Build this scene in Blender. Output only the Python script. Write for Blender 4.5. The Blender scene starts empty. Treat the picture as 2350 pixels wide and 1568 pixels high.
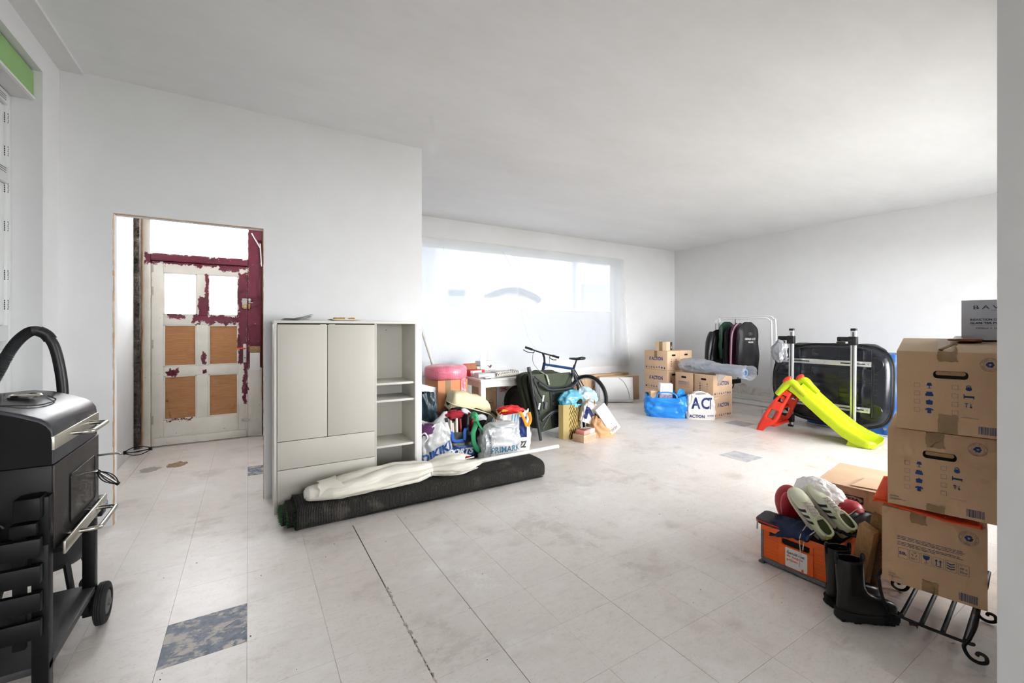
import bpy, bmesh, math, random
from mathutils import Vector, Matrix, Euler, noise
from mathutils.bvhtree import BVHTree
PI = math.pi
random.seed(7)
SC = bpy.context.scene
COL = SC.collection
# ------------------------------------------------------------------ camera, sky, exposure
cam_d = bpy.data.cameras.new('camera')
cam_d.sensor_width = 36.0
cam_d.lens = 36.0 * 991.5 / 2350.0
cam_d.shift_y = -29.0 / 2350.0
cam_d.clip_start = 0.05
cam = bpy.data.objects.new('camera', cam_d)
cam.location = (0, 0, 1.34)
cam.rotation_euler = (PI / 2, 0, -math.radians(31.391))
COL.objects.link(cam)
SC.camera = cam
world = bpy.data.worlds.new('overcast_sky')
SC.world = world
world.use_nodes = True
bg = world.node_tree.nodes['Background']
bg.inputs[0].default_value = (0.95, 0.972, 1.0, 1)
bg.inputs[1].default_value = 12.0
SC.view_settings.view_transform = 'Standard'
SC.view_settings.look = 'None'
SC.view_settings.gamma = 1.0
SC.view_settings.use_curve_mapping = False
SC.view_settings.exposure = 1.06
SC.cycles.use_denoising = True
SC.cycles.use_adaptive_sampling = True
SC.cycles.adaptive_threshold = 0.09
SC.cycles.adaptive_min_samples = 12
SC.cycles.caustics_reflective = False
SC.cycles.caustics_refractive = False
SC.cycles.max_bounces = 7
SC.cycles.diffuse_bounces = 4
SC.cycles.glossy_bounces = 3
SC.cycles.transmission_bounces = 6
SC.cycles.transparent_max_bounces = 12
SC.cycles.sample_clamp_indirect = 8.0


def portal(name, loc, rot, sx, sy):
    """daylight portal in an opening of the room (guides the sky's light)"""
    d = bpy.data.lights.new(name, 'AREA')
    d.shape = 'RECTANGLE'
    d.size, d.size_y = sx, sy
    d.cycles.is_portal = True
    o = bpy.data.objects.new(name, d)
    o.location = loc
    o.rotation_euler = rot
    COL.objects.link(o)
    return o


portal('daylight_shop_window', (3.75, 6.62, 1.72), (-PI / 2, 0, 0), 5.3, 2.2)
portal('daylight_door_panes', (-0.46, 6.62, 2.2), (-PI / 2, 0, 0), 1.3, 1.6)
portal('daylight_side_window', (-1.45, 2.75, 1.8), (0, -PI / 2, 0), 2.2, 2.0)
portal('daylight_added_rear', (0.6, -3.45, 1.6), (PI / 2, 0, 0), 1.7, 1.4)  # unseen rear opening, assumed to give fill light from behind the camera
portal('daylight_added_yard', (5.4, 0.1, 1.5), (PI / 2, 0, 0), 4.6, 2.1)  # unseen yard opening, added to brighten the far part of the room


# ------------------------------------------------------------------ colour and node helpers
def lin(c):
    return c / 12.92 if c <= 0.04045 else ((c + 0.055) / 1.055) ** 2.4


def rgb(*c):
    if len(c) == 1:
        c = c[0]
    if isinstance(c, str):
        c = tuple(int(c[i:i + 2], 16) for i in (0, 2, 4))
    return tuple(lin(v / 255.0) for v in c) + (1.0,)


class NT:
    def __init__(s, name):
        s.mat = bpy.data.materials.new(name)
        s.mat.use_nodes = True
        s.t = s.mat.node_tree
        s.t.nodes.clear()
        s.out = s.n('ShaderNodeOutputMaterial')
        s.coord = None

    def n(s, typ, **kw):
        nd = s.t.nodes.new(typ)
        for k, v in kw.items():
            setattr(nd, k, v)
        return nd

    def l(s, a, b):
        s.t.links.new(a, b)

    def put(s, sock, v):
        if hasattr(v, 'is_linked'):
            s.l(v, sock)
        else:
            sock.default_value = v

    def obj(s):
        if not s.coord:
            s.coord = s.n('ShaderNodeTexCoord')
        return s.coord.outputs['Object']

    def pos(s):
        return s.n('ShaderNodeNewGeometry').outputs['Position']

    def noise(s, vec, scale=5, detail=4, rough=.55, dist=0.0, stretch=None):
        if stretch:
            m = s.n('ShaderNodeMapping')
            s.l(vec, m.inputs['Vector'])
            m.inputs['Scale'].default_value = stretch
            vec = m.outputs[0]
        nd = s.n('ShaderNodeTexNoise')
        s.l(vec, nd.inputs['Vector'])
        nd.inputs['Scale'].default_value = scale
        nd.inputs['Detail'].default_value = detail
        nd.inputs['Roughness'].default_value = rough
        nd.inputs['Distortion'].default_value = dist
        return nd.outputs['Fac']

    def ramp(s, fac, stops, interp='LINEAR'):
        nd = s.n('ShaderNodeValToRGB')
        s.put(nd.inputs[0], fac)
        e = nd.color_ramp.elements
        nd.color_ramp.interpolation = interp
        while len(e) < len(stops):
            e.new(0.5)
        for el, (p, c) in zip(e, stops):
            el.position = p
            el.color = c if len(c) == 4 else tuple(c) + (1,)
        return nd.outputs[0]

    def m(s, op, a, b=None, c=None):
        nd = s.n('ShaderNodeMath', operation=op)
        s.put(nd.inputs[0], a)
        if b is not None:
            s.put(nd.inputs[1], b)
        if c is not None:
            s.put(nd.inputs[2], c)
        return nd.outputs[0]

    def mix(s, fac, a, b):
        nd = s.n('ShaderNodeMix', data_type='RGBA')
        s.put(nd.inputs['Factor'], fac)
        s.put(nd.inputs[6], a)
        s.put(nd.inputs[7], b)
        return nd.outputs[2]

    def sep(s, vec):
        nd = s.n('ShaderNodeSeparateXYZ')
        s.l(vec, nd.inputs[0])
        return nd.outputs

    def step(s, v, edge, soft=.02):
        nd = s.n('ShaderNodeMapRange', interpolation_type='SMOOTHSTEP')
        s.put(nd.inputs['Value'], v)
        nd.inputs['From Min'].default_value = edge - soft
        nd.inputs['From Max'].default_value = edge + soft
        return nd.outputs[0]

    def rect(s, x, z, x0, x1, z0, z1, soft=.004):
        a = s.m('MULTIPLY', s.step(x, x0, soft), s.m('SUBTRACT', 1.0, s.step(x, x1, soft)))
        b = s.m('MULTIPLY', s.step(z, z0, soft), s.m('SUBTRACT', 1.0, s.step(z, z1, soft)))
        return s.m('MULTIPLY', a, b)

    def bump(s, h, strength=.2, dist=.01):
        nd = s.n('ShaderNodeBump')
        nd.inputs['Strength'].default_value = strength
        nd.inputs['Distance'].default_value = dist
        s.l(h, nd.inputs['Height'])
        return nd.outputs[0]

    def bsdf(s, col, rough=.5, metal=0.0, normal=None, spec=.5, **kw):
        b = s.n('ShaderNodeBsdfPrincipled')
        s.put(b.inputs['Base Color'], col)
        s.put(b.inputs['Roughness'], rough)
        s.put(b.inputs['Metallic'], metal)
        s.put(b.inputs['Specular IOR Level'], spec)
        if normal is not None:
            s.l(normal, b.inputs['Normal'])
        for k, v in kw.items():
            s.put(b.inputs[k.replace('_', ' ')], v)
        s.l(b.outputs[0], s.out.inputs['Surface'])
        return b


MATS = {}


def pm(name, col, rough=.55, metal=0.0, var=.12, scale=6.0, bump=0.0, bscale=60.0, bdist=.004, spec=.5, col2=None, stretch=None, **kw):
    """plain procedural material: colour with gentle noise variation"""
    if name in MATS:
        return MATS[name]
    t = NT(name)
    c = rgb(col)
    d = rgb(col2) if col2 else tuple(v * (1 - var) for v in c[:3]) + (1,)
    f = t.noise(t.obj(), scale, 5, .6, stretch=stretch)
    colr = t.ramp(f, [(.3, d), (.7, c)])
    nrm = None
    if bump:
        nrm = t.bump(t.noise(t.obj(), bscale, 4, .6, stretch=stretch), bump, bdist)
    t.bsdf(colr, rough, metal, nrm, spec, **kw)
    MATS[name] = t.mat
    return t.mat


def film(name, col, transp=.4, transl=.5, rough=.3, bump=.3, bscale=14.0, gloss=.08):
    """thin plastic film: part clear, part milky, with wrinkles"""
    if name in MATS:
        return MATS[name]
    t = NT(name)
    nrm = t.bump(t.noise(t.obj(), bscale, 5, .6, .6), bump, .02)
    tp = t.n('ShaderNodeBsdfTransparent')
    tp.inputs[0].default_value = rgb(tuple(min(255, v + 22) for v in col))
    tl = t.n('ShaderNodeBsdfTranslucent')
    df = t.n('ShaderNodeBsdfDiffuse')
    gl = t.n('ShaderNodeBsdfGlossy')
    gl.inputs['Roughness'].default_value = rough
    for q in (tl, df):
        q.inputs['Color'].default_value = rgb(col)
    for q in (tl, df, gl):
        t.l(nrm, q.inputs['Normal'])
    a = t.n('ShaderNodeMixShader')
    a.inputs[0].default_value = transl
    t.l(df.outputs[0], a.inputs[1])
    t.l(tl.outputs[0], a.inputs[2])
    b = t.n('ShaderNodeMixShader')
    b.inputs[0].default_value = transp
    t.l(a.outputs[0], b.inputs[1])
    t.l(tp.outputs[0], b.inputs[2])
    c = t.n('ShaderNodeMixShader')
    c.inputs[0].default_value = gloss
    t.l(b.outputs[0], c.inputs[1])
    t.l(gl.outputs[0], c.inputs[2])
    t.l(c.outputs[0], t.out.inputs['Surface'])
    MATS[name] = t.mat
    return t.mat


# ------------------------------------------------------------------ mesh helpers
class MB:
    def __init__(s):
        s.v = []
        s.f = []

    def add(s, verts, faces, M=None):
        o = len(s.v)
        s.v += [(M @ Vector(p)) if M is not None else Vector(p) for p in verts]
        s.f += [tuple(i + o for i in f) for f in faces]
        return s

    def box(s, cx, cy, cz, sx, sy, sz, rot=None, M=None):
        hx, hy, hz = sx / 2, sy / 2, sz / 2
        vs = [(-hx, -hy, -hz), (hx, -hy, -hz), (hx, hy, -hz), (-hx, hy, -hz), (-hx, -hy, hz), (hx, -hy, hz), (hx, hy, hz), (-hx, hy, hz)]
        T = Matrix.Translation((cx, cy, cz))
        if rot:
            T = T @ Euler(rot).to_matrix().to_4x4()
        if M is not None:
            T = M @ T
        return s.add(vs, [(0, 3, 2, 1), (4, 5, 6, 7), (0, 1, 5, 4), (1, 2, 6, 5), (2, 3, 7, 6), (3, 0, 4, 7)], T)

    def bb(s, x0, x1, y0, y1, z0, z1, M=None):
        return s.box((x0 + x1) / 2, (y0 + y1) / 2, (z0 + z1) / 2, abs(x1 - x0), abs(y1 - y0), abs(z1 - z0), None, M)

    def beam(s, a, b, w, h, up=(0, 0, 1)):
        """rectangular bar from a to b"""
        a, b = Vector(a), Vector(b)
        d = b - a
        y = d.normalized()
        x = y.cross(Vector(up))
        if x.length < 1e-4:
            x = y.cross(Vector((1, 0, 0)))
        x.normalize()
        z = x.cross(y)
        M = Matrix((x, y, z)).transposed().to_4x4()
        M.translation = (a + b) / 2
        return s.box(0, 0, 0, w, d.length, h, None, M)

    def prism(s, poly, h, M=None):
        """2-D polygon (x, y) extruded along z by h"""
        n = len(poly)
        vs = [(p[0], p[1], 0) for p in poly] + [(p[0], p[1], h) for p in poly]
        fs = [tuple(range(n))[::-1], tuple(range(n, 2 * n))] + [(i, (i + 1) % n, n + (i + 1) % n, n + i) for i in range(n)]
        return s.add(vs, fs, M)

    def tube(s, path, r, seg=8, closed=False, caps=True, M=None):
        P = [Vector(p) for p in path]
        n = len(P)
        R = r if isinstance(r, (list, tuple)) else [r] * n
        tang = []
        for i in range(n):
            if closed:
                t = P[(i + 1) % n] - P[i - 1]
            else:
                t = P[min(i + 1, n - 1)] - P[max(i - 1, 0)]
            tang.append(t.normalized() if t.length > 1e-9 else Vector((0, 0, 1)))
        ref = Vector((0, 0, 1)) if abs(tang[0].z) < .9 else Vector((1, 0, 0))
        u = tang[0].cross(ref).normalized()
        vs, fs = [], []
        for i in range(n):
            u = (u - tang[i] * u.dot(tang[i]))
            u = u.normalized() if u.length > 1e-6 else tang[i].orthogonal().normalized()
            w = tang[i].cross(u)
            for k in range(seg):
                a = 2 * PI * k / seg
                vs.append(P[i] + (u * math.cos(a) + w * math.sin(a)) * R[i])
        m = n if closed else n - 1
        for i in range(m):
            for k in range(seg):
                a0, a1 = i * seg + k, i * seg + (k + 1) % seg
                b0, b1 = ((i + 1) % n) * seg + k, ((i + 1) % n) * seg + (k + 1) % seg
                fs.append((a0, a1, b1, b0))
        if caps and not closed:
            fs.append(tuple(range(seg))[::-1])
            fs.append(tuple(range((n - 1) * seg, n * seg)))
        return s.add(vs, fs, M)

    def lathe(s, prof, seg=24, M=None, caps=True):
        vs, fs = [], []
        for (r, z) in prof:
            for k in range(seg):
                a = 2 * PI * k / seg
                vs.append((r * math.cos(a), r * math.sin(a), z))
        for i in range(len(prof) - 1):
            for k in range(seg):
                fs.append((i * seg + k, i * seg + (k + 1) % seg, (i + 1) * seg + (k + 1) % seg, (i + 1) * seg + k))
        if caps:
            fs.append(tuple(range(seg))[::-1])
            fs.append(tuple(range((len(prof) - 1) * seg, len(prof) * seg)))
        return s.add(vs, fs, M)

    def loft(s, rings, cap0=True, cap1=True, M=None):
        n = len(rings[0])
        vs = [p for r in rings for p in r]
        fs = []
        for i in range(len(rings) - 1):
            for k in range(n):
                fs.append((i * n + k, i * n + (k + 1) % n, (i + 1) * n + (k + 1) % n, (i + 1) * n + k))
        if cap0:
            fs.append(tuple(range(n))[::-1])
        if cap1:
            fs.append(tuple(range((len(rings) - 1) * n, len(rings) * n)))
        return s.add(vs, fs, M)

    def grid(s, fn, nu, nv, M=None):
        vs = [fn(i / nu, j / nv) for j in range(nv + 1) for i in range(nu + 1)]
        fs = [(j * (nu + 1) + i, j * (nu + 1) + i + 1, (j + 1) * (nu + 1) + i + 1, (j + 1) * (nu + 1) + i) for j in range(nv) for i in range(nu)]
        return s.add(vs, fs, M)


def mesh_of(name, mb):
    me = bpy.data.meshes.new(name)
    me.from_pydata([tuple(v) for v in mb.v], [], mb.f)
    me.update()
    return me


def obj(name, mb, mat, parent=None, smooth=False, bevel=0.0, seg=2, sub=0, solid=0.0, angle=40):
    me = mesh_of(name, mb)
    bm = bmesh.new()
    bm.from_mesh(me)
    bmesh.ops.recalc_face_normals(bm, faces=bm.faces)
    if bevel:
        es = [e for e in bm.edges if len(e.link_faces) == 2 and e.calc_face_angle(0) > .5]
        bmesh.ops.bevel(bm, geom=es, offset=bevel, segments=seg, profile=.5, affect='EDGES', clamp_overlap=True)
    bm.to_mesh(me)
    bm.free()
    o = bpy.data.objects.new(name, me)
    COL.objects.link(o)
    if mat is not None:
        me.materials.append(mat)
    if parent is not None:
        o.parent = parent
    if smooth or bevel:
        me.polygons.foreach_set('use_smooth', [True] * len(me.polygons))
        me.set_sharp_from_angle(angle=math.radians(angle if smooth else 35))
    if solid:
        md = o.modifiers.new('thickness', 'SOLIDIFY')
        md.thickness = solid
        md.offset = 0
    if sub:
        md = o.modifiers.new('smooth', 'SUBSURF')
        md.levels = md.render_levels = sub
    return o


def tag(o, label=None, cat=None, group=None, kind=None):
    if label:
        o['label'] = label
    if cat:
        o['category'] = cat
    if group:
        o['group'] = group
    if kind:
        o['kind'] = kind
    return o


def thing(name, label, cat, loc=(0, 0, 0), rot=0, group=None):
    o = bpy.data.objects.new(name, None)
    o.empty_display_size = .1
    COL.objects.link(o)
    o.location = loc
    o.rotation_euler = rot if isinstance(rot, (tuple, list)) else (0, 0, rot)
    return tag(o, label, cat, group)


def struct(name, mb, mat, label=None, **kw):
    o = obj(name, mb, mat, None, **kw)
    o['kind'] = 'structure'
    if label:
        o['label'] = label
    return o


def copy_tree(o, parent=None):
    c = o.copy()
    COL.objects.link(c)
    c.parent = parent
    for ch in list(o.children):
        copy_tree(ch, c)
    return c


def fn3(x, y, z=0.0, s=0.0):
    return noise.noise(Vector((x + s * 13.7, y - s * 7.3, z + s * 3.1)))


def spline(pts, n=8, closed=False):
    """Catmull-Rom through pts"""
    P = [Vector(p) for p in pts]
    out = []
    m = len(P)
    for i in range(m if closed else m - 1):
        if closed:
            a, b, c, d = P[i - 1], P[i], P[(i + 1) % m], P[(i + 2) % m]
        else:
            a, b, c, d = P[max(i - 1, 0)], P[i], P[i + 1], P[min(i + 2, m - 1)]
        for k in range(n):
            t = k / n
            out.append(.5 * ((2 * b) + (c - a) * t + (2 * a - 5 * b + 4 * c - d) * t * t + (3 * b - a - 3 * c + d) * t ** 3))
    if not closed:
        out.append(P[-1])
    return out


def frame(o, x, y, z=None):
    """matrix with origin o, x axis and y axis given (z = x cross y)"""
    x = Vector(x).normalized()
    y = Vector(y)
    y = (y - x * y.dot(x)).normalized()
    z = x.cross(y)
    M = Matrix((x, y, z)).transposed().to_4x4()
    M.translation = Vector(o)
    return M


def text_mesh(s, height, width=None, bold=0.0, shear=0.0, align='CENTER', spacing=1.0):
    cu = bpy.data.curves.new('lettering', 'FONT')
    cu.body = s
    cu.size = 1.0
    cu.align_x = align
    cu.shear = shear
    cu.offset = bold
    cu.space_character = spacing
    cu.resolution_u = 3
    ob = bpy.data.objects.new('lettering_tmp', cu)
    COL.objects.link(ob)
    dg = bpy.context.evaluated_depsgraph_get()
    me = bpy.data.meshes.new_from_object(ob.evaluated_get(dg))
    bpy.data.objects.remove(ob)
    vs = [v.co.copy() for v in me.vertices]
    fs = [tuple(p.vertices) for p in me.polygons]
    bpy.data.meshes.remove(me)
    if not vs:
        return MB()
    x0, x1 = min(v.x for v in vs), max(v.x for v in vs)
    y0, y1 = min(v.y for v in vs), max(v.y for v in vs)
    ky = height / max(1e-6, (y1 - y0))
    kx = ky if width is None else width / (x1 - x0)
    cx = (x0 + x1) / 2 if align == 'CENTER' else x0
    cy = (y0 + y1) / 2
    mb = MB()
    mb.v = [Vector(((v.x - cx) * kx, (v.y - cy) * ky, 0)) for v in vs]
    mb.f = fs
    return mb


def project(mb, M, target_mb, off=.0015, reach=.3):
    """lay a flat print (in the plane of M) onto the surface of target_mb along M's z axis"""
    bvh = BVHTree.FromPolygons(target_mb.v, target_mb.f)
    d = -(M.to_3x3() @ Vector((0, 0, 1))).normalized()
    out = MB()
    miss = set()
    for i, p in enumerate(mb.v):
        w = M @ p
        hit = bvh.ray_cast(w - d * reach, d, reach * 2)
        if hit[0] is None:
            miss.add(i)
        out.v.append((hit[0] - d * off) if hit[0] is not None else w)
    out.f = [f for f in mb.f if not any(i in miss for i in f)]
    return out


def text(s, height, M, mat, parent, width=None, bold=0.0, shear=0.0, align='CENTER', spacing=1.0, name='lettering', on=None):
    mb = text_mesh(s, height, width, bold, shear, align, spacing)
    if on is not None:
        mb = subdiv(mb, 2)
        mb = project(mb, M, on, .004)
    else:
        mb.v = [M @ v for v in mb.v]
    return flat(name, mb, mat, parent)


def subdiv(mb, cuts=1):
    me = mesh_of('t', mb)
    bm = bmesh.new()
    bm.from_mesh(me)
    bmesh.ops.triangulate(bm, faces=bm.faces)
    for _ in range(cuts):
        bmesh.ops.subdivide_edges(bm, edges=bm.edges, cuts=1, use_grid_fill=True)
    out = MB()
    bm.verts.index_update()
    out.v = [v.co.copy() for v in bm.verts]
    out.f = [tuple(v.index for v in f.verts) for f in bm.faces]
    bm.free()
    bpy.data.meshes.remove(me)
    return out


def flat(name, mb, mat, parent):
    me = mesh_of(name, mb)
    o = bpy.data.objects.new(name, me)
    me.materials.append(mat)
    COL.objects.link(o)
    o.parent = parent
    return o


def poly2(mb, pts, M, z=0.0):
    return mb.add([(p[0], p[1], z) for p in pts], [tuple(range(len(pts)))], M)


def ring2(mb, rx, ry, t, M, n=28, z=0.0):
    vs = []
    for k in range(n):
        a = 2 * PI * k / n
        vs += [(rx * math.cos(a), ry * math.sin(a), z), ((rx - t) * math.cos(a), (ry - t) * math.sin(a), z)]
    return mb.add(vs, [(2 * k, 2 * ((k + 1) % n), 2 * ((k + 1) % n) + 1, 2 * k + 1) for k in range(n)], M)


def outline2(mb, x0, x1, y0, y1, t, M, z=0.0):
    for (a, b, c, d) in ((x0, x1, y0, y0 + t), (x0, x1, y1 - t, y1), (x0, x0 + t, y0, y1), (x1 - t, x1, y0, y1)):
        poly2(mb, [(a, c), (b, c), (b, d), (a, d)], M, z)
    return mb


def rect2(mb, x0, x1, y0, y1, M, z=0.0):
    return poly2(mb, [(x0, y0), (x1, y0), (x1, y1), (x0, y1)], M, z)


def rrect(w, d, r, n=5):
    """rounded rectangle outline"""
    pts = []
    for (sx, sy, a0) in ((1, 1, 0), (-1, 1, PI / 2), (-1, -1, PI), (1, -1, 1.5 * PI)):
        for k in range(n + 1):
            a = a0 + PI / 2 * k / n
            pts.append((sx * (w / 2 - r) + r * math.cos(a), sy * (d / 2 - r) + r * math.sin(a)))
    return pts


def sellipse(w, d, e, n=36):
    pts = []
    for k in range(n):
        a = 2 * PI * k / n
        c, s_ = math.cos(a), math.sin(a)
        pts.append((w / 2 * math.copysign(abs(c) ** (2 / e), c), d / 2 * math.copysign(abs(s_) ** (2 / e), s_)))
    return pts


def ribbon(path, width, wdir, n=8, twist=0.0):
    """flat strap along a path; wdir gives the width direction"""
    P = spline(path, n)
    wd = Vector(wdir).normalized()
    mb = MB()
    m = len(P)
    for i, p_ in enumerate(P):
        t_ = (P[min(i + 1, m - 1)] - P[max(i - 1, 0)]).normalized()
        w_ = wd - t_ * wd.dot(t_)
        w_ = w_.normalized() if w_.length > 1e-5 else t_.orthogonal()
        if twist:
            w_ = Matrix.Rotation(twist * i / (m - 1), 3, t_) @ w_
        for k in range(4):
            mb.v.append(p_ + w_ * width * (k / 3 - .5))
    for i in range(m - 1):
        for k in range(3):
            mb.f.append((i * 4 + k, i * 4 + k + 1, (i + 1) * 4 + k + 1, (i + 1) * 4 + k))
    return mb


# ------------------------------------------------------------------ room materials
def plaster(name, c0, c1, scale, bump=.25, streak=(1, 1, 1)):
    t = NT(name)
    p = t.pos()
    big = t.noise(p, scale, 3, .6, 0, stretch=streak)
    fine = t.noise(p, scale * 9, 3, .65, 0, stretch=streak)
    f = t.m('ADD', t.m('MULTIPLY', big, .75), t.m('MULTIPLY', fine, .25))
    c = t.ramp(f, [(.32, rgb(c0)), (.66, rgb(c1))])
    t.bsdf(c, .78, 0, t.bump(t.noise(p, scale * 16, 2, .6, 0, stretch=streak), bump, .004), .3)
    return t.mat


M_WALL = plaster('white_plaster', (221, 220, 219), (229, 229, 229), .7)
M_CEIL = plaster('ceiling_plaster', (231, 231, 231), (240, 240, 241), .7, .2, (1, 2.2, 1))
M_RAW = pm('bare_wood_edge', (214, 190, 164), .8, col2=(178, 124, 78), scale=5, bump=.4)
M_ROUGH = pm('dark_masonry', (118, 108, 98), .95, col2=(32, 28, 26), scale=14, bump=1, bscale=40, bdist=.02)
M_PVC = pm('white_window_plastic', (226, 228, 226), .4, var=.05)
M_GREEN = pm('green_airtight_board', (150, 192, 122), .6, var=.08)
M_INK = pm('dark_print', (70, 70, 72), .6, var=.1)

XL, XR, YP, YF, ZC = -1.05, 7.975, 3.93, 6.23, 3.04

# ---- floor: dark screed with vinyl tiles laid on it
T = .305
t = NT('vinyl_tile')
p = t.pos()
mar = t.noise(p, 26, 5, .78, 0, stretch=(.5, 1, 1))
fine = t.noise(p, 95, 3, .75, 0, stretch=(.55, 1, 1))
big = t.noise(p, .8, 4, .62, 0)
mid = t.noise(p, 5.5, 5, .74, 0)
base = t.ramp(mar, [(.30, rgb((214, 202, 191))), (.46, rgb((235, 227, 220))), (.7, rgb((243, 238, 233)))])
dirt = t.ramp(big, [(.36, rgb((222, 213, 205))), (.64, rgb((242, 237, 232)))])
c = t.mix(.5, base, dirt)
c = t.mix(t.m('MULTIPLY', t.step(fine, .60, .06), .22), c, rgb((170, 156, 144)))
scf = t.m('MULTIPLY', t.step(t.noise(p, 1.5, 3, .6, 0), .56, .07), t.step(t.m('ADD', t.m('MULTIPLY', mid, .6), t.m('MULTIPLY', fine, .4)), .52, .035))
c = t.mix(t.m('MULTIPLY', scf, .75), c, rgb((243, 239, 236)))
stn = t.m('MULTIPLY', t.step(t.noise(p, 1.9, 3, .65, 0), .57, .07), t.step(t.m('ADD', t.m('MULTIPLY', mid, .55), t.m('MULTIPLY', mar, .45)), .5, .06))
c = t.mix(t.m('MULTIPLY', stn, .32), c, rgb((150, 130, 108)))
c = t.mix(t.m('MULTIPLY', t.step(t.noise(p, 60, 4, .8, 0, stretch=(.4, 1, 1)), .68, .03), .5), c, rgb((112, 98, 86)))
inf = t.n('ShaderNodeObjectInfo')
c = t.mix(t.m('MULTIPLY', inf.outputs['Random'], .07), c, rgb((150, 140, 133)))
t.bsdf(c, t.ramp(big, [(.3, (.28, .28, .28)), (.7, (.46, .46, .46))]), 0, None, .6)
M_TILE = t.mat
t = NT('blue_vinyl_tile')
p = t.pos()
mk = t.step(t.noise(p, 16, 7, .75, .3, stretch=(.7, 1, 1)), .53, .05)
c = t.mix(mk, t.ramp(t.noise(p, 30, 4, .6), [(.35, rgb((88, 98, 116))), (.65, rgb((128, 138, 154)))]), rgb((196, 188, 181)))
t.bsdf(c, .5, 0, t.bump(mk, .15, .002), .4)
M_TILEB = t.mat
t = NT('pale_blue_vinyl_tile')
p = t.pos()
mk = t.step(t.noise(p, 12, 6, .72, .7), .5, .06)
t.bsdf(t.mix(mk, rgb((176, 178, 184)), rgb((202, 198, 195))), .5)
M_TILEP = t.mat
M_SCREED = pm('dark_screed', (104, 94, 86), .95, var=.5, scale=25, bump=.6)

floor = struct('floor', MB().bb(-1.3, 8.2, -3.2, 6.5, -.12, -.004), M_SCREED, 'worn beige vinyl tiled floor')


def tile_mesh(w, d):
    mb = MB()
    e = .0002
    mb.add([(-w / 2, -d / 2, -.004), (w / 2, -d / 2, -.004), (w / 2, d / 2, -.004), (-w / 2, d / 2, -.004),
            (-w / 2 + e, -d / 2 + e, 0), (w / 2 - e, -d / 2 + e, 0), (w / 2 - e, d / 2 - e, 0), (-w / 2 + e, d / 2 - e, 0),
            (-w / 2, -d / 2, -.0015), (w / 2, -d / 2, -.0015), (w / 2, d / 2, -.0015), (-w / 2, d / 2, -.0015)],
           [(0, 1, 9, 8), (1, 2, 10, 9), (2, 3, 11, 10), (3, 0, 8, 11), (8, 9, 5, 4), (9, 10, 6, 5), (10, 11, 7, 6), (11, 8, 4, 7), (4, 5, 6, 7)])
    me = mesh_of('tile', mb)
    me.materials.append(M_TILE)
    return me


TM, TMB, TMP = [tile_mesh(T - .0007, T - .0007) for _ in range(3)]
TMB.materials[0] = M_TILEB
TMP.materials[0] = M_TILEP
X0, Y0 = -.31, 2.17
F_, R_ = Vector((.5209, .8536)), Vector((.8536, -.5209))
tiles = []
for i in range(-3, 28):
    for j in range(-17, 14):
        cx, cy = X0 + (i + .5) * T, Y0 + (j + .5) * T
        if (cx > 2.4 and cy < 0) or cx < -1.2 or cx > 8.05 or cy > 6.35 or cy < -3.1:
            continue
        d = F_.x * cx + F_.y * cy
        s_ = R_.x * cx + R_.y * cy
        seen = d > .9 and abs(s_ / d) < 1.3 and 1.34 / max(d, .01) * 991 < 850
        if cy > YP - .15 and .2 < cx < 1.55:
            seen = False
        if cy > 4.0 and (cx < -.95 or cx > .2) and cx < 1.5 * cy / YP - .5:
            seen = False
        if cx > 2.8 and cy < .4:
            seen = False
        tiles.append((0 if seen else 1, d, cx, cy, i, j))
tiles.sort()
blue = {(0, 0), (1, 8)}
pale = {(15, 1), (20, 4)}
crack = {3: .005, 4: .002, 6: .0015}
rest = MB()
for k, (hid, d, cx, cy, i, j) in enumerate(tiles):
    w = T
    dx = 0
    if i in crack and cy < 3.2:
        w -= crack[i]
        dx = crack[i] / 2
    tilt = random.uniform(-.0012, .0012)
    if k < 300 or (i, j) in blue or (i, j) in pale:
        o = bpy.data.objects.new('tile', TMB if (i, j) in blue else TMP if (i, j) in pale else TM)
        o.location = (cx + dx, cy, random.uniform(-.0006, 0))
        o.scale = (w / T, 1, 1)
        COL.objects.link(o)
        o.parent = floor
    else:
        hw = w / 2 - .001
        rest.bb(cx + dx - hw, cx + dx + hw, cy - T / 2 + .001, cy + T / 2 - .001, -.004, 0)
tag(obj('tile_field', rest, M_TILE, floor), kind='stuff')
# the rough filled groove that breaks one seam
mb = MB()
random.seed(3)
for k in range(60):
    y = 1.0 + k * .021
    mb.box(X0 + 4 * T - .302 + random.uniform(-.004, .006), y, -.002, random.uniform(.005, .016), random.uniform(.01, .03), random.uniform(.002, .006), (0, 0, random.uniform(-.5, .5)))
obj('seam_filler', mb, pm('seam_filler', (150, 138, 126), .95, col2=(206, 198, 190), scale=40, bump=.6), floor)
mb = MB()
for k in range(90):
    x, y = random.uniform(-.4, 4.5), random.uniform(.8, 3.6)
    s_ = random.uniform(.0015, .0045)
    mb.box(x, y, s_ * .25, s_, s_ * random.uniform(.5, 1.4), s_ * .5, (0, 0, random.uniform(0, 3)))
tag(obj('grit', mb, pm('grit', (110, 98, 88), .95, var=.5), floor), kind='stuff')

def patch(cx, cy, rx, ry, seed):
    return MB().add([(cx + rx * math.cos(a) * (1 + .5 * fn3(math.cos(a) * 2, math.sin(a) * 2, seed)), cy + ry * math.sin(a) * (1 + .5 * fn3(math.cos(a) * 3, math.sin(a) * 3, seed)), .0007) for a in [2 * PI * k / 30 for k in range(30)]], [tuple(range(30))])


obj('glue_stain', patch(-.80, 5.30, .075, .09, 2), pm('grey_glue', (176, 172, 160), .7, var=.2, scale=30), floor)
obj('glue_stain', patch(-.60, 5.36, .085, .10, 5), pm('brown_glue', (176, 152, 118), .6, col2=(132, 104, 72), scale=20), floor)

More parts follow.
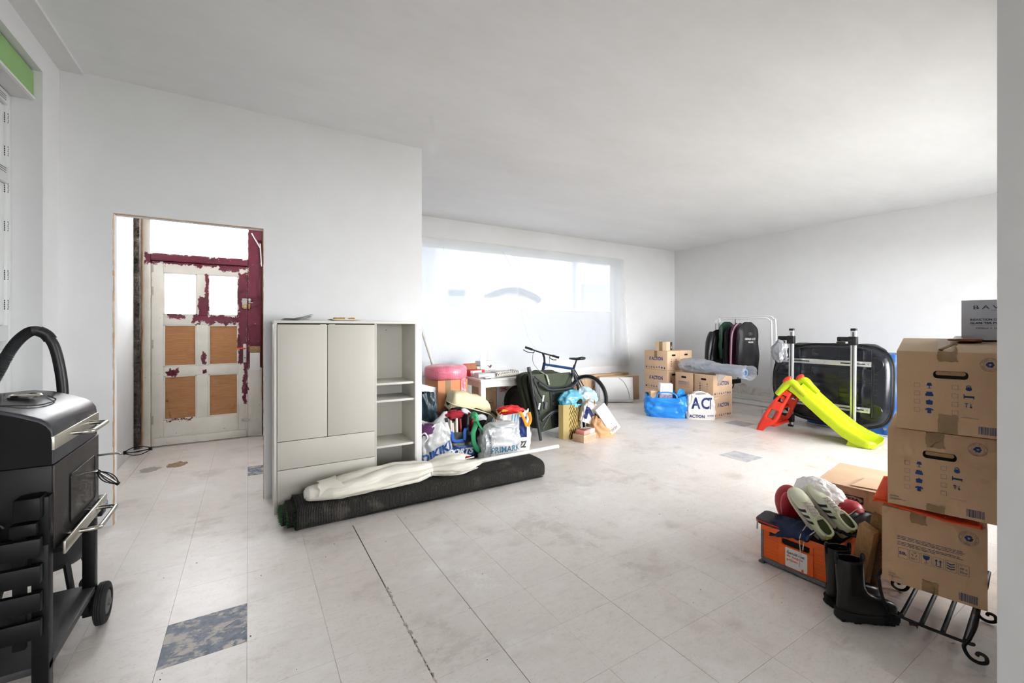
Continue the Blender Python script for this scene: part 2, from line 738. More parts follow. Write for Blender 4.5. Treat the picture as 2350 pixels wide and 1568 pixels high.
# ---- walls and ceiling
struct('ceiling', MB().bb(-1.3, 8.2, -3.2, 6.5, ZC, ZC + .15), M_CEIL, 'white plastered ceiling')
struct('trim_1', MB().bb(XL, -.933, -3.2, YP, ZC - .018, ZC), M_WALL, 'plaster strip along the ceiling above the side window')
w = MB()
WY0, WY1, WZ0, WZ1 = 1.75, 3.668, .85, 2.875
w.bb(-1.3, XL, -3.2, WY0, 0, ZC).bb(-1.3, XL, WY1, YP, 0, ZC).bb(-1.3, XL, WY0, WY1, 0, WZ0).bb(-1.3, XL, WY0, WY1, WZ1, ZC)
struct('wall_left', w, M_WALL, 'white plastered wall with a deep window recess')
w = MB()
DX0, DX1, DZ = -.787, .102, 2.13
w.bb(-1.3, DX0, YP, YP + .1, 0, ZC).bb(DX1, 1.399, YP, YP + .1, 0, ZC).bb(DX0, DX1, YP, YP + .1, DZ, ZC)
wp = struct('wall_partition', w, M_WALL, 'white plastered partition wall with a rough door opening')
random.seed(5)


def ragged(path, depth):
    mb = MB()
    for a, b in zip(path[:-1], path[1:]):
        a, b = Vector(a), Vector(b)
        n = max(4, int((b - a).length / .035))
        for k in range(n):
            p0, p1 = a.lerp(b, k / n), a.lerp(b, (k + 1) / n)
            mb.beam(p0, p1, random.uniform(.002, .0045), depth * random.uniform(.8, 1), (0, 1, 0))
    return mb


r = ragged([(DX0, YP + .016, 0), (DX0, YP + .016, DZ), (DX1, YP + .016, DZ), (DX1, YP + .016, 0)], .036)
obj('raw_edge', r, M_RAW, wp)
struct('wall_hall_left', MB().bb(-1.3, -1.06, YP + .1, 6.16, 0, ZC), M_WALL)
struct('wall_hall_right', MB().bb(.2, .3, YP + .1, YF, 0, ZC), M_WALL)
struct('trim_2', MB().bb(-1.09, -1.012, 6.12, 6.26, 0, ZC), M_ROUGH, 'strip of dark rough masonry beside the entrance door')
SX0, SX1, SZ0, SZ1 = 1.25, 6.33, .75, 2.69
FD0, FD1, FDZ = -1.012, .16, 2.95
w = MB()
Y1 = YF + .27
w.bb(-1.3, FD0, YF, Y1, 0, ZC).bb(FD1, SX0, YF, Y1, 0, ZC).bb(SX1, 8.2, YF, Y1, 0, ZC).bb(SX0, SX1, YF, Y1, 0, SZ0).bb(SX0, SX1, YF, Y1, SZ1, ZC).bb(FD0, FD1, YF, Y1, FDZ, ZC)
struct('wall_front', w, M_WALL, 'white plastered front wall around the shop window')
struct('wall_right', MB().bb(XR, 8.2, .2, YF, 0, ZC), M_WALL, 'long bare white wall')
w = MB()
BX0, BX1, BZ0, BZ1 = 3.2, 7.4, .5, 2.45
w.bb(2.05, BX0, .18, .3725, 0, ZC).bb(BX1, 8.2, .18, .3725, 0, ZC).bb(BX0, BX1, .18, .3725, 0, BZ0).bb(BX0, BX1, .18, .3725, BZ1, ZC).bb(2.05, 2.25, -3.2, .18, 0, ZC)
struct('wall_back', w, M_WALL, 'white wall end beside the stacked cartons')
w = MB()
w.bb(-1.3, -.15, -3.4, -3.2, 0, ZC).bb(1.35, 2.5, -3.4, -3.2, 0, ZC).bb(-.15, 1.35, -3.4, -3.2, 0, 1.0).bb(-.15, 1.35, -3.4, -3.2, 2.25, ZC)
struct('wall_rear', w, M_WALL)
# low skirting with damp stains on the right wall
t = NT('damp_plaster')
p = t.pos()
f = t.noise(p, 5, 6, .7, 1.0)
t.bsdf(t.ramp(f, [(.35, rgb((190, 172, 150))), (.5, rgb((214, 208, 200))), (.7, rgb((226, 224, 221)))]), .9, 0, t.bump(t.noise(p, 40, 5, .7), .6, .01))
M_DAMP = t.mat
mb = MB()


def damp(u, v):
    y = 2.2 + u * 3.6
    top = .30 + .10 * fn3(y * 3.1, 1.2) + .06 * fn3(y * 11, 4)
    return (XR - .004 - .003 * abs(fn3(y * 8, v * 6)), y, v * top)


mb.grid(damp, 60, 8)
tag(obj('trim_3', mb, M_DAMP, None, smooth=True), 'stained bare plaster band low on the long wall', kind='structure')

# ---- shop window in the front wall
M_FROST = film('frosted_glass', (132, 133, 135), .30, .80, .35, .02, 3, .05)
t = NT('clear_pane')
a = t.n('ShaderNodeBsdfTransparent')
g = t.n('ShaderNodeBsdfGlossy')
g.inputs['Roughness'].default_value = .03
x = t.n('ShaderNodeMixShader')
x.inputs[0].default_value = .06
t.l(a.outputs[0], x.inputs[1])
t.l(g.outputs[0], x.inputs[2])
t.l(x.outputs[0], t.out.inputs['Surface'])
M_GLASS = t.mat
t = NT('grey_tinted_pane')
a = t.n('ShaderNodeBsdfTransparent')
a.inputs[0].default_value = rgb((146, 148, 150))
g = t.n('ShaderNodeBsdfGlossy')
g.inputs['Roughness'].default_value = .03
x = t.n('ShaderNodeMixShader')
x.inputs[0].default_value = .05
t.l(a.outputs[0], x.inputs[1])
t.l(g.outputs[0], x.inputs[2])
t.l(x.outputs[0], t.out.inputs['Surface'])
M_GLASST = t.mat
w1 = tag(bpy.data.objects.new('window_1', None), 'wide shop window covered with plastic sheeting', kind='structure')
COL.objects.link(w1)
fr = .07
for (a, b, c, d) in ((SX0, SX1, SZ1 - fr, SZ1), (SX0, SX1, SZ0, SZ0 + fr), (SX0, SX0 + fr, SZ0 + fr, SZ1 - fr), (SX1 - fr, SX1, SZ0 + fr, SZ1 - fr)):
    obj('window_frame', MB().bb(a, b, 6.37, 6.45, c, d), M_PVC, w1, bevel=.006)
obj('pane', MB().bb(SX0 + fr, SX1 - fr, 6.405, 6.41, 1.694, SZ1 - fr), M_GLASST, w1)
obj('frosted_pane', MB().bb(SX0 + fr, SX1 - fr, 6.405, 6.41, SZ0 + fr, 1.692), M_FROST, w1)
obj('window_sill', MB().bb(SX0, SX1, 6.24, 6.37, SZ0, SZ0 + .02), M_PVC, w1, bevel=.004)
M_SHEET = film('clear_plastic_sheet', (243, 244, 246), .5, .52, .4, .25, 2.2, .015)


def sheet(u, v):
    z = 2.715 - v * (2.715 - .62)
    edge = 6.40 + .13 * v ** 1.3 + .02 * fn3(v * 7, 2) + .012 * fn3(v * 23, 5)
    x = 1.22 + u * (edge - 1.22)
    a = max(0, (u - .93) / .07)
    fold = .028 * a * math.sin(u * 330 + 5 * fn3(v * 3, 1)) * (.3 + v)
    y = 6.2 + .008 * fn3(x * 1.6 + z * .8, z * 1.1) + .004 * fn3(x * 6, z * 1.3, 3) - abs(fold) - .02 * a * v
    z += .03 * fn3(x * 2.2, 9) * v - .05 * v * max(0, u - .9) * fn3(u * 60, 3)
    return (x, min(y, 6.222), z)


s1 = obj('plastic_sheet', MB().grid(sheet, 260, 60), M_SHEET, None, smooth=True, angle=180)
tag(s1, 'milky plastic sheet taped over the wide shop window', 'plastic sheet')
# crease lines where the sheet is folded
for pts in ([(3.6, 2.62), (3.85, 2.2), (3.95, 1.7), (4.1, 1.2), (4.35, .9)], [(3.75, 2.6), (4.2, 2.25), (4.75, 1.8)], [(2.55, 2.6), (2.5, 1.9), (2.53, 1.2), (2.48, .8)], [(3.95, 1.75), (4.25, 1.3), (4.4, 1.1)]):
    mb = MB().tube([(q.x, 6.186, q.y) for q in [Vector((p_[0], p_[1], 0)) for p_ in spline([(a, b, 0) for a, b in pts], 8)]], .002, 5)
    obj('crease', mb, film('sheet_crease', (246, 247, 249), .8, .5), s1, smooth=True)
mb = MB()
for k in range(50):
    x = 1.3 + k * .1024
    mb.bb(x, x + .103, 6.215, 6.229, 2.70 + .006 * fn3(k * .9, 3), 2.735 + .006 * fn3(k * .7, 8))
obj('tape', mb, pm('masking_tape', (214, 212, 206), .6, var=.1), s1)

for nm, (x0, x1, z0, z1, yy) in (('added_window_yard', (BX0, BX1, BZ0, BZ1, .25)), ('added_window_rear', (-.15, 1.35, 1.0, 2.25, -3.35))):  # both windows are out of view and added for their daylight
    wn = tag(bpy.data.objects.new(nm, None), 'added unseen window that lets more daylight into the room', kind='structure')
    COL.objects.link(wn)
    for (a, b_, c_, e) in ((x0, x1, z1 - .07, z1), (x0, x1, z0, z0 + .07), (x0, x0 + .07, z0 + .07, z1 - .07), (x1 - .07, x1, z0 + .07, z1 - .07), ((x0 + x1) / 2 - .04, (x0 + x1) / 2 + .04, z0 + .07, z1 - .07)):
        obj('window_frame', MB().bb(a, b_, yy - .03, yy + .04, c_, e), M_PVC, wn, bevel=.006)

# ---- side window in the recess of the left wall
w2 = tag(bpy.data.objects.new('window_2', None), 'white plastic window with a green board above it in the recess', kind='structure')
COL.objects.link(w2)
obj('green_board', MB().bb(-1.25, -1.086, WY0, WY1 - .004, 2.705, 2.862), M_GREEN, w2, bevel=.002)
obj('board_edge', MB().bb(-1.089, -1.08, WY0, WY1 - .004, 2.698, 2.712), M_WALL, w2)
obj('soffit', MB().bb(-1.25, -1.088, WY0, WY1 - .004, 2.695, 2.704), M_WALL, w2)
xa, xb = -1.245, -1.177
obj('window_frame', MB().bb(xa, xb, WY1 - .055, WY1 - .002, WZ0, 2.69), M_PVC, w2, bevel=.006)
obj('window_frame', MB().bb(xa, xb, WY0, WY0 + .055, WZ0, 2.69), M_PVC, w2, bevel=.006)
for z0, z1 in ((2.62, 2.69), (2.17, 2.27), (1.27, 1.36), (1.14, 1.225), (WZ0, WZ0 + .07)):
    obj('window_rail', MB().bb(xa, xb + .004, WY0 + .05, WY1 - .05, z0, z1), M_PVC, w2, bevel=.006)
for z0, z1 in ((2.27, 2.62), (1.36, 2.17), (.92, 1.14)):
    for yy in (WY1 - .05, WY0 + .05 + .06):
        obj('sash', MB().bb(xa + .01, xb - .012, yy - .06, yy, z0, z1), M_PVC, w2, bevel=.008)
    obj('pane', MB().bb(-1.215, -1.21, WY0 + .11, WY1 - .11, z0, z1), M_GLASS, w2)
mb = MB()
for z in (2.52, 2.33, 2.12, 1.9, 1.62, 1.45):
    for k in range(5):
        mb.bb(-1.1768, -1.1764, WY1 - .052 + .004 * (k % 2), WY1 - .044 + .003 * (k % 2), z + k * .012, z + k * .012 + .008)
        mb.bb(-1.2, -1.185, WY1 - .0561, WY1 - .0558, z + k * .012, z + k * .012 + .008)
for z in (2.66, 2.25, 1.2):
    for k in range(3):
        mb.bb(-1.1728, -1.1722, WY1 - .16, WY1 - .08, z - k * .012, z - k * .012 + .003)
flat('film_print', mb, M_INK, w2)

# ---- entrance door
t = NT('peeling_door_paint')
p = t.pos()
nz = t.noise(p, 11, 5, .7, .6)
n2 = t.noise(p, 40, 3, .6)
o_ = t.sep(p)
nA = t.m('ADD', t.m('MULTIPLY', t.m('SUBTRACT', nz, .5), .22), t.m('MULTIPLY', t.m('SUBTRACT', n2, .5), .03))
X = t.m('ADD', o_[0], t.m('MULTIPLY', nA, .55))
Z = t.m('ADD', o_[2], nA)
mask = None
for rct in ((-.108, -.0085, .92, 2.02), (-.052, -.0085, .42, .95), (-.0085, .3, .86, 3.0), (-.99, .02, 2.075, 2.20), (-.56, -.1, 1.405, 1.5), (-.80, -.62, 1.47, 1.52), (-.50, -.40, 1.48, 1.72), (-.44, -.40, 1.7, 2.0),
            (-.80, -.70, .80, .87), (-.475, -.425, .92, 1.06), (-.455, -.42, .82, .87), (-.80, -.56, .286, .30), (-.31, -.1, 2.03, 2.1), (-.11, -.1, 1.45, 2.0)):
    r = t.rect(X, Z, *rct)
    mask = r if mask is None else t.m('MAXIMUM', mask, r)
chips = t.step(t.noise(p, 26, 4, .6), .69, .01)
bur = t.ramp(t.noise(p, 6, 4, .5), [(.3, rgb((100, 24, 46))), (.7, rgb((122, 34, 58)))])
wht = t.ramp(t.noise(p, 4, 5, .6), [(.3, rgb((222, 215, 202))), (.7, rgb((236, 231, 222)))])
wht = t.mix(t.m('MULTIPLY', t.step(t.noise(p, 32, 3, .6), .72, .01), .8), wht, rgb((94, 62, 48)))
c = t.mix(t.m('MULTIPLY', mask, t.m('SUBTRACT', 1.0, t.m('MULTIPLY', chips, .9))), wht, bur)
t.bsdf(c, .45, 0, t.bump(mask, .5, .003))
M_DOOR = t.mat
t = NT('plywood_panel')
p = t.pos()
f = t.noise(p, 5, 6, .6, 1.2, stretch=(1.2, 1, 14))
t.bsdf(t.ramp(f, [(.3, rgb((168, 112, 66))), (.7, rgb((192, 136, 86)))]), .55, 0, t.bump(f, .08, .002))
M_PLY = t.mat
M_STEEL = pm('dull_steel', (188, 188, 184), .38, .85, var=.2, scale=20)
M_BRASS = pm('brass_lock', (186, 148, 88), .4, .55, var=.2, scale=20)
d1 = tag(bpy.data.objects.new('door_1', None), 'white entrance door with peeling burgundy paint, plywood panels and two frosted panes', kind='structure')
COL.objects.link(d1)
y0, y1 = 6.27, 6.315


def dbox(name, x0, x1, z0, z1, ya=y0, yb=y1, mat=M_DOOR, bev=.004, par=d1):
    return obj(name, MB().bb(x0, x1, ya, yb, z0, z1), mat, par, bevel=bev)


dbox('door_post', -1.008, -.938, 0, FDZ, 6.245, 6.42)
obj('post_edge', MB().bb(-1.012, -1.0, 6.235, 6.25, 0, FDZ), M_RAW, d1)
obj('door_stop', MB().bb(-.06, .02, 6.32, 6.36, 0, 2.12).bb(-.96, -.9, 6.32, 6.36, 0, 2.12).bb(-.96, .02, 6.32, 6.36, 2.08, 2.14), M_DOOR, d1)
dbox('door_post', -.006, .145, 0, FDZ, 6.262, 6.42)
dbox('door_post', -.006, .2, 0, FDZ, 6.33, 6.43)
obj('post_edge', MB().bb(.145, .16, 6.245, 6.40, .45, FDZ), pm('dark_brown_wood', (120, 78, 48), .7, var=.3, scale=20), d1)
dbox('transom_bar', -.938, -.006, 2.115, 2.185, 6.25, 6.42)
dbox('transom_bead', -.938, -.006, 2.175, 2.2, 6.255, 6.28)
obj('transom_pane', MB().bb(-.938, -.006, 6.34, 6.345, 2.19, FDZ), M_GLASS, d1)
dbox('frame_head', -1.0, .15, FDZ - .06, FDZ, 6.25, 6.42)
dbox('stile', -.934, -.828, .012, 2.108)
dbox('stile', -.104, -.0085, .012, 2.108)
for z0, z1 in ((1.985, 2.108), (1.388, 1.498), (.80, .905), (.012, .292)):
    dbox('rail', -.828, -.104, z0, z1, y0 + .002, y1)
for z0, z1 in ((1.498, 1.985), (.905, 1.388), (.292, .80)):
    dbox('mullion', -.517, -.408, z0, z1, y0 + .003, y1)
for x0, x1 in ((-.828, -.517), (-.408, -.104)):
    for z0, z1 in ((.905, 1.388), (.292, .80)):
        dbox('panel', x0 + .004, x1 - .004, z0 + .004, z1 - .004, y0 + .016, y0 + .03, M_PLY, 0)
        for (a, b, c_, e) in ((x0, x1, z1 - .016, z1), (x0, x1, z0, z0 + .016), (x0, x0 + .016, z0, z1), (x1 - .016, x1, z0, z1)):
            dbox('panel_bead', a, b, c_, e, y0 + .006, y0 + .018, M_DOOR, .003)
    pn = film('frosted_door_glass', (250, 251, 253), .3, .9, .3, .02, 3, .04)
    dbox('pane', x0, x1, 1.498, 1.985, y0 + .018, y0 + .024, pn, 0)
    for (a, b, c_, e) in ((x0, x1, 1.97, 1.985), (x0, x1, 1.498, 1.513), (x0, x0 + .014, 1.498, 1.985), (x1 - .014, x1, 1.498, 1.985)):
        dbox('pane_bead', a, b, c_, e, y0 + .004, y0 + .018, M_DOOR, .003)
dbox('kick_board', -.91, -.02, .014, .10, y0 - .022, y0, M_DOOR, .005)
for z in (1.98, 1.72, 1.12, .26):
    h = MB()
    for k in range(3):
        h.lathe([(.008, 0), (.008, .03)], 10, Matrix.Translation((-.938, y0 - .006, z + k * .033)))
    h.bb(-.962, -.914, y0 - .003, y0, z, z + .096)
    obj('hinge', h, pm('painted_hinge', (200, 192, 176), .5, var=.25, scale=40), d1, smooth=True)
lk = obj('lock_plate', MB().bb(-.066, -.012, y0 - .012, y0, 1.60, 1.715).bb(-.075, -.01, y0 - .01, y0, 1.665, 1.69), M_STEEL, d1, bevel=.003)
obj('bolt', MB().tube([(-.06, y0 - .017, 1.70), (.03, y0 - .017, 1.70)], .005, 10).bb(.002, .022, y0 - .022, y0 - .008, 1.675, 1.715), M_STEEL, lk, smooth=True)
obj('key', MB().bb(.0, .048, y0 - .03, y0 - .024, 1.66, 1.667), M_STEEL, lk)
obj('lock_body', MB().bb(-.054, -.014, y0 - .035, y0 - .012, 1.585, 1.645), M_BRASS, lk, bevel=.006)
obj('lock_keeper', MB().bb(-.002, .022, y0 - .035, y0 - .008, 1.585, 1.65), M_BRASS, lk, bevel=.005)
obj('cylinder', MB().lathe([(.0115, 0), (.0115, .008)], 16, frame((-.034, y0 - .035, 1.615), (1, 0, 0), (0, 0, 1))), M_STEEL, lk, smooth=True)
hp = obj('handle_plate', MB().bb(-.055, -.02, y0 - .008, y0, .925, 1.155), pm('painted_plate', (216, 214, 208), .4, .2, var=.2, scale=30), d1, bevel=.003)
obj('door_handle', MB().tube(spline([(-.035, y0 - .005, 1.10), (-.035, y0 - .045, 1.10), (-.06, y0 - .06, 1.102), (-.125, y0 - .058, 1.104)], 6), [.009] * 12 + [.008] * 7, 10), pm('orange_plastic', (244, 92, 30), .4, var=.05), hp, smooth=True)
obj('keyhole', MB().lathe([(.006, 0), (.006, .003)], 12, frame((-.037, y0 - .009, .985), (1, 0, 0), (0, 0, 1))), pm('keyhole_black', (20, 20, 20), .7), hp)
dbox('door_bolt', -.07, .018, .205, .222, y0 - .014, y0, M_STEEL, .003)
obj('worn_block', MB().bb(.012, .128, 6.25, 6.263, 1.05, 1.125), pm('chipboard', (188, 156, 116), .9, col2=(140, 106, 70), scale=60), d1)
obj('cover_plate', MB().bb(.016, .124, 6.252, 6.263, .82, 1.045), pm('cover_white', (232, 230, 228), .6, var=.03), d1, bevel=.002)
mb = MB()
mb.beam((.035, 6.225, 2.52), (.125, 6.225, 2.35), .012, .02, (0, 1, 0)).beam((.125, 6.225, 2.40), (.14, 6.225, 2.12), .012, .02, (0, 1, 0))
obj('loose_lath', mb, M_WALL, d1)
obj('threshold', MB().bb(-1.0, .15, 6.24, 6.42, -.003, .010), pm('threshold_stone', (190, 180, 168), .8, var=.2), d1)

struct('courtyard_light_block', MB().bb(-2.5, -2.2, -8, 6.2, -.15, 8).bb(-2.5, -1.3, 6.0, 6.3, -.15, 8).bb(-2.5, -1.3, -8, -7.7, -.15, 8).bb(-2.2, -1.29, -8, 6.2, 3.06, 3.16).bb(-2.5, -1.29, -8, 6.3, -.25, -.15).bb(-2.3, -1.3, -3.4, -3.2, -.15, 3.5), pm('light_block_grey', (104, 108, 102), .9, var=.15, scale=2))  # unseen courtyard walls, roof and ground added to keep daylight off the side window

struct('added_yard_ground', MB().bb(2.26, 16, -20, .17, -.2, .004).bb(-12, 2.26, -20, -3.41, -.2, .004), pm('added_yard_grey', (150, 148, 143), .9, var=.15, scale=2))  # unseen ground added to cut the light that reaches the ceiling from below

# ---- the street outside, as seen through the panes
struct('ground_outside', MB().bb(-14, 30, 6.5, 26, -.35, -.15), pm('pale_paving', (226, 224, 220), .9, var=.1, scale=2))
M_FAC = pm('pale_facade', (236, 235, 232), .9, var=.05, scale=1)
M_FACD = pm('facade_trim', (206, 209, 216), .8, var=.1, scale=2)
M_FWIN = pm('facade_window_glass', (120, 150, 164), .2, var=.2, scale=1)
b = thing('street_building', 'pale building across the street seen through the shop window', 'building', (6, 14, -.15))
fb = obj('wall', MB().bb(-18, 22, 0, 4, 0, 5.6), M_FAC, b)
for (x0, x1, z0, z1) in ((5.88, 6.63, 1.2, 2.78), (4.3, 5.29, 1.2, 2.81), (12.47, 14.1, 1.2, 2.74), (-4.2, -3.0, 1.2, 2.8)):
    wf = obj('window', MB().bb(x0 - 6, x1 - 6, -.03, .01, z0 + .15, z1 + .15), M_FACD, b)
    obj('pane', MB().bb(x0 - 5.92, x1 - 6.08, -.04, -.028, z0 + .23, z1 + .07), M_FWIN, wf)
mb = MB()
N = 14
for k in range(N):
    a0, a1 = k / N, (k + 1) / N
    f = lambda a: (7.37 + a * 2.4 - 6, -.06, 2.45 + .36 * math.sin(PI * a) + .15)
    mb.beam(f(a0), f(a1), .2, .2, (0, 1, 0))
obj('arched_lintel', mb, pm('lintel_grey', (120, 128, 142), .8, var=.1), b)
obj('drainpipe', MB().tube([(5.56, -.1, 0), (5.56, -.1, 5.5)], .06, 10), M_FACD, b, smooth=True)
obj('pilaster', MB().bb(5.98, 8.2, -.12, .02, 0, 3.4), M_FACD, b)
obj('cornice', MB().bb(-7.2, -6.0, -.25, .02, 3.35, 3.5).bb(-7.0, -6.1, -.12, .02, 3.5, 4.6), M_FACD, b)
obj('pilaster', MB().bb(-1.3, -.6, -.12, .02, 0, 5.2), M_FACD, b)
# ------------------------------------------------------------------ charcoal grill
M_BLACK = pm('black_powder_coat', (9, 10, 11), .42, .0, var=.2, scale=8, bump=.05, bscale=300, spec=.3)
M_LID = pm('dark_grey_enamel', (70, 70, 75), .36, .25, var=.12, scale=3)
M_FRONT = pm('warm_dark_steel', (64, 60, 59), .4, .35, var=.1, scale=2)
M_CHROME = pm('polished_steel', (206, 202, 192), .2, 1.0, var=.1, scale=9)
M_BRUSH = pm('brushed_steel', (200, 196, 184), .33, .9, var=.12, scale=14, stretch=(8, .3, 8))
M_RUB = pm('black_rubber', (24, 24, 25), .75, var=.3, scale=30, bump=.2, bscale=80)
g = thing('charcoal_grill', 'black charcoal grill cart with closed grey lid and steel handles', 'grill', (-.80, 2.39, 0))
gx, gy = -.80, 2.39
XFr, YN, YFa = -.585 - gx, 2.137 - gy, 2.66 - gy
XB = -.98 - gx
prof = [(XFr, .864), (XFr, .963), (XFr - .004, .99), (XFr - .016, 1.011), (XFr - .035, 1.026), (XFr - .08, 1.047), (XFr - .14, 1.068), (XFr - .2, 1.078), (XB + .08, 1.07), (XB + .03, 1.045), (XB, .99), (XB, .864)]
mb = MB()


def lid_ring(y, k):
    return [Vector((x if abs(k) < 1e-6 else (x * (1 - k)), y, z - (k * .05 if z > .9 else 0))) for x, z in prof]


mb.loft([lid_ring(y, k) for y, k in ((YN, .035), (YN + .004, .01), (YN + .012, 0), (YFa - .012, 0), (YFa - .004, .01), (YFa, .035))])
lid = obj('lid', mb, M_LID, g, smooth=True, angle=50)
obj('side_wall', MB().prism([(x * .985, z - .012 if z > .9 else z) for x, z in prof], .006, frame((0, YN + .0005, 0), (1, 0, 0), (0, 0, 1))), M_BLACK, g, smooth=True)
vx, vy = -.735 - gx, 2.40 - gy
mb = MB().lathe([(.001, .0), (.045, .0), (.047, .006), (.042, .012), (.036, .0125), (.034, .010), (.002, .0105)], 28, Matrix.Translation((vx, vy, 1.076)))
obj('vent_cap', mb, M_CHROME, lid, smooth=True)
emb = spline([(-.70 - gx, 2.50 - gy, 1.0672), (-.668 - gx, 2.46 - gy, 1.057), (-.66 - gx, 2.40 - gy, 1.0535), (-.668 - gx, 2.30 - gy, 1.0565), (-.70 - gx, 2.24 - gy, 1.0665), (-.76 - gx, 2.2 - gy, 1.0755)], 8)
obj('embossed_rib', MB().tube([p_ - Vector((0, 0, .0012)) for p_ in emb], .0028, 6), M_LID, lid, smooth=True)
obj('steel_band', MB().bb(XFr - .03, XFr + .004, YN - .004, YFa, .914, .962), M_BRUSH, lid, bevel=.002)


def bar_handle(y0, y1, z, reach, r, par):
    pts = [(XFr, y0, z), (XFr + reach * .6, y0, z), (XFr + reach * .93, y0 + .008, z), (XFr + reach, y0 + .03, z), (XFr + reach, y1 - .03, z), (XFr + reach * .93, y1 - .008, z), (XFr + reach * .6, y1, z), (XFr, y1, z)]
    return obj('handle', MB().tube(spline(pts, 5), r, 12), M_CHROME, par, smooth=True)


bar_handle(2.31 - gy, 2.52 - gy, .938, .062, .0085, lid)
body = obj('fire_bowl', MB().bb(XB, XFr - .004, YN + .004, YFa - .004, .56, .86), M_BLACK, g, bevel=.004)
obj('front_panel', MB().bb(XFr - .004, XFr + .003, YN, YFa, .565, .86), M_FRONT, body, bevel=.002)
dy0, dy1, dz0, dz1 = 2.285 - gy, 2.585 - gy, .598, .782
mb = MB()
rr = rrect(dy1 - dy0, dz1 - dz0, .014)
mb.prism(rr, .0035, frame((XFr + .0028, (dy0 + dy1) / 2, (dz0 + dz1) / 2), (0, 1, 0), (0, 0, 1)))
fd = obj('fuel_door', mb, M_FRONT, body, bevel=.0015)
mb = MB()
mb.tube([(XFr + .0065, y, z) for y, z in [(q[0] + (dy0 + dy1) / 2, q[1] + (dz0 + dz1) / 2) for q in rrect(dy1 - dy0 + .003, dz1 - dz0 + .003, .015)]], .0016, 5, closed=True)
obj('door_gap', mb, M_BLACK, fd, smooth=True)


def crank(par, name, pts, grip0, grip1):
    c_ = obj(name, MB().tube(spline(pts, 6), .0048, 10), M_CHROME, par, smooth=True)
    a, b = Vector(grip0), Vector(grip1)
    ax = (b - a).normalized()
    u = ax.orthogonal().normalized()
    v = ax.cross(u)
    obj('grip_core', MB().tube([a, b], .0055, 10), M_CHROME, c_, smooth=True)
    mb = MB()
    for k in range(4):
        an = PI / 4 + k * PI / 2
        dd = u * math.cos(an) + v * math.sin(an)
        mb.tube([a.lerp(b, q) + dd * (.004 + .016 * math.sin(PI * q)) for q in [i / 10 for i in range(11)]], .0022, 6)
    mb.tube([a - ax * .004, a + ax * .008], .0085, 10).tube([b - ax * .008, b + ax * .004], .0085, 10)
    obj('wire_grip', mb, M_BLACK, c_, smooth=True)
    return c_


crank(g, 'height_crank', [(XFr, 2.645 - gy, .768), (XFr + .07, 2.645 - gy, .768), (XFr + .082, 2.645 - gy, .763), (XFr + .095, 2.645 - gy, .765)], (XFr + .095, 2.645 - gy, .765), (XFr + .19, 2.645 - gy, .772))
crank(g, 'door_latch', [(XFr, 2.435 - gy, .745), (XFr + .04, 2.435 - gy, .748), (XFr + .05, 2.437 - gy, .744)], (XFr + .05, 2.437 - gy, .744), (XFr + .105, 2.47 - gy, .675))
dr = obj('ash_drawer', MB().bb(XB + .03, XFr + .03, YN + .01, YFa - .02, .548, .562), M_BLACK, g)
obj('drawer_front', MB().bb(XFr + .026, XFr + .034, YN - .012, YFa - .012, .545, .59), M_BRUSH, dr, bevel=.002)
bar_handle(2.27 - gy, 2.52 - gy, .568, .092, .0085, dr)
for (x0, x1, y0_, y1_) in ((XFr - .042, XFr, YN - .045, YN - .001), (XFr - .042, XFr, YFa - .045, YFa - .001), (XB, XB + .042, YN - .045, YN - .001), (XB, XB + .042, YFa - .045, YFa - .001)):
    top = .60 if x0 > 0 and y0_ < 0 else .62
    obj('leg', MB().bb(x0, x1, y0_, y1_, .0 if y0_ < 0 else .06, top), M_BLACK, g, bevel=.003)
obj('corner_post', MB().bb(XFr - .042, XFr + .001, YN - .045, YN, .60, .765), M_BLACK, g, bevel=.004)
obj('bottom_shelf', MB().bb(XB, XFr, YN - .04, YFa - .01, .165, .19), pm('dark_shelf_board', (64, 63, 64), .5, var=.2, scale=10), g, bevel=.002)
obj('shelf_support', MB().bb(XB + .005, XFr - .012, YFa - .09, YFa - .05, .095, .165), M_BLACK, g)
for xx in (XFr - .005, XB - .03):
    M = frame((xx, 2.655 - gy, .09), (0, 1, 0), (0, 0, 1))
    wprof = [(.02, .002), (.06, .0), (.072, .002), (.084, .006), (.089, .010), (.087, .013), (.0895, .016), (.0875, .020), (.09, .024), (.0875, .028), (.089, .032), (.084, .040), (.074, .044), (.06, .0445), (.055, .036), (.02, .036)]
    wh = obj('wheel', MB().lathe(wprof, 36, M), M_RUB, g, smooth=True)
    obj('hub', MB().lathe([(.001, .030), (.054, .033), (.05, .041), (.018, .043), (.016, .05), (.001, .05)], 24, M), pm('grey_hub', (96, 94, 92), .5), wh, smooth=True)
obj('axle', MB().tube([(XB - .01, 2.655 - gy, .09), (XFr + .01, 2.655 - gy, .09)], .007, 8), M_STEEL, g)
ss = thing  # side table folded down at the near end
yt = YN - .075
for k in range(4):
    z1 = .640 - k * .0905
    obj('slat', MB().bb(XB + .0, XFr - .008, yt - .012, yt + .012, z1 - .062, z1), M_BLACK, g, bevel=.003)
for x0 in (XFr - .10, XB + .05):
    obj('slat_bracket', MB().bb(x0 + .02, x0 + .05, yt + .012, yt + .03, .27, .66), M_BLACK, g)
obj('hinge_block', MB().bb(XFr - .085, XFr - .02, yt - .0, YN - .045, .648, .69), M_BLACK, g, bevel=.004)
obj('hinge_block', MB().bb(XFr - .075, XFr - .01, YN - .08, YN - .02, .70, .775), M_BLACK, g, bevel=.005)
obj('hinge_hook', MB().tube(spline([(XFr - .115, yt, .63), (XFr - .12, yt, .67), (XFr - .105, yt, .70), (XFr - .095, yt, .69)], 5), .006, 8), M_BLACK, g, smooth=True)

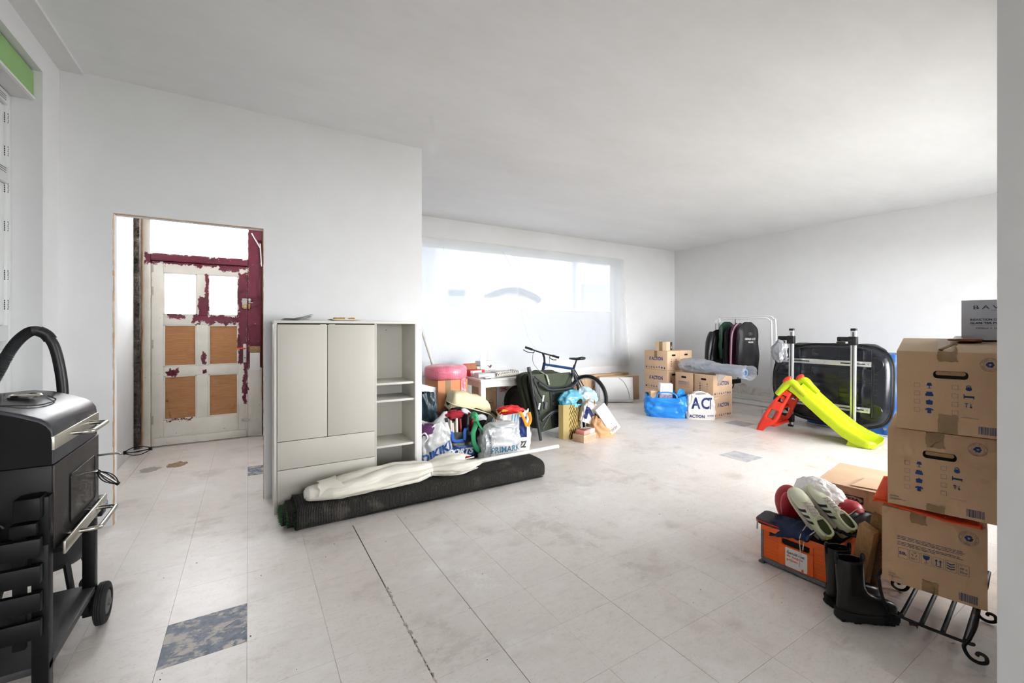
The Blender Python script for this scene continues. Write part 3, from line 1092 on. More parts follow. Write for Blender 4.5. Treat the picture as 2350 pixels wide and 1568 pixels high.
# ------------------------------------------------------------------ vacuum cleaner standing behind the grill
M_VAC = pm('vacuum_black', (34, 34, 36), .4, var=.15)
v = thing('vacuum_cleaner', 'black drum vacuum cleaner with ribbed hose behind the grill', 'vacuum cleaner', (-.83, 2.925, 0))
obj('drum', MB().lathe([(.001, .21), (.13, .215), (.15, .235), (.165, .29), (.17, .40), (.17, .52), (.001, .52)], 40), M_VAC, v, smooth=True)
hd = obj('motor_head', MB().lathe([(.001, .52), (.175, .522), (.178, .56), (.17, .62), (.14, .70), (.08, .73), (.001, .735)], 40), M_VAC, v, smooth=True)
obj('latch', MB().bb(.17, .212, -.04, .03, .41, .50), M_VAC, v, bevel=.006)
obj('latch_button', MB().lathe([(.022, 0), (.022, .02), (.016, .024)], 16, frame((.205, -.035, .47), (0, 1, 0), (0, 0, 1))), pm('blue_button', (34, 110, 170), .4), v, smooth=True)
for k in range(4):
    a = PI / 4 + k * PI / 2
    cst = obj('castor_leg', MB().tube([(.14 * math.cos(a), .14 * math.sin(a), .24), (.17 * math.cos(a), .17 * math.sin(a), .12), (.17 * math.cos(a), .17 * math.sin(a), .06)], .014, 8), M_VAC, v, smooth=True)
    obj('castor', MB().lathe([(.001, -.012), (.03, -.012), (.032, 0), (.03, .012), (.001, .012)], 18, frame((.17 * math.cos(a), .17 * math.sin(a), .032), (0, 0, 1), (math.cos(a), math.sin(a), 0))), M_RUB, cst, smooth=True)
hp_ = spline([(.06, -.08, .70), (.105, -.16, .84), (.115, -.2, .96), (.113, -.2, 1.075), (.102, -.2, 1.18), (.086, -.2, 1.262), (.066, -.2, 1.308)], 10)
obj('wand_elbow', MB().tube(hp_, .0195, 16), M_VAC, v, smooth=True)
obj('hose_cuff', MB().tube(spline([(.075, -.2, 1.292), (.06, -.2, 1.316), (.038, -.203, 1.33)], 5), .0235, 16), M_VAC, v, smooth=True)
hs = spline([(.055, -.2, 1.318), (.03, -.204, 1.332), (0, -.205, 1.318), (-.04, -.205, 1.262), (-.08, -.205, 1.163), (-.12, -.2, 1.05), (-.15, -.15, .9), (-.13, -.07, .78), (-.08, 0, .71)], 40)
obj('ribbed_hose', MB().tube(hs, [.0205 + (.0016 if (i % 2) else -.001) * (1 if i > 52 else .1) for i in range(len(hs))], 16), pm('hose_grey', (62, 62, 64), .45), v, smooth=True, angle=80)

# ------------------------------------------------------------------ white storage cabinet
M_CAB = pm('cream_white_foil', (198, 193, 182), .45, var=.04, scale=2)
M_CABL = pm('white_foil', (216, 213, 205), .42, var=.04, scale=2)
M_GAP = pm('dark_gap', (46, 42, 38), .9)
cb = thing('storage_cabinet', 'tall white cabinet with two doors, two drawers and open shelves', 'cabinet', (.158, 3.544, 0))
W_, D_, H_ = 1.062, .376, 1.402
th_ = .018
obj('side_panel', MB().bb(0, th_, 0, D_, 0, H_ - .02), M_CABL, cb, bevel=.001)
obj('side_panel', MB().bb(W_ - th_, W_, 0, D_, 0, H_ - .02), M_CABL, cb, bevel=.001)
obj('divider', MB().bb(.709, .727, .002, D_ - .01, .04, H_ - .02), M_CAB, cb, bevel=.001)
obj('top', MB().bb(-.001, W_ + .001, -.002, D_, H_ - .02, H_), M_CABL, cb, bevel=.001)
obj('plinth', MB().bb(th_, W_ - th_, .02, .035, 0, .04), M_CAB, cb)
obj('back_panel', MB().bb(th_, W_ - th_, D_ - .012, D_ - .004, .04, H_ - .02), M_CABL, cb)
obj('bottom', MB().bb(th_, W_ - th_, .004, D_ - .012, .04, .058), M_CAB, cb)
for i, z in enumerate((.385, .757, .897)):
    obj('shelf', MB().bb(.727, W_ - th_, .012, D_ - .012, z - .018, z), M_CABL, cb, bevel=.001)
for x0, x1, z0 in ((.02, .354, .522), (.358, .708, .522)):
    dd = obj('door', MB().bb(x0, x1, -.006, .012, z0, H_ - .03), M_CAB, cb, bevel=.0012)
    hx = x1 - .03 if x0 < .1 else x0 + .03
    obj('tab_handle', MB().bb(hx - .02, hx + .02, -.014, -.004, H_ - .032, H_ - .026), M_CABL, dd, bevel=.001)
for z0, z1 in ((.316, .518), (.03, .312)):
    dd = obj('drawer_front', MB().bb(.02, .708, -.006, .012, z0, z1), M_CAB, cb, bevel=.0012)
    obj('tab_handle', MB().bb(.345, .375, -.014, -.004, z1 - .005, z1 + .001), M_CABL, dd, bevel=.001)
obj('carcass_shadow_gap', MB().bb(th_, .709, .014, .02, .04, H_ - .02), M_GAP, cb)
obj('peg_hole', MB().lathe([(.004, 0), (.004, .002)], 10, frame((.90, D_ - .0125, 1.33), (1, 0, 0), (0, 0, 1))), M_GAP, cb)

M_GREYP = pm('grey_leaflet', (126, 127, 130), .45, var=.2, scale=20)
ml = thing('leaflet_pile', 'small pile of curled grey leaflets on top of the cabinet', 'leaflets', (.30, 3.70, 1.402), .1)
for k in range(4):
    def lf(u, w, k=k):
        return (-.09 + .2 * u + .008 * k, -.06 + .12 * w + .01 * k, .002 + .005 * k + (.012 + .006 * k) * max(0, u - .35) ** 1.2 * 2 + .004 * fn3(u * 3, w * 3, k))
    obj('leaflet', MB().grid(lf, 10, 6), M_GREYP, ml, smooth=True, solid=.0012)
tr = thing('paper_tray', 'flat cream paper tray lying on top of the cabinet', 'tray', (.665, 3.70, 1.402), .05)
def trf(u, w):
    a, b_ = abs(u - .5) * 2, abs(w - .5) * 2
    return (-.115 + .23 * u, -.08 + .16 * w, .003 + .012 * max(a, b_) ** 5)
obj('tray_sheet', MB().grid(trf, 18, 14), pm('cream_card', (232, 226, 206), .6, var=.05), tr, smooth=True, solid=.0015)
M_PEG = pm('raw_pine', (198, 150, 96), .6, col2=(156, 104, 60), scale=14, stretch=(1, 12, 12))
for k, (x, y, rz, ln) in enumerate(((.615, 3.69, .2, .07), (.645, 3.715, -.5, .06), (.695, 3.70, .05, .10))):
    pg = thing('wooden_block', ('short turned pine block standing in the paper tray', 'pine block lying askew in the paper tray', 'long pine stick with a white sleeve in the paper tray')[k], 'wood block', (x, y, 1.4085), rz)
    obj('stick', MB().lathe([(.001, 0), (.011, 0), (.012, ln * .25), (.009, ln * .5), (.012, ln * .8), (.010, ln), (.001, ln)], 14, frame((-ln / 2, 0, .012), (0, 1, 0), (0, 0, 1))), M_PEG, pg, smooth=True)
    if k == 2:
        obj('sleeve', MB().lathe([(.0125, .02), (.0125, .045)], 14, frame((-ln / 2, 0, .0125), (0, 1, 0), (0, 0, 1))), M_CABL, pg, smooth=True)

# ------------------------------------------------------------------ rolled artificial turf
t = NT('turf_backing')
p = t.obj()
x_ = t.sep(p)[0]
wv = t.m('SINE', t.m('MULTIPLY', x_, 620.0))
wb = t.m('ADD', t.m('MULTIPLY', wv, .5), .5)
c = t.mix(wb, rgb((24, 23, 22)), rgb((54, 51, 47)))
c = t.mix(t.m('MULTIPLY', t.step(t.noise(p, 130, 3, .6), .66, .03), .5), c, rgb((140, 132, 122)))
c = t.mix(t.m('MULTIPLY', t.step(t.noise(p, 5, 5, .6), .62, .06), .25), c, rgb((120, 112, 104)))
t.bsdf(c, .85, 0, t.bump(wb, .6, .004), .3)
M_BACK = t.mat
M_GRASS = pm('artificial_grass', (44, 110, 44), .6, col2=(28, 70, 30), scale=60)
tf = thing('artificial_turf_roll', 'rolled up artificial lawn with dark ribbed backing beneath the folded parasol', 'turf roll', (.27, 3.312, 0))


def spiral(x0, x1, a0, a1, w0, w1, h0, h1, nseg, nx, zc, seed, flare=0.0):
    """strip of rolled mat between two angles; w, h shrink along the spiral"""
    def fnn(u, s_):
        a = a0 + (a1 - a0) * s_
        w_, h_ = w0 + (w1 - w0) * s_, h0 + (h1 - h0) * s_
        c_, q = math.cos(a), math.sin(a)
        e = 2 / 3.6
        x = x0 + (x1 - x0) * u
        nn = 1 + .05 * fn3(x * 2.1, s_ * 3, seed) + flare * max(0, .12 - u)
        yy = w_ * math.copysign(abs(c_) ** e, c_) * nn
        zz = h_ * math.copysign(abs(q) ** e, q) * nn
        return (x, yy, max(.004, zc + zz))
    return MB().grid(fnn, nx, nseg)


mb = spiral(-.005, 1.99, -2.35, -2.35 + 2 * PI * 1.15, .178, .165, .081, .074, 60, 60, .083, 1)
obj('outer_layer', mb, M_BACK, tf, smooth=True, angle=180, solid=.008)
mb = spiral(-.05, 1.96, -1.9, -1.9 + 2 * PI * 1.5, .155, .10, .066, .040, 70, 40, .08, 4)
obj('inner_layer', mb, M_BACK, tf, smooth=True, angle=180, solid=.008)
mb = spiral(-.085, 1.9, -1.9, -1.9 + 2 * PI * 1.5, .125, .05, .05, .015, 60, 10, .08, 9)
obj('core_layer', mb, M_BACK, tf, smooth=True, angle=180, solid=.006)
random.seed(21)
gb = MB()
for (xo, w_, h_, n) in ((-.008, .168, .074, 420), (-.052, .145, .06, 500), (-.088, .115, .044, 520), (-.09, .07, .02, 300)):
    for k in range(n):
        a = random.uniform(0, 2 * PI)
        f = random.uniform(.72, 1.0)
        y_, z_ = w_ * f * math.copysign(abs(math.cos(a)) ** .77, math.cos(a)), .08 + h_ * f * math.copysign(abs(math.sin(a)) ** .77, math.sin(a))
        L = random.uniform(.012, .03)
        d = Vector((-random.uniform(.4, 1.0), random.uniform(-.6, .6), random.uniform(-.6, .6))).normalized() * L
        b0 = Vector((xo + .008, y_, max(.006, z_)))
        wv_ = Vector((0, random.uniform(-1, 1), random.uniform(-1, 1))).normalized() * .0014
        gb.add([b0 - wv_, b0 + wv_, b0 + d], [(0, 1, 2)])
tag(obj('grass_fringe', gb, M_GRASS, tf), kind='stuff')

# ------------------------------------------------------------------ folded parasol lying on the roll
M_CANV = pm('cream_canvas', (230, 225, 212), .8, var=.05, scale=6, bump=.25, bscale=700, bdist=.001)
M_POLE = pm('white_pole', (224, 222, 214), .35, var=.05)
pa = thing('folded_parasol', 'folded cream parasol with white pole lying on the turf roll', 'parasol', (.33, 3.235, .165))
PA0, PA1 = Vector((0, 0, .05)), Vector((2.2, .085, .045))
AX = (PA1 - PA0).normalized()
PY = Vector((0, 0, 1)).cross(AX).normalized()
PZ = AX.cross(PY)
prof_ = [(0.0, .034, .034), (.02, .048, .044), (.05, .056, .047), (.09, .074, .05), (.16, .104, .056), (.26, .12, .062), (.42, .11, .068), (.6, .106, .072), (.78, .094, .068), (.86, .066, .056), (.90, .05, .05), (.94, .066, .054), (1.02, .11, .062), (1.1, .135, .064), (1.18, .14, .058), (1.25, .125, .046)]


def canopy_ring(d, ry, rz, n=110):
    pts = []
    k_ = 0 if d < .1 else min(1, (d - .1) / .3)
    fl_ = max(0, (d - .9) / .35)
    for i in range(n):
        a = 2 * PI * i / n
        r = 1 + .22 * k_ * (abs(math.sin(3 * a + 2.2 * d + 1.2 * fn3(a * .7, d * 4))) - .6) + .17 * fl_ * math.sin(7 * a + 2.5 * d + 1.5 * fn3(a, d * 3)) + .04 * k_ * fn3(math.cos(a) * 6, math.sin(a) * 6, d * 16) + .10 * k_ * fn3(math.cos(a) * 2, math.sin(a) * 2, d * 7)
        y_, z_ = ry * r * math.cos(a), rz * r * math.sin(a)
        dd = d + fl_ * (.05 * math.sin(5 * a + .8) + .05 * math.sin(2 * a + 2))
        p_ = PA0 + AX * dd + PY * y_ * 1.16 + PZ * (z_ * 1.1 + .018 * k_)
        pts.append(Vector((p_.x, p_.y, max(.002, p_.z))))
    return pts


rings = []
for i in range(len(prof_) - 1):
    (d0, a0, b0), (d1, a1, b1) = prof_[i], prof_[i + 1]
    for k in range(8):
        f = k / 8
        rings.append(canopy_ring(d0 + (d1 - d0) * f, a0 + (a1 - a0) * f, b0 + (b1 - b0) * f))
rings.append(canopy_ring(*prof_[-1]))
cn = obj('canopy', MB().loft(rings, True, False), M_CANV, pa, smooth=True, angle=70)
obj('tip_cap', MB().lathe([(.001, -.012), (.026, -.008), (.033, .006), (.036, .022), (.034, .03)], 24, frame(PA0, PY, PZ)), M_POLE, pa, smooth=True)
def vflap(u, w):
    a = 1.2 + u * 4.6
    d = .075 + w * .15
    ry, rz = .07 + .05 * w + .005, .053 + .013 * w + .005
    p_ = PA0 + AX * (d + .035 * math.sin(a * 2.3 + .5) * w + .02 * fn3(a * 2, w * 2)) + PY * ry * math.cos(a) * (1.06 + .05 * fn3(a * 1.7, w * 3)) + PZ * (rz * math.sin(a) * 1.08 + .008)
    return Vector((p_.x, p_.y, max(.003, p_.z)))
obj('vent_flap', MB().grid(vflap, 30, 8), M_CANV, cn, smooth=True, angle=180)
tie = [PA0 + AX * (.90 + .004 * math.sin(3 * a)) + PY * .053 * math.cos(a) + PZ * (.053 * math.sin(a) + .012) for a in [2 * PI * k / 24 for k in range(24)]]
obj('tie_strap', MB().tube([(p_.x, p_.y, max(.008, p_.z)) for p_ in tie], .008, 8, closed=True), M_CANV, cn, smooth=True)
obj('pole', MB().tube([PA0 + AX * .02, PA0 + AX * 2.2], .0185, 16), M_POLE, pa, smooth=True, angle=60)
for k in range(8):
    a = 2 * PI * k / 8
    q = PY * .05 * math.cos(a) + PZ * .045 * math.sin(a)
    if (PA0 + AX * 1.28 + q).z < .01:
        continue
    obj('rib_end', MB().tube([PA0 + AX * 1.1 + q * .8, PA0 + AX * 1.30 + q], .005, 6), M_POLE, pa, smooth=True)
obj('pole_cap', MB().tube([PA0 + AX * 2.195, PA0 + AX * 2.215], .0205, 16), M_POLE, pa, smooth=True)
# ------------------------------------------------------------------ moving cartons
def cardboard(name, c0, c1):
    if name in MATS:
        return MATS[name]
    t = NT(name)
    p = t.obj()
    f = t.noise(p, 3, 5, .6)
    g_ = t.noise(p, 160, 3, .6)
    c = t.ramp(f, [(.3, rgb(c0)), (.7, rgb(c1))])
    c = t.mix(t.m('MULTIPLY', t.step(g_, .6, .1), .08), c, rgb((110, 80, 56)))
    t.bsdf(c, .8, 0, t.bump(t.noise(p, 14, 4, .6), .12, .004), .25)
    MATS[name] = t.mat
    return t.mat


M_CARD = cardboard('brown_cardboard', (198, 162, 127), (210, 176, 140))
M_CARDL = cardboard('pale_cardboard', (206, 180, 150), (218, 194, 166))
M_CARDD = cardboard('inner_cardboard', (164, 128, 94), (178, 142, 106))
M_BLUE = pm('blue_print', (30, 62, 122), .7, var=.1)
M_NAVY = pm('grey_blue_print', (82, 88, 116), .7, var=.1)
M_HOLE = pm('dark_hole', (16, 13, 11), .95)
t = NT('parcel_tape')
b_ = t.n('ShaderNodeBsdfPrincipled')
b_.inputs['Base Color'].default_value = rgb((172, 146, 108))
b_.inputs['Roughness'].default_value = .22
t.l(t.bump(t.noise(t.obj(), 40, 4, .6, 1), .3, .004), b_.inputs['Normal'])
tp_ = t.n('ShaderNodeBsdfTransparent')
tp_.inputs[0].default_value = rgb((236, 222, 196))
mx_ = t.n('ShaderNodeMixShader')
mx_.inputs[0].default_value = .45
t.l(b_.outputs[0], mx_.inputs[1])
t.l(tp_.outputs[0], mx_.inputs[2])
t.l(mx_.outputs[0], t.out.inputs['Surface'])
M_TAPE = t.mat


def icon(mb, kind, M, s=.011):
    """small household pictograms"""
    S = lambda pts: poly2(mb, [(x * s, y * s) for x, y in pts], M)
    if kind == 'lamp':
        S([(-.7, 0), (.7, 0), (.45, 1), (-.45, 1)]); S([(-.1, -.8), (.1, -.8), (.1, 0), (-.1, 0)]); S([(-.5, -.95), (.5, -.95), (.5, -.8), (-.5, -.8)])
    elif kind == 'sofa':
        S([(-1, -.7), (1, -.7), (1, .1), (.75, .15), (.75, .8), (-.75, .8), (-.75, .15), (-1, .1)])
    elif kind == 'pot':
        S([(-.75, -.8), (.75, -.8), (.85, .3), (-.85, .3)]); S([(-1, .3), (1, .3), (.6, .65), (-.6, .65)]); S([(-.25, .65), (.25, .65), (.2, .9), (-.2, .9)])
    elif kind == 'shirt':
        S([(-.5, -.9), (.5, -.9), (.5, .2), (1, 0), (1.05, .4), (.5, .85), (-.5, .85), (-1.05, .4), (-1, 0), (-.5, .2)])
    elif kind == 'weight':
        S([(.75 * math.cos(a) * (1 if abs(math.sin(a)) < .8 else 1), -.3 + .65 * math.sin(a)) for a in [2 * PI * k / 14 for k in range(14)]])
        ring2(mb, .6 * s, .55 * s, .2 * s, M @ Matrix.Translation((0, .4 * s, 0)), 16)
    elif kind == 'bed':
        S([(-1.2, -.7), (-1, -.7), (-1, .8), (-1.2, .8)]); S([(-1, -.35), (1.1, -.35), (1.1, .25), (-1, .25)]); S([(1.1, -.7), (1.3, -.7), (1.3, .3), (1.1, .3)])
    elif kind == 'tools':
        S([(-.6, -.8), (-.4, -.8), (-.4, .3), (-.6, .3)]); S([(-.9, .4), (-.1, .4), (-.1, .7), (-.9, .7)]); S([(.4, -.2), (.55, -.2), (.55, .7), (.4, .7)])
        S([(.5 + .3 * math.cos(a), -.5 + .3 * math.sin(a)) for a in [2 * PI * k / 12 for k in range(12)]])
    elif kind == 'tree':
        S([(-.12, -1), (.12, -1), (.12, -.4), (-.12, -.4)]); S([(-.8, -.4), (.8, -.4), (0, 1)])
    elif kind == 'house':
        S([(-.8, -.8), (.8, -.8), (.8, .1), (0, .9), (-.8, .1)])
    elif kind == 'boot':
        S([(-.6, -.9), (.8, -.9), (.8, -.4), (0, -.2), (0, .9), (-.6, .9)])
    elif kind == 'star':
        S([((.95 if k % 2 == 0 else .4) * math.sin(2 * PI * k / 10), (.95 if k % 2 == 0 else .4) * math.cos(2 * PI * k / 10)) for k in range(10)])


def round_text(mb, s, r, a0, a1, h, M, inside=False):
    n = len(s)
    for i, ch in enumerate(s):
        if ch == ' ':
            continue
        a = a0 + (a1 - a0) * i / (n - 1)
        g_ = text_mesh(ch, h)
        R = Matrix.Translation((r * math.cos(a), r * math.sin(a), 0)) @ Matrix.Rotation(a + (PI / 2 if inside else -PI / 2), 4, 'Z')
        mb.add([R @ v_ for v_ in g_.v], g_.f, M)


def emblem(M, par, r=.028):
    mb = MB()
    ring2(mb, r, r, .0009, M, 36)
    ring2(mb, r * .66, r * .66, .0006, M, 30)
    round_text(mb, 'MADE WITH', r * .82, 2.7, .44, r * .19, M)
    round_text(mb, 'RECYCLED PAPER', r * .83, 3.45, 5.97, r * .17, M, True)
    flat('emblem_ring', mb, M_NAVY, par)
    mb = MB()
    for k in range(3):
        R = M @ Matrix.Rotation(k * 2 * PI / 3, 4, 'Z')
        q = r * .5
        poly2(mb, [(-.55 * q, .25 * q), (.2 * q, .25 * q), (.2 * q, .05 * q), (.75 * q, .5 * q), (.2 * q, .95 * q), (.2 * q, .75 * q), (-.55 * q, .75 * q)], R)
    flat('emblem_arrows', mb, M_BLUE, par)


def barcode(M, par, w=.048, h=.03):
    mb = MB()
    random.seed(4)
    x = -w / 2
    while x < w / 2:
        b = random.choice((.001, .0016, .0026, .004))
        rect2(mb, x, x + b, -h / 2, h / 2, M)
        x += b + random.choice((.001, .0014, .002))
    flat('barcode', mb, M_NAVY, par)


def small_lines(mb, x0, y0, widths, h, pitch, M):
    for i, w in enumerate(widths):
        x = x0
        random.seed(i + int(abs(x0) * 999))
        while x < x0 + w:
            b = random.uniform(.006, .024)
            rect2(mb, x, min(x + b, x0 + w), y0 - i * pitch, y0 - i * pitch + h, M)
            x += b + .0025


CD, CW, CH = .48, .318, .325


def carton_shell(c, D, W, H, slot=True, rise=0.0, mat=M_CARD, top=None):
    """body with a separate front sheet carrying a real hand slot, and top flaps"""
    obj('body', MB().bb(.0045, D, -W / 2, W / 2, 0, H - .004), mat, c, bevel=.002)
    mb = MB()
    sw, sz, sh = .045, H * .715, .0135
    if slot:
        y = Vector
        mb.bb(0, .004, -W / 2, W / 2, 0, sz - sh).bb(0, .004, -W / 2, W / 2, sz + sh, H - .003).bb(0, .004, -W / 2, -sw, sz - sh, sz + sh).bb(0, .004, sw, W / 2, sz - sh, sz + sh)
    else:
        mb.bb(0, .004, -W / 2, W / 2, 0, H - .003)
    obj('front_sheet', mb, mat, c)
    if slot:
        hl = obj('hand_slot', MB().prism(rrect(2 * sw + .008, 2 * sh + .003, sh * .9), .0012, frame((.0002, 0, sz), (0, -1, 0), (0, 0, 1))), M_HOLE, c)
        obj('slot_flap', MB().prism(rrect(2 * sw * .93, sh * 1.15, sh * .5), .0012, frame((-.001, 0, sz + sh * .45), (0, -1, 0), (0, 0, 1))), M_CARDD, hl)
    mt = top or mat
    for s_ in (-1, 1):
        mb = MB()
        a, b = (.001, W / 2 - .001) if s_ > 0 else (-W / 2 + .001, -.001)
        mb.add([(0, a, H - .003), (D, a, H - .003 + rise), (D, b, H - .003 + rise), (0, b, H - .003), (0, a, H), (D, a, H + rise), (D, b, H + rise), (0, b, H)],
               [(0, 3, 2, 1), (4, 5, 6, 7), (0, 1, 5, 4), (1, 2, 6, 5), (2, 3, 7, 6), (3, 0, 4, 7)])
        obj('top_flap', mb, mt, c)


def face_frame(W, H, off=-.0007):
    return frame((off, 0, H / 2), (0, -1, 0), (0, 0, 1))


def tape_front(c, x, z0, z1, w=.056, over=None, rise=0.0, H=CH):
    def tf_(u, v_):
        return (-.0012 - .001 * abs(fn3(u * 5, v_ * 5, z0 * 9)), x - w / 2 + w * u + .006 * fn3(v_ * 3, z0, 2), z0 + (z1 - z0) * v_ + .004 * fn3(u * 4, z0 * 3))
    tp = obj('tape', MB().grid(tf_, 6, 8), M_TAPE, c, smooth=True, angle=180)
    if over:
        obj('tape', MB().grid(lambda u, v_: (over * v_, x - w / 2 + w * u, H + .0015 + rise * over * v_ / CD + .001 * fn3(u * 6, v_ * 9)), 6, 16), M_TAPE, c, smooth=True, angle=180)
    return tp


def end_prints(c, W=CW, H=CH, brand=False):
    M = face_frame(W, H)
    for i in range(4):
        z = .023 - i * .0335
        flat('check_box', outline2(MB(), -.105, -.088, z - .0085, z + .0085, .0008, M), M_NAVY, c)
        flat('check_box', outline2(MB(), .004, .021, z - .0085, z + .0085, .0008, M), M_NAVY, c)
    flat('write_line', rect2(MB(), .029, .078, -.093, -.0922, M), M_NAVY, c)
    for i, k in enumerate(('lamp', 'sofa', 'pot', 'shirt')):
        ic = MB()
        icon(ic, k, M @ Matrix.Translation((-.06, .023 - i * .0335, 0)), .0118)
        flat('pictogram', ic, M_BLUE, c)
    for i, k in enumerate(('weight', 'bed', 'tools')):
        ic = MB()
        icon(ic, k, M @ Matrix.Translation((.050, .023 - i * .0335, 0)), .0115)
        flat('pictogram', ic, M_BLUE, c)
    emblem(M @ Matrix.Translation((.106, .117, 0)), c, .026)
    barcode(M @ Matrix.Translation((.100, -.136, 0)), c)
    if brand:
        text('ACTION', .0065, M @ Matrix.Translation((-.138, -.128, 0)), M_NAVY, c, .028, .02)
        mb = MB()
        small_lines(mb, -.152, -.137, (.04, .052, .03), .0012, .0034, M)
        flat('small_print', mb, M_NAVY, c)


# -- wrought iron stand carrying the stack
M_IRON = pm('black_wrought_iron', (40, 40, 42), .55, .4, var=.3, scale=30, bump=.2, bscale=120)
st = thing('iron_stand', 'low black wrought iron slatted stand with scrolled feet under the cartons', 'stand', (2.50, .64, 0), .12)
for yy, sg in ((.145, 1), (-.105, -1)):
    for xx in (-.03, .36):
        arm = spline([(xx, yy + sg * .03, .218), (xx, yy + sg * .022, .15), (xx, yy + sg * .004, .085), (xx, yy - sg * .01, .05), (xx, yy + sg * .004, .017), (xx, yy + sg * .03, .008), (xx, yy + sg * .052, .02), (xx, yy + sg * .05, .042), (xx, yy + sg * .032, .046), (xx, yy + sg * .026, .034)], 8)
        obj('scroll_leg', MB().tube(arm, .0068, 8), M_IRON, st, smooth=True)
    obj('side_rail', MB().tube([(-.06, yy + sg * .03, .2185), (.4, yy + sg * .03, .2185)], .0068, 8), M_IRON, st, smooth=True)
for xx in (-.028, .358):
    obj('cross_rail', MB().tube(spline([(xx, .128, .075), (xx, .12, .068), (xx, 0, .066), (xx, -.11, .068), (xx, -.12, .076)], 6), .0065, 8), M_IRON, st, smooth=True)
for k in range(4):
    yy = .095 - k * .065
    obj('deck_bar', MB().tube([(-.035, yy, .078), (.365, yy, .078)], .0085, 10), M_IRON, st, smooth=True)

c1 = thing('moving_carton', 'brown moving carton with care symbols, bottom of the stack on the iron stand', 'carton', (2.452, .632, .226), math.radians(11.6), 'stacked moving cartons')
carton_shell(c1, CD, CW, CH, slot=False)
M = face_frame(CW, CH)
mb = MB()
small_lines(mb, -.108, .045, (.2, .205, .198), .0024, .0062, M)
small_lines(mb, -.108, .020, (.19, .2, .12), .0024, .0062, M)
flat('small_print', mb, M_NAVY, c1)
mb, ic = MB(), MB()
for i in range(6):
    x = -.105 + i * .0365
    outline2(mb, x, x + .032, -.048, -.004, .0009, M)
flat('symbol_frames', mb, M_NAVY, c1)
text('50L', .013, M @ Matrix.Translation((-.089, -.026, 0)), M_BLUE, c1, .024, .03)
x = -.0525 + .0
cyc = MB()
for k in range(3):
    R = M @ Matrix.Translation((-.0525, -.018, 0)) @ Matrix.Rotation(k * 2 * PI / 3, 4, 'Z')
    poly2(cyc, [(-.004, .006), (.003, .006), (.003, .0045), (.006, .007), (.003, .0095), (.003, .008), (-.004, .008)], R)
small_lines(cyc, -.064, -.034, (.02, .022, .016), .0012, .0032, M)
flat('recycling_symbol', cyc, M_NAVY, c1)
Mx = M @ Matrix.Translation((-.016, -.026, 0))
poly2(ic, [(-.011, .016), (.011, .016), (.009, .004), (.003, -.001), (-.003, -.001), (-.009, .004)], Mx)
poly2(ic, [(-.0008, -.014), (.0008, -.014), (.0008, 0), (-.0008, 0)], Mx)
poly2(ic, [(-.007, -.0155), (.007, -.0155), (.007, -.014), (-.007, -.014)], Mx)
Mx = M @ Matrix.Translation((.0205, -.026, 0))
for dx in (-.006, .006):
    poly2(ic, [(dx - .0015, -.01), (dx + .0015, -.01), (dx + .0015, .006), (dx + .005, .006), (dx, .015), (dx - .005, .006), (dx - .0015, .006)], Mx)
poly2(ic, [(-.011, -.0155), (.011, -.0155), (.011, -.013), (-.011, -.013)], Mx)
Mx = M @ Matrix.Translation((.057, -.026, 0))
for dz in (-.010, 0, .010):
    poly2(ic, [(-.012, dz + .001), (0, dz - .004), (.012, dz + .001), (.012, dz + .005), (0, dz), (-.012, dz + .005)], Mx)
flat('handling_symbols', ic, M_BLUE, c1)
text('48 x', .009, M @ Matrix.Translation((.0935, -.022, 0)), M_NAVY, c1, .022, .02)
text('32cm', .009, M @ Matrix.Translation((.0935, -.036, 0)), M_NAVY, c1, .022, .02)
text('ca.', .004, M @ Matrix.Translation((.087, -.010, 0)), M_NAVY, c1)
emblem(M @ Matrix.Translation((.108, .108, 0)), c1)
barcode(M @ Matrix.Translation((.105, -.135, 0)), c1, .05, .032)
text('ACTION', .0055, M @ Matrix.Translation((-.125, -.128, 0)), M_NAVY, c1, .024, .02)
mb = MB()
small_lines(mb, -.137, -.136, (.034, .045, .026), .0011, .0032, M)
flat('small_print', mb, M_NAVY, c1)
tape_front(c1, .04, CH - .045, CH + .001, .05)
tape_front(c1, .005, .002, .05, .05)

c2 = thing('moving_carton', 'brown moving carton with torn hand slot in the middle of the stack', 'carton', (2.397, .594, .590), math.radians(14), 'stacked moving cartons')
carton_shell(c2, CD, CW, CH)
end_prints(c2, brand=True)
tape_front(c2, .012, CH - .062, CH + .001, .054)
tape_front(c2, .012, .001, .03, .054)
c3 = thing('moving_carton', 'brown taped moving carton on top of the stack beside the wall', 'carton', (2.372, .556, .924), math.radians(14), 'stacked moving cartons')
carton_shell(c3, CD, CW, CH, rise=.045, top=M_CARDL)
end_prints(c3)
tape_front(c3, .008, CH - .04, CH + .001, .056, CD - .02, .045)
tape_front(c3, .008, .001, .075, .056)
obj('loose_tape', MB().tube(spline([(.02, .03, CH + .006), (.06, .0, CH + .022), (.1, -.015, CH + .03), (.16, -.02, CH + .026)], 6), .005, 8), M_TAPE, c3, smooth=True)

# orange cloth wedged between the lower two cartons
M_ORC = pm('orange_fleece', (240, 84, 40), .85, var=.12, scale=8)
oc = thing('orange_cloth', 'folded orange cloth wedged between two cartons of the stack', 'cloth', (2.43, .62, .5515), math.radians(13))


def ocf(u, v_):
    y = .192 - .33 * u
    x = -.012 + .42 * v_
    z = .006 + .024 * max(0, 1 - u * 1.5) + .003 * fn3(u * 6, v_ * 5)
    if u < .16:
        z += .004 * math.sin(u / .16 * PI)
        x -= .016 * (1 - u / .16) * (1 - v_)
    return (x, y, z)


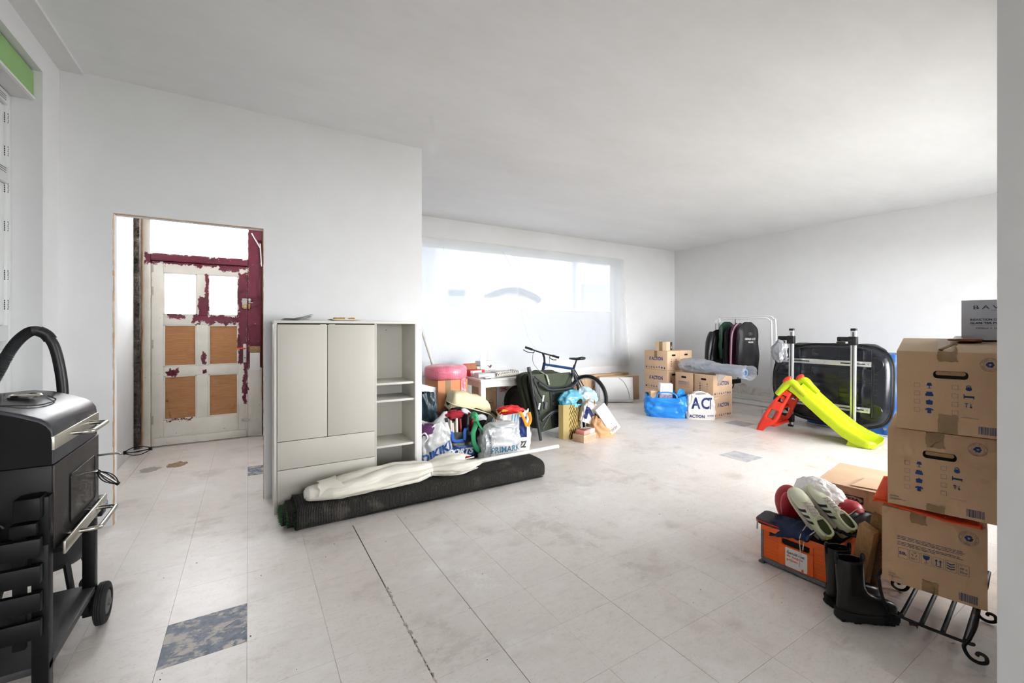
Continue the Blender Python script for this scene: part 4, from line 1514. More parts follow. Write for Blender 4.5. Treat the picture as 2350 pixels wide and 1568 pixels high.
obj('fold', MB().grid(ocf, 40, 14), M_ORC, oc, smooth=True, angle=180, solid=.008)
obj('fold', MB().grid(lambda u, v_: (.0 + .4 * v_, .185 - .3 * u, .006 + .022 * max(0, 1 - u * 2) + .003 * fn3(u * 5, v_ * 4, 2)), 24, 8), pm('pale_lining', (226, 196, 186), .85, var=.1), oc, smooth=True, angle=180, solid=.004)
obj('rolled_edge', MB().tube(spline([(-.004, .185, .036), (-.012, .17, .044), (-.004, .15, .04)], 8), .009, 10), M_ORC, oc, smooth=True)
obj('padding', MB().bb(.06, .4, -.12, .13, .001, .037), M_ORC, oc, bevel=.01)

# boxed cooker and small tray on the top carton
M_SILV = pm('silver_grey_print', (202, 204, 214), .4, var=.04)
bx = thing('cooker_box', 'silver grey printed cooker box standing on the top carton', 'box', (2.745, .49, 1.2905), math.radians(10))
obj('box', MB().bb(0, .1, -.125, .115, 0, .176), M_SILV, bx, bevel=.002)
M = frame((-.0006, 0, .088), (0, -1, 0), (0, 0, 1))
MI = pm('black_print', (44, 46, 62), .6)
text('B A V A R Y', .0155, M @ Matrix.Translation((.005, .056, 0)), MI, bx, .165)
text('COLLECTION', .0035, M @ Matrix.Translation((.0, .042, 0)), MI, bx, .05)
text('INDUCTION COOKER', .0095, M @ Matrix.Translation((-.088, .002, 0)), MI, bx, .118, .03, align='LEFT')
text('GLASS TEA POT SET', .0095, M @ Matrix.Translation((-.088, -.013, 0)), MI, bx, .118, .03, align='LEFT')
text('1000ml + 1800ml', .008, M @ Matrix.Translation((-.07, -.036, 0)), MI, bx, .09, .01, align='LEFT')
flat('rule', rect2(MB(), -.088, .1, -.0245, -.024, M), MI, bx)
ty = thing('wooden_dish', 'small flat wooden dish with clear wrap in front of the cooker box', 'dish', (2.69, .585, 1.2865), .2)
obj('dish', MB().lathe([(.001, 0), (.05, 0), (.056, .008), (.052, .010), (.046, .004), (.001, .003)], 28), pm('red_brown_wood', (168, 112, 70), .5, var=.2, scale=12), ty, smooth=True)
obj('wrap', MB().lathe([(.001, .02), (.01, .022), (.016, .012), (.02, .0045)], 10, Matrix.Translation((-.03, .02, 0))), film('clear_wrap', (235, 235, 236), .5, .5), ty, smooth=True)

# ------------------------------------------------------------------ flat pack carton behind the crate
ik = thing('flatpack_carton', 'wide brown carton with black bordered lettering behind the orange crate', 'carton', (3.03, 1.03, 0), math.radians(9))
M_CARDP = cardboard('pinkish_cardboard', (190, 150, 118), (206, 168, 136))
obj('body', MB().bb(0, .5, -.27, .26, 0, .41), M_CARDP, ik, bevel=.003)
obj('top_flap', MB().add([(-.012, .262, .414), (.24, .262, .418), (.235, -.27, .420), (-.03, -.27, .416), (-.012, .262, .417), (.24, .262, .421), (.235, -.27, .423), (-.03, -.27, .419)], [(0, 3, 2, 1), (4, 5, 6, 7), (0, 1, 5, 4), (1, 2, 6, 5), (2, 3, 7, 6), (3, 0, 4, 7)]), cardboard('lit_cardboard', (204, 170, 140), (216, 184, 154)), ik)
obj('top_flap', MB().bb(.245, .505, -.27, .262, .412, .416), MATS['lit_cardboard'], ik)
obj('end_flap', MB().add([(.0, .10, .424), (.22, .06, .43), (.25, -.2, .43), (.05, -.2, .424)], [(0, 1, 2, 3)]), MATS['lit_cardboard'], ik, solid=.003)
M = frame((-.0008, .09, .345), (0, -1, 0), (0, 0, 1))
mb = MB()
n = 24
outer = [(-.05, -.02), (.05, -.02), (.05, .02), (-.05, .02)]
ell = [(.047 * math.cos(2 * PI * k / n), .0165 * math.sin(2 * PI * k / n)) for k in range(n)]
for k in range(n):
    a, b = ell[k], ell[(k + 1) % n]
    pa_ = lambda p_: (max(-.05, min(.05, p_[0] * 3)), max(-.02, min(.02, p_[1] * 3)))
    poly2(mb, [a, b, pa_(b), pa_(a)], M)
ring2(mb, .052, .022, .003, M, 4)
outline2(mb, -.05, .05, -.02, .02, .003, M)
flat('logo_border', mb, MI, ik)
text('IKEA', .016, M @ Matrix.Translation((0, 0, .0002)), MI, ik, .062, .05)

# ------------------------------------------------------------------ planks leaning beside the cartons
pk = thing('timber_offcut', 'short sawn timber offcut leaning next to the crate', 'plank', (2.56, .87, 0), 0)
t = NT('sawn_timber')
p = t.obj()
f = t.noise(p, 7, 6, .6, 1.4, stretch=(14, 14, 1))
t.bsdf(t.ramp(f, [(.3, rgb((158, 112, 72))), (.7, rgb((190, 146, 100)))]), .7)
obj('board', MB().beam((.07, .085, .02), (-.05, -.005, .40), .042, .07, (.3, 1, 0)), t.mat, pk, bevel=.002)
pk2 = thing('chipboard_offcut', 'speckled chipboard offcut leaning behind the timber', 'plank', (2.66, .835, 0), 0)
obj('board', MB().beam((.02, .10, .02), (-.14, -.015, .46), .022, .075, (.3, 1, 0)), pm('speckled_chipboard', (150, 112, 70), .85, col2=(108, 76, 44), scale=110), pk2, bevel=.001)

# ------------------------------------------------------------------ orange folding crate
M_ORG = pm('orange_crate_plastic', (246, 104, 28), .45, var=.05)
M_GRYP = pm('grey_crate_plastic', (122, 122, 122), .55, var=.08)
cr = thing('folding_crate', 'orange and grey folding crate filled with sports clothes', 'crate', (2.525, 1.195, 0), math.radians(2))
CWd, CDp, CHt = .36, .46, .222
obj('base_frame', MB().bb(0, CDp, -CWd / 2, CWd / 2, .008, .034), M_GRYP, cr, bevel=.004)
for (x, y) in ((.004, CWd / 2 - .005), (.004, -CWd / 2 + .005), (CDp - .004, CWd / 2 - .005), (CDp - .004, -CWd / 2 + .005)):
    obj('corner_post', MB().box(x, y, .11, .014, .014, .17), M_GRYP, cr, bevel=.003)
    obj('foot', MB().box(x, y, .006, .03, .03, .012), M_GRYP, cr, bevel=.002)
fp = obj('front_panel', MB().bb(.002, .008, -CWd / 2 + .01, CWd / 2 - .01, .036, .13).bb(.002, .008, -CWd / 2 + .01, -.068, .13, .20).bb(.002, .008, .068, CWd / 2 - .01, .13, .20).bb(.002, .008, -.068, .068, .13, .155).bb(.002, .008, -.068, .068, .182, .20), M_ORG, cr)
obj('top_rim', MB().bb(-.006, .012, -CWd / 2, CWd / 2, .192, CHt), M_ORG, cr, bevel=.003)
obj('top_rim', MB().bb(CDp - .012, CDp + .006, -CWd / 2, CWd / 2, .192, CHt), M_ORG, cr, bevel=.003)
obj('top_rim', MB().bb(.0, CDp, -CWd / 2 - .004, -CWd / 2 + .01, .192, CHt), M_ORG, cr, bevel=.003)
obj('top_rim', MB().bb(.0, CDp, CWd / 2 - .01, CWd / 2 + .004, .192, CHt), M_ORG, cr, bevel=.003)
obj('centre_band', MB().bb(-.004, .004, -.085, .085, .036, .150).bb(-.004, .004, -.085, -.068, .15, .194).bb(-.004, .004, .068, .085, .15, .194), M_ORG, cr, bevel=.002)
obj('grip_slot', MB().prism(rrect(.136, .03, .014), .002, frame((.0015, 0, .168), (0, -1, 0), (0, 0, 1))), M_HOLE, cr)
for s_ in (-1, 1):
    for z in (.052, .068, .084, .112, .128, .144, .160):
        obj('panel_rib', MB().bb(-.001, .004, s_ * .09, s_ * (CWd / 2 - .015), z, z + .004), M_ORG, fp)
    obj('side_panel', MB().bb(.012, CDp - .012, s_ * (CWd / 2 - .008), s_ * (CWd / 2 - .002), .036, .195), M_ORG, cr)
obj('back_panel', MB().bb(CDp - .008, CDp - .002, -CWd / 2 + .01, CWd / 2 - .01, .036, .195), M_ORG, cr)
obj('crate_floor', MB().bb(.01, CDp - .01, -CWd / 2 + .01, CWd / 2 - .01, .034, .04), M_ORG, cr)
lb = obj('label_card', MB().prism(rrect(.108, .102, .006), .0008, frame((-.0042, -.004, .092), (0, -1, 0), (0, 0, 1))), pm('label_white', (232, 230, 227), .5, var=.02), cr)
M = frame((-.0053, -.004, .092), (0, -1, 0), (0, 0, 1))
text('Gevuld met', .0155, M @ Matrix.Translation((-.046, .028, 0)), MI, lb, .088, .025, align='LEFT')
M_ORT = pm('orange_print', (232, 92, 40), .6, var=.03)
text('de laagste', .0155, M @ Matrix.Translation((-.046, .008, 0)), M_ORT, lb, .08, .025, align='LEFT')
text('prijzen.', .0155, M @ Matrix.Translation((-.046, -.013, 0)), M_ORT, lb, .058, .025, align='LEFT')
flat('corner_mark', poly2(MB(), [(.025, -.051), (.038, -.051), (.036, -.036), (.044, -.036), (.03, -.036)], M), M_ORT, lb)

# contents of the crate ------------------------------------------------------------
M_DARK = pm('dark_cotton', (34, 35, 40), .9, var=.25, scale=9, bump=.3, bscale=40)
M_NAVYC = pm('navy_cotton', (38, 50, 84), .85, var=.2, scale=9, bump=.2, bscale=40)
RED = pm('red_leather', (176, 26, 46), .42, var=.12, scale=7)


def heap(x0, x1, y0, y1, hfun, nx=40, ny=40):
    return MB().grid(lambda u, v_: (x0 + (x1 - x0) * u, y0 + (y1 - y0) * v_, hfun(u, v_)), nx, ny)


def hp1(u, v_):
    e = min(u, 1 - u, v_, 1 - v_)
    rim = min(1, e * 7)
    ridge = abs(fn3(u * 4 + v_ * 2, v_ * 3, 7))
    return .13 + rim * (.075 + .05 * (1 - ridge) + .035 * fn3(u * 6, v_ * 6, 2)) + .05 * max(0, u - .2) * (1 - v_) * rim


cl = obj('crumpled_garment', heap(2.545, 2.96, 1.035, 1.355, hp1), M_DARK, None, smooth=True, angle=180, solid=.006)
tag(cl, 'black crumpled sportswear filling the orange crate', 'clothing')
def hp2(u, v_):
    y = 1.325 - .20 * u + .008 * fn3(v_ * 4, u * 4)
    x = 2.64 - .13 * v_ + .012 * fn3(u * 5, v_ * 4, 4)
    z = .262 + .018 * fn3(u * 6, v_ * 2, 1) - .018 * v_ - (.055 * max(0, v_ - .8) / .2 * (1.3 - u))
    return (x, y, z)
nv = obj('navy_garment', MB().grid(hp2, 30, 16), M_NAVYC, None, smooth=True, angle=180, solid=.008)
tag(nv, 'navy blue garment hanging over the front rim of the crate', 'clothing')
def hp3(u, v_):
    return (2.66 + .34 * v_ + .02 * fn3(u * 3, v_ * 3), 1.12 - .19 * u, .265 + .075 * math.sin(PI * min(1, v_ * 1.2)) * (.6 + .4 * u) + .025 * abs(fn3(u * 5, v_ * 6, 5)) + .03 * v_)
bk = obj('black_jacket', MB().grid(hp3, 30, 30), pm('black_nylon', (26, 27, 31), .55, var=.3, scale=8, bump=.3, bscale=25), None, smooth=True, angle=180, solid=.01)
tag(bk, 'black nylon jacket bunched up at the back corner of the crate', 'clothing')
po = thing('zip_pouch', 'black zip pouch with red trim on the corner of the crate', 'pouch', (2.6, 1.345, .214), (0.06, 0, .15))
obj('pouch_body', MB().loft([[Vector((x * k, y * k + .0, z)) for x, y in rrect(.17, .15, .03)] for k, z in ((.9, 0), (1, .006), (1, .016), (.93, .02))]), pm('grey_black_nylon', (66, 66, 72), .6, var=.3, scale=12), po, smooth=True)
obj('red_piping', MB().tube([(x, y, .019) for x, y in rrect(.168, .148, .03)], .0045, 8, closed=True), pm('red_piping', (222, 34, 40), .5), po, smooth=True)
obj('flap', MB().loft([[Vector((x * k, y * k, z)) for x, y in rrect(.17, .15, .03)] for k, z in ((.96, .021), (1, .023), (.98, .029), (.85, .031))]), pm('grey_black_nylon', (66, 66, 72), .6), po, smooth=True)
obj('zip_pull', MB().bb(-.09, -.085, .055, .062, -.03, .018), M_STEEL, po)


def blob(rx, ry, rz, amp, freq, seed, n=44, m=28, ridge=True, flat_b=None):
    def bf(u, v_):
        a, b = 2 * PI * u, PI * v_
        d = Vector((math.cos(a) * math.sin(b), math.sin(a) * math.sin(b), math.cos(b)))
        q = d * freq
        if ridge:
            k = 1 + amp * (1 - 2.4 * abs(fn3(q.x, q.y, q.z, seed))) + amp * .5 * (1 - 2 * abs(fn3(q.x * 2.3, q.y * 2.3, q.z * 2.3, seed + 5)))
        else:
            k = 1 + amp * fn3(q.x, q.y, q.z, seed)
        z = d.z * rz * k
        if flat_b is not None:
            z = max(z, flat_b)
        return (d.x * rx * k, d.y * ry * k, z)
    return MB().grid(bf, n, m)


def glove(loc, rot, label):
    g_ = thing('boxing_glove', label, 'boxing glove', loc, rot, 'red boxing gloves in the crate')
    sec = [(-.13, .034, .034), (-.12, .042, .036), (-.06, .045, .038), (-.03, .05, .045), (.02, .068, .062), (.07, .074, .066), (.115, .062, .055), (.145, .035, .03), (.152, .008, .006)]
    obj('mitt', MB().loft([[Vector((x, y + (.004 if x > 0 else 0), z + .01 * max(0, x) * 4)) for y, z in sellipse(2 * ry, 2 * rz, 2.5, 24)] for x, ry, rz in sec]), RED, g_, smooth=True, sub=1, angle=180)
    obj('thumb', MB().tube(spline([(-.03, .04, .015), (.02, .07, .035), (.06, .078, .045), (.095, .066, .05)], 5), [.022, .024, .026, .027, .028, .028, .028, .028, .028, .027, .027, .026, .024, .022, .018, .01], 14), RED, g_, smooth=True)
    obj('cuff', MB().loft([[Vector((x, y, z)) for y, z in sellipse(2 * ry, 2 * rz, 2.5, 24)] for x, ry, rz in ((-.135, .046, .04), (-.13, .049, .042), (-.075, .05, .043), (-.07, .046, .04))]), RED, g_, smooth=True)
    return g_


glove((2.74, 1.335, .255), (.9, -1.15, .5), 'red boxing glove with raised thumb standing on the crate corner')
glove((2.80, 1.13, .29), (0, -.5, -1.2), 'red boxing glove tucked behind the running shoes')
wb_ = obj('white_bag', blob(.085, .105, .07, .14, 2.1, 3, 80, 52), film('thin_white_plastic', (250, 249, 248), .06, .4, .3, .3, 22, .06), None, smooth=True, angle=180)
wb_.location = (2.80, 1.20, .400)
wb_.rotation_euler = (.2, .1, .3)
tag(wb_, 'crumpled thin white plastic bag lying on the shoes in the crate', 'plastic bag')

# running shoes ---------------------------------------------------------------------
M_LIME = pm('lime_mesh_fabric', (234, 234, 218), .7, col2=(212, 220, 170), scale=14, bump=.2, bscale=300)
M_LIMED = pm('neon_yellow', (206, 220, 40), .55, var=.1)
M_LACE = pm('off_white_lace', (222, 214, 204), .8, var=.06)
M_SOLE = pm('off_white_foam', (226, 218, 196), .6, var=.08)
M_STRIPE = pm('dark_stripe', (62, 58, 62), .6, var=.08)
SEC = [(0.0, .020, .055), (.008, .027, .080), (.03, .032, .088), (.07, .034, .082), (.10, .036, .080), (.14, .040, .076), (.18, .044, .066), (.22, .045, .055), (.25, .040, .046), (.27, .029, .038), (.283, .012, .028)]


def shoe_ring(x, w, h, n=28, z0=.018):
    pts = []
    for k in range(n):
        a = 2 * PI * k / n
        c_, s_ = math.cos(a), math.sin(a)
        y = w * math.copysign(abs(c_) ** .75, c_) * (1 - .28 * max(0, s_))
        z = z0 + (h - z0) * (.5 + .5 * math.copysign(abs(s_) ** .8, s_))
        pts.append(Vector((x, y, z)))
    return pts


def running_shoe(o, xd, up, label):
    sh = thing('running_shoe', label, 'shoe', group='running shoes in the crate')
    sh.matrix_world = frame(o, xd, Vector(up).cross(Vector(xd)))
    um = MB().loft([shoe_ring(*s_) for s_ in SEC])
    up_ = obj('upper', um, M_LIME, sh, smooth=True, angle=180)
    out = [(s_[0] * 1.02 - .003, s_[1] * 1.1) for s_ in SEC]
    poly = [(x, -w) for x, w in out] + [(x, w) for x, w in reversed(out)]
    obj('sole', MB().prism(poly, .022), M_SOLE, sh, bevel=.005)
    obj('collar', MB().tube(spline([(.008, 0, .086), (.02, .024, .09), (.06, .028, .085), (.095, .02, .085), (.108, 0, .09), (.095, -.02, .085), (.06, -.028, .085), (.02, -.024, .09)], 6, True), .0065, 8, closed=True), M_LIME, up_, smooth=True)
    obj('opening', MB().add([(.062 + .046 * math.cos(a), .023 * math.sin(a), .0875 - .003 * math.cos(a)) for a in [2 * PI * k / 20 for k in range(20)]], [tuple(range(20))]), pm('shoe_inside', (58, 70, 34), .9), up_)
    obj('tongue', MB().grid(lambda u, v_: (.09 + .1 * v_, (-.5 + u) * (.034 - .01 * v_), .091 - .022 * v_ - .02 * (u - .5) ** 2), 6, 8), M_LACE, up_, smooth=True, solid=.004)
    obj('heel_tab', MB().bb(-.003, .004, -.012, .012, .05, .08), M_LIMED, up_, bevel=.003)
    for s_ in (-1, 1):
        for k in range(3):
            x = .10 + k * .032
            pl = MB()
            pl.grid(lambda u, v_: ((u - .5) * .016 - (v_ - .5) * .03 * (1 if s_ < 0 else -1), (v_ - .5) * .042, 0), 4, 12)
            Mq = frame((x, s_ * .06, .045), (1 if s_ < 0 else -1, 0, 0), (0, 0, 1))
            q = project(pl, Mq, um, .0012, .06)
            obj('stripe', q, M_STRIPE, up_)
    zz = MB()
    for k in range(5):
        x = .105 + k * .018
        zt = .0905 - .022 * (x - .09) / .1 + .004
        zz.tube([(x, -.021, zt - .006), (x + .008, 0, zt + .003), (x + .016, .021, zt - .01)], .0022, 6)
        zz.tube([(x, .021, zt - .006), (x + .008, 0, zt + .003), (x + .016, -.021, zt - .01)], .0022, 6)
    obj('lacing', zz, M_LACE, up_, smooth=True)
    return sh


XD = Vector((.10, .60, .74)).normalized()
s1_ = running_shoe((2.625, 1.105, .205), XD, (-.52, -.66, .52), 'pale lime running shoe with dark stripes and laces hanging over the crate front')
s2_ = running_shoe((2.70, 1.035, .235), Vector((.12, .66, .66)), (-.35, -.8, .5), 'pale lime running shoe with neon heel behind the other shoe')
Wi = s1_.matrix_world.inverted()
for pts in ([(2.63, 1.16, .305), (2.56, 1.165, .27), (2.512, 1.168, .225), (2.510, 1.165, .15), (2.508, 1.17, .07)], [(2.61, 1.11, .275), (2.55, 1.13, .25), (2.512, 1.145, .218), (2.509, 1.15, .19), (2.508, 1.152, .165)]):
    obj('lace_end', MB().tube(spline([Wi @ Vector(p_) for p_ in pts], 8), .0022, 6), M_LACE, s1_, smooth=True)
Wi = s2_.matrix_world.inverted()
obj('lace_end', MB().tube(spline([Wi @ Vector(p_) for p_ in [(2.72, 1.07, .33), (2.74, 1.03, .35), (2.75, 1.0, .385), (2.76, .97, .39)]], 8), .0022, 6), M_LACE, s2_, smooth=True)

# ------------------------------------------------------------------ black boots
M_BOOT = pm('black_boot_leather', (24, 24, 26), .3, var=.2, scale=10, bump=.15, bscale=60)
M_BOOTS = pm('black_boot_sole', (22, 22, 23), .7, var=.2, scale=30)
M_GUSS = pm('elastic_gusset', (14, 14, 15), .9, bump=.4, bscale=200, stretch=(1, 1, .02))


def boot(loc, rot, label):
    b = thing('ankle_boot', label, 'boot', loc, rot, 'pair of black boots')
    b.scale = (.93, .93, .95)
    def ring(z, x0, x1, w, n=32, lean=0):
        pts = []
        cx_, rx = (x0 + x1) / 2, (x1 - x0) / 2
        for k in range(n):
            a = 2 * PI * k / n
            c_, s_ = math.cos(a), math.sin(a)
            pts.append(Vector((cx_ + rx * math.copysign(abs(c_) ** .85, c_), w * math.copysign(abs(s_) ** .85, s_) * (1 - .12 * max(0, c_)), z)))
        return pts
    rings = [ring(.040, .002, .268, .046), (ring(.055, -.002, .272, .050)), ring(.070, -.002, .272, .050), ring(.086, .0, .262, .048), ring(.100, .0, .228, .044), ring(.114, .002, .175, .041), ring(.13, .002, .14, .040), ring(.16, .0, .122, .039), ring(.2, -.002, .118, .041), ring(.25, -.005, .116, .042), ring(.288, -.006, .116, .043), ring(.292, -.004, .114, .042)]
    inner = [ring(.291, 0, .110, .038), ring(.24, .002, .110, .037), ring(.18, .004, .108, .035)]
    obj('upper', MB().loft(rings + inner, True, True), M_BOOT, b, smooth=True, angle=60)
    def outl(k, n=40):
        pts = []
        for i in range(n):
            a = 2 * PI * i / n
            c_, s_ = math.cos(a), math.sin(a)
            x = .135 + (.145 + k) * math.copysign(abs(c_) ** .8, c_)
            w = .05 + .006 * math.sin(x / .27 * 6) - .008 * (1 if x < .12 else 0)
            pts.append((x, (w + k) * math.copysign(abs(s_) ** .7, s_)))
        return pts
    obj('welt', MB().prism(outl(.003), .012, Matrix.Translation((0, 0, .036))), M_BOOTS, b, bevel=.003)
    so = obj('sole', MB().prism(outl(.001), .032, Matrix.Translation((0, 0, .005))), M_BOOTS, b, bevel=.003)
    for x0, x1 in ((.0, .085), (.135, .262)):
        n = 3 if x0 < 0 else 5
        for k in range(n):
            xa = x0 + (x1 - x0) * k / n
            for s_ in (-1, 1):
                w = .047 if .05 < xa < .23 else .036
                obj('cleat', MB().bb(xa + .002, xa + (x1 - x0) / n - .002, s_ * .006, s_ * w * .94, 0, .012), M_BOOTS, so)
    for s_ in (-1, 1):
        g0 = MB().grid(lambda u, v_: (-.026 + .052 * u * (1 - .25 * (1 - v_)) + .006 * (1 - v_), -.075 + .15 * v_, 0), 10, 10)
        Mq = frame((.062, s_ * .12, .205), (1 if s_ < 0 else -1, 0, 0), (0, 0, 1))
        tgt = MB().loft(rings, True, False)
        obj('gusset', project(g0, Mq, tgt, .0012, .12), M_GUSS, b, smooth=True, angle=180)
    for x in (-.006, .115):
        obj('pull_tab', MB().tube(spline([(x, 0, .262), (x - .004, 0, .30), (x, 0, .315), (x + .006, 0, .30), (x + .004, 0, .27)], 6), .006, 8), M_BOOT, b, smooth=True)
    return b


boot((2.335, .925, 0), math.radians(-37), 'black chunky ankle boot standing in front of its pair beside the iron stand')
boot((2.405, .995, 0), math.radians(-30), 'black chunky ankle boot half hidden between its pair and the crate')
lf_ = thing('dry_leaf', 'curled dry leaf on the floor under the iron stand', 'leaf', (2.56, .72, .001), .6)
obj('blade', MB().grid(lambda u, v_: ((u - .5) * .05, (v_ - .5) * .03 * math.sin(PI * (.1 + .8 * u)), .001 + .012 * abs(math.sin(3 * u + 2 * v_))), 8, 6), pm('dry_leaf', (96, 80, 66), .9, var=.4, scale=50), lf_, smooth=True)
# ------------------------------------------------------------------ printed cartons against the far corner
_LOGO = {}


def logo(par, M, h, mat, bold=.03, name='logo', w=None):
    flat(name, (lambda m_: (setattr(m_, 'v', [M @ v_ for v_ in m_.v]), m_)[1])(text_mesh('ACTION', h, w or h * 3.6, bold)), mat, par)
    mb = MB()
    for k in range(2):
        x = -(w or h * 3.6) / 2 - h * (.35 + .32 * k)
        poly2(mb, [(x - h * .12, -h / 2), (x + h * .04, -h / 2), (x + h * .24, h / 2), (x + h * .08, h / 2)], M)
    flat('logo_slashes', mb, mat, par)


def action_carton(cx, cy, z, along, label, prints=('long', 'short'), group='printed cartons in the far corner', pale=False):
    """48 x 32 carton, long side along x or y; prints on the faces turned to the room"""
    c = thing('printed_carton', label, 'carton', (cx, cy, z), 0 if along == 'x' else -PI / 2, group)
    mat = M_CARDF
    L, D, H = .478, .318, .322
    obj('body', MB().bb(-L / 2, L / 2, -D / 2, D / 2, .001, H), mat, c, bevel=.003)
    # long face: local -y ; short face: local -x (along x) or local +x (along y)
    M = frame((0, -D / 2 - .0008, H / 2), (1, 0, 0), (0, 0, 1))
    if 'long' in prints:
        logo(c, M @ Matrix.Translation((.03, .03, 0)), .062, M_BLUE, .035, w=.235)
        for k, kd in enumerate(('house', 'tools', 'tree', 'boot', 'star', 'lamp', 'pot', 'weight')):
            ic = MB()
            icon(ic, kd, M @ Matrix.Translation((-.195 + k * .054, -.118, 0)), .019)
            flat('pictogram', ic, M_BLUE, c)
    if along == 'x':
        S = frame((-L / 2 - .0008, 0, H / 2), (0, -1, 0), (0, 0, 1))
    else:
        S = frame((L / 2 + .0008, 0, H / 2), (0, 1, 0), (0, 0, 1))
    if 'short' in prints:
        hs_ = obj('hand_slot', MB().prism(rrect(.09, .03, .014), .0015, S @ Matrix.Translation((0, .09, -.0005))), M_HOLE, c)
        if label.startswith('brown carton with folded'):
            for k in range(2):
                mb = MB()
                small_lines(mb, -.1, .02 - k * .03, (.2, .2, .15), .004, .008, S)
                flat('small_print', mb, M_NAVY, c)
            mb = MB()
            for k in range(6):
                outline2(mb, -.09 + k * .032, -.066 + k * .032, -.07, -.04, .002, S)
            flat('symbol_row', mb, M_NAVY, c)
        else:
            for k, kd in enumerate(('lamp', 'sofa', 'pot', 'shirt')):
                ic = MB()
                icon(ic, kd, S @ Matrix.Translation((-.06, .02 - k * .036, 0)), .012)
                flat('pictogram', ic, M_BLUE, c)
            for k, kd in enumerate(('weight', 'bed', 'tools')):
                ic = MB()
                icon(ic, kd, S @ Matrix.Translation((.06, .02 - k * .036, 0)), .012)
                flat('pictogram', ic, M_BLUE, c)
    return c


M_CARDF = cardboard('fresh_cardboard', (206, 172, 140), (220, 188, 156))
z_ = (.0, .324, .648)
for k in range(3):
    c = action_carton(6.06, 4.99, z_[k], 'y', ('printed brown carton standing on the floor behind the blue shopper', 'printed brown carton in the middle of the three high stack by the corner', 'taped printed brown carton carrying the small white box')[k], ('long', 'short') if k else ('long',))
    if k == 2:
        obj('tape', MB().bb(-.03, .03, -.1605, -.1592, .2, .323).bb(-.03, .03, -.159, .159, .3225, .3235), M_TAPE, c)
for k in range(3):
    action_carton(6.42, 5.02, z_[k], 'y', ('brown carton on the floor of the rear stack against the wall', 'brown carton in the middle of the rear stack', 'brown carton topping the rear stack behind the small white box')[k], ('short',) if k == 2 else ())
for k in range(2):
    action_carton(6.14, 4.085, z_[k], 'x', ('printed brown carton on the floor behind the white lettered shopper', 'printed brown carton with open slot under the wrapped roll')[k], ('long',) if not k else ('long', 'short'))
for k in range(2):
    action_carton(6.14, 4.435, z_[k], 'x', ('brown carton on the floor between the two printed stacks', 'brown carton with folded care instructions between the stacks')[k], ('short',) if k else ())
sb_ = thing('small_box', 'small white taped box on top of the carton stack by the corner', 'box', (6.03, 4.93, .971), .25)
obj('box', MB().bb(-.11, .11, -.1, .1, 0, .15), M_CARDL, sb_, bevel=.003)
obj('tape', MB().bb(-.1115, -.1102, -.03, .03, 0, .15).bb(-.11, .11, -.03, .03, .1502, .1512), M_TAPE, sb_)
obj('printed_side', MB().bb(.03, .108, -.1015, -.1005, .005, .146), pm('black_pattern', (40, 38, 38), .6), sb_)
flat('printed_mark', poly2(MB(), [(.05, .03), (.09, .05), (.07, .09)], frame((0, -.1025, 0), (1, 0, 0), (0, 0, 1))), M_CARDL, sb_)

# ------------------------------------------------------------------ bags
def bag_mesh(w, d, h, seed, e=4.5, wr=.018, taper=0.0, n=72, m=26, rim=.01, slump=0.0, bulge=.06):
    rings = []
    for j in range(m + 1):
        v_ = j / m
        k = 1 + bulge * math.sin(PI * min(1, v_ * 1.05)) - taper * v_
        ring = []
        for i, (x, y) in enumerate(sellipse(w, d, e, n)):
            a = 2 * PI * i / n
            nx, ny = math.cos(a), math.sin(a)
            f = (1 - 1.8 * abs(fn3(nx * 2.2 + v_ * 1.5, ny * 2.2, v_ * 2.6, seed))) * wr + fn3(nx * 5, ny * 5, v_ * 6, seed + 3) * wr * .6
            f *= min(1, .35 + v_ * 2)
            zz = h * v_ + (rim * fn3(nx * 3, ny * 3, 2, seed) + slump * math.sin(2 * a + seed)) * v_ ** 3
            ring.append(Vector((x * k + nx * f, y * k + ny * f, max(0, zz))))
        rings.append(ring)
    return MB().loft(rings, True, False)


def open_bag(name, label, cat, loc, rot, w, d, h, mat, seed, **kw):
    t_ = thing(name, label, cat, loc, rot)
    mb = bag_mesh(w, d, h, seed, **kw)
    obj('body', mb, mat, t_, smooth=True, angle=60)
    return t_, mb


M_BLUEBAG = pm('blue_woven_plastic', (44, 148, 232), .34, col2=(30, 122, 212), scale=7, bump=.3, bscale=20, bdist=.01)
ang = math.atan2(-.40, .34)
bb_, bm_ = open_bag('blue_shopper', 'large bright blue woven plastic shopper in front of the cartons', 'bag', (5.49, 4.44, 0), ang, .56, .30, .32, M_BLUEBAG, 2, wr=.036, e=3.6, rim=.03, slump=.02)
for s_ in (-1, 1):
    obj('handle', MB().tube(spline([(-.14, s_ * .15, .27), (-.12, s_ * .17, .36), (0, s_ * .15, .385), (.12, s_ * .14, .36), (.16, s_ * .15, .27)], 8), .011, 8), M_BLUEBAG, bb_, smooth=True)
obj('side_flap', MB().grid(lambda u, v_: (.16 + .11 * u, .02 + .02 * fn3(u * 4, v_ * 4) + .1 * (u - .5), .29 + .14 * v_ * (1 - .6 * abs(u - .45)) + .02 * fn3(u * 5, v_ * 5, 2)), 12, 10), M_BLUEBAG, bb_, smooth=True, solid=.003)
inb = obj('lining', MB().loft([[Vector((x * .93, y * .9, z + .01 * fn3(x * 9, y * 9))) for x, y in sellipse(.56, .3, 3.6, 40)] for z in (.25, .255)]), pm('crumpled_paper', (206, 204, 208), .8, col2=(120, 124, 140), scale=30, bump=.6, bscale=30), bb_, smooth=True)


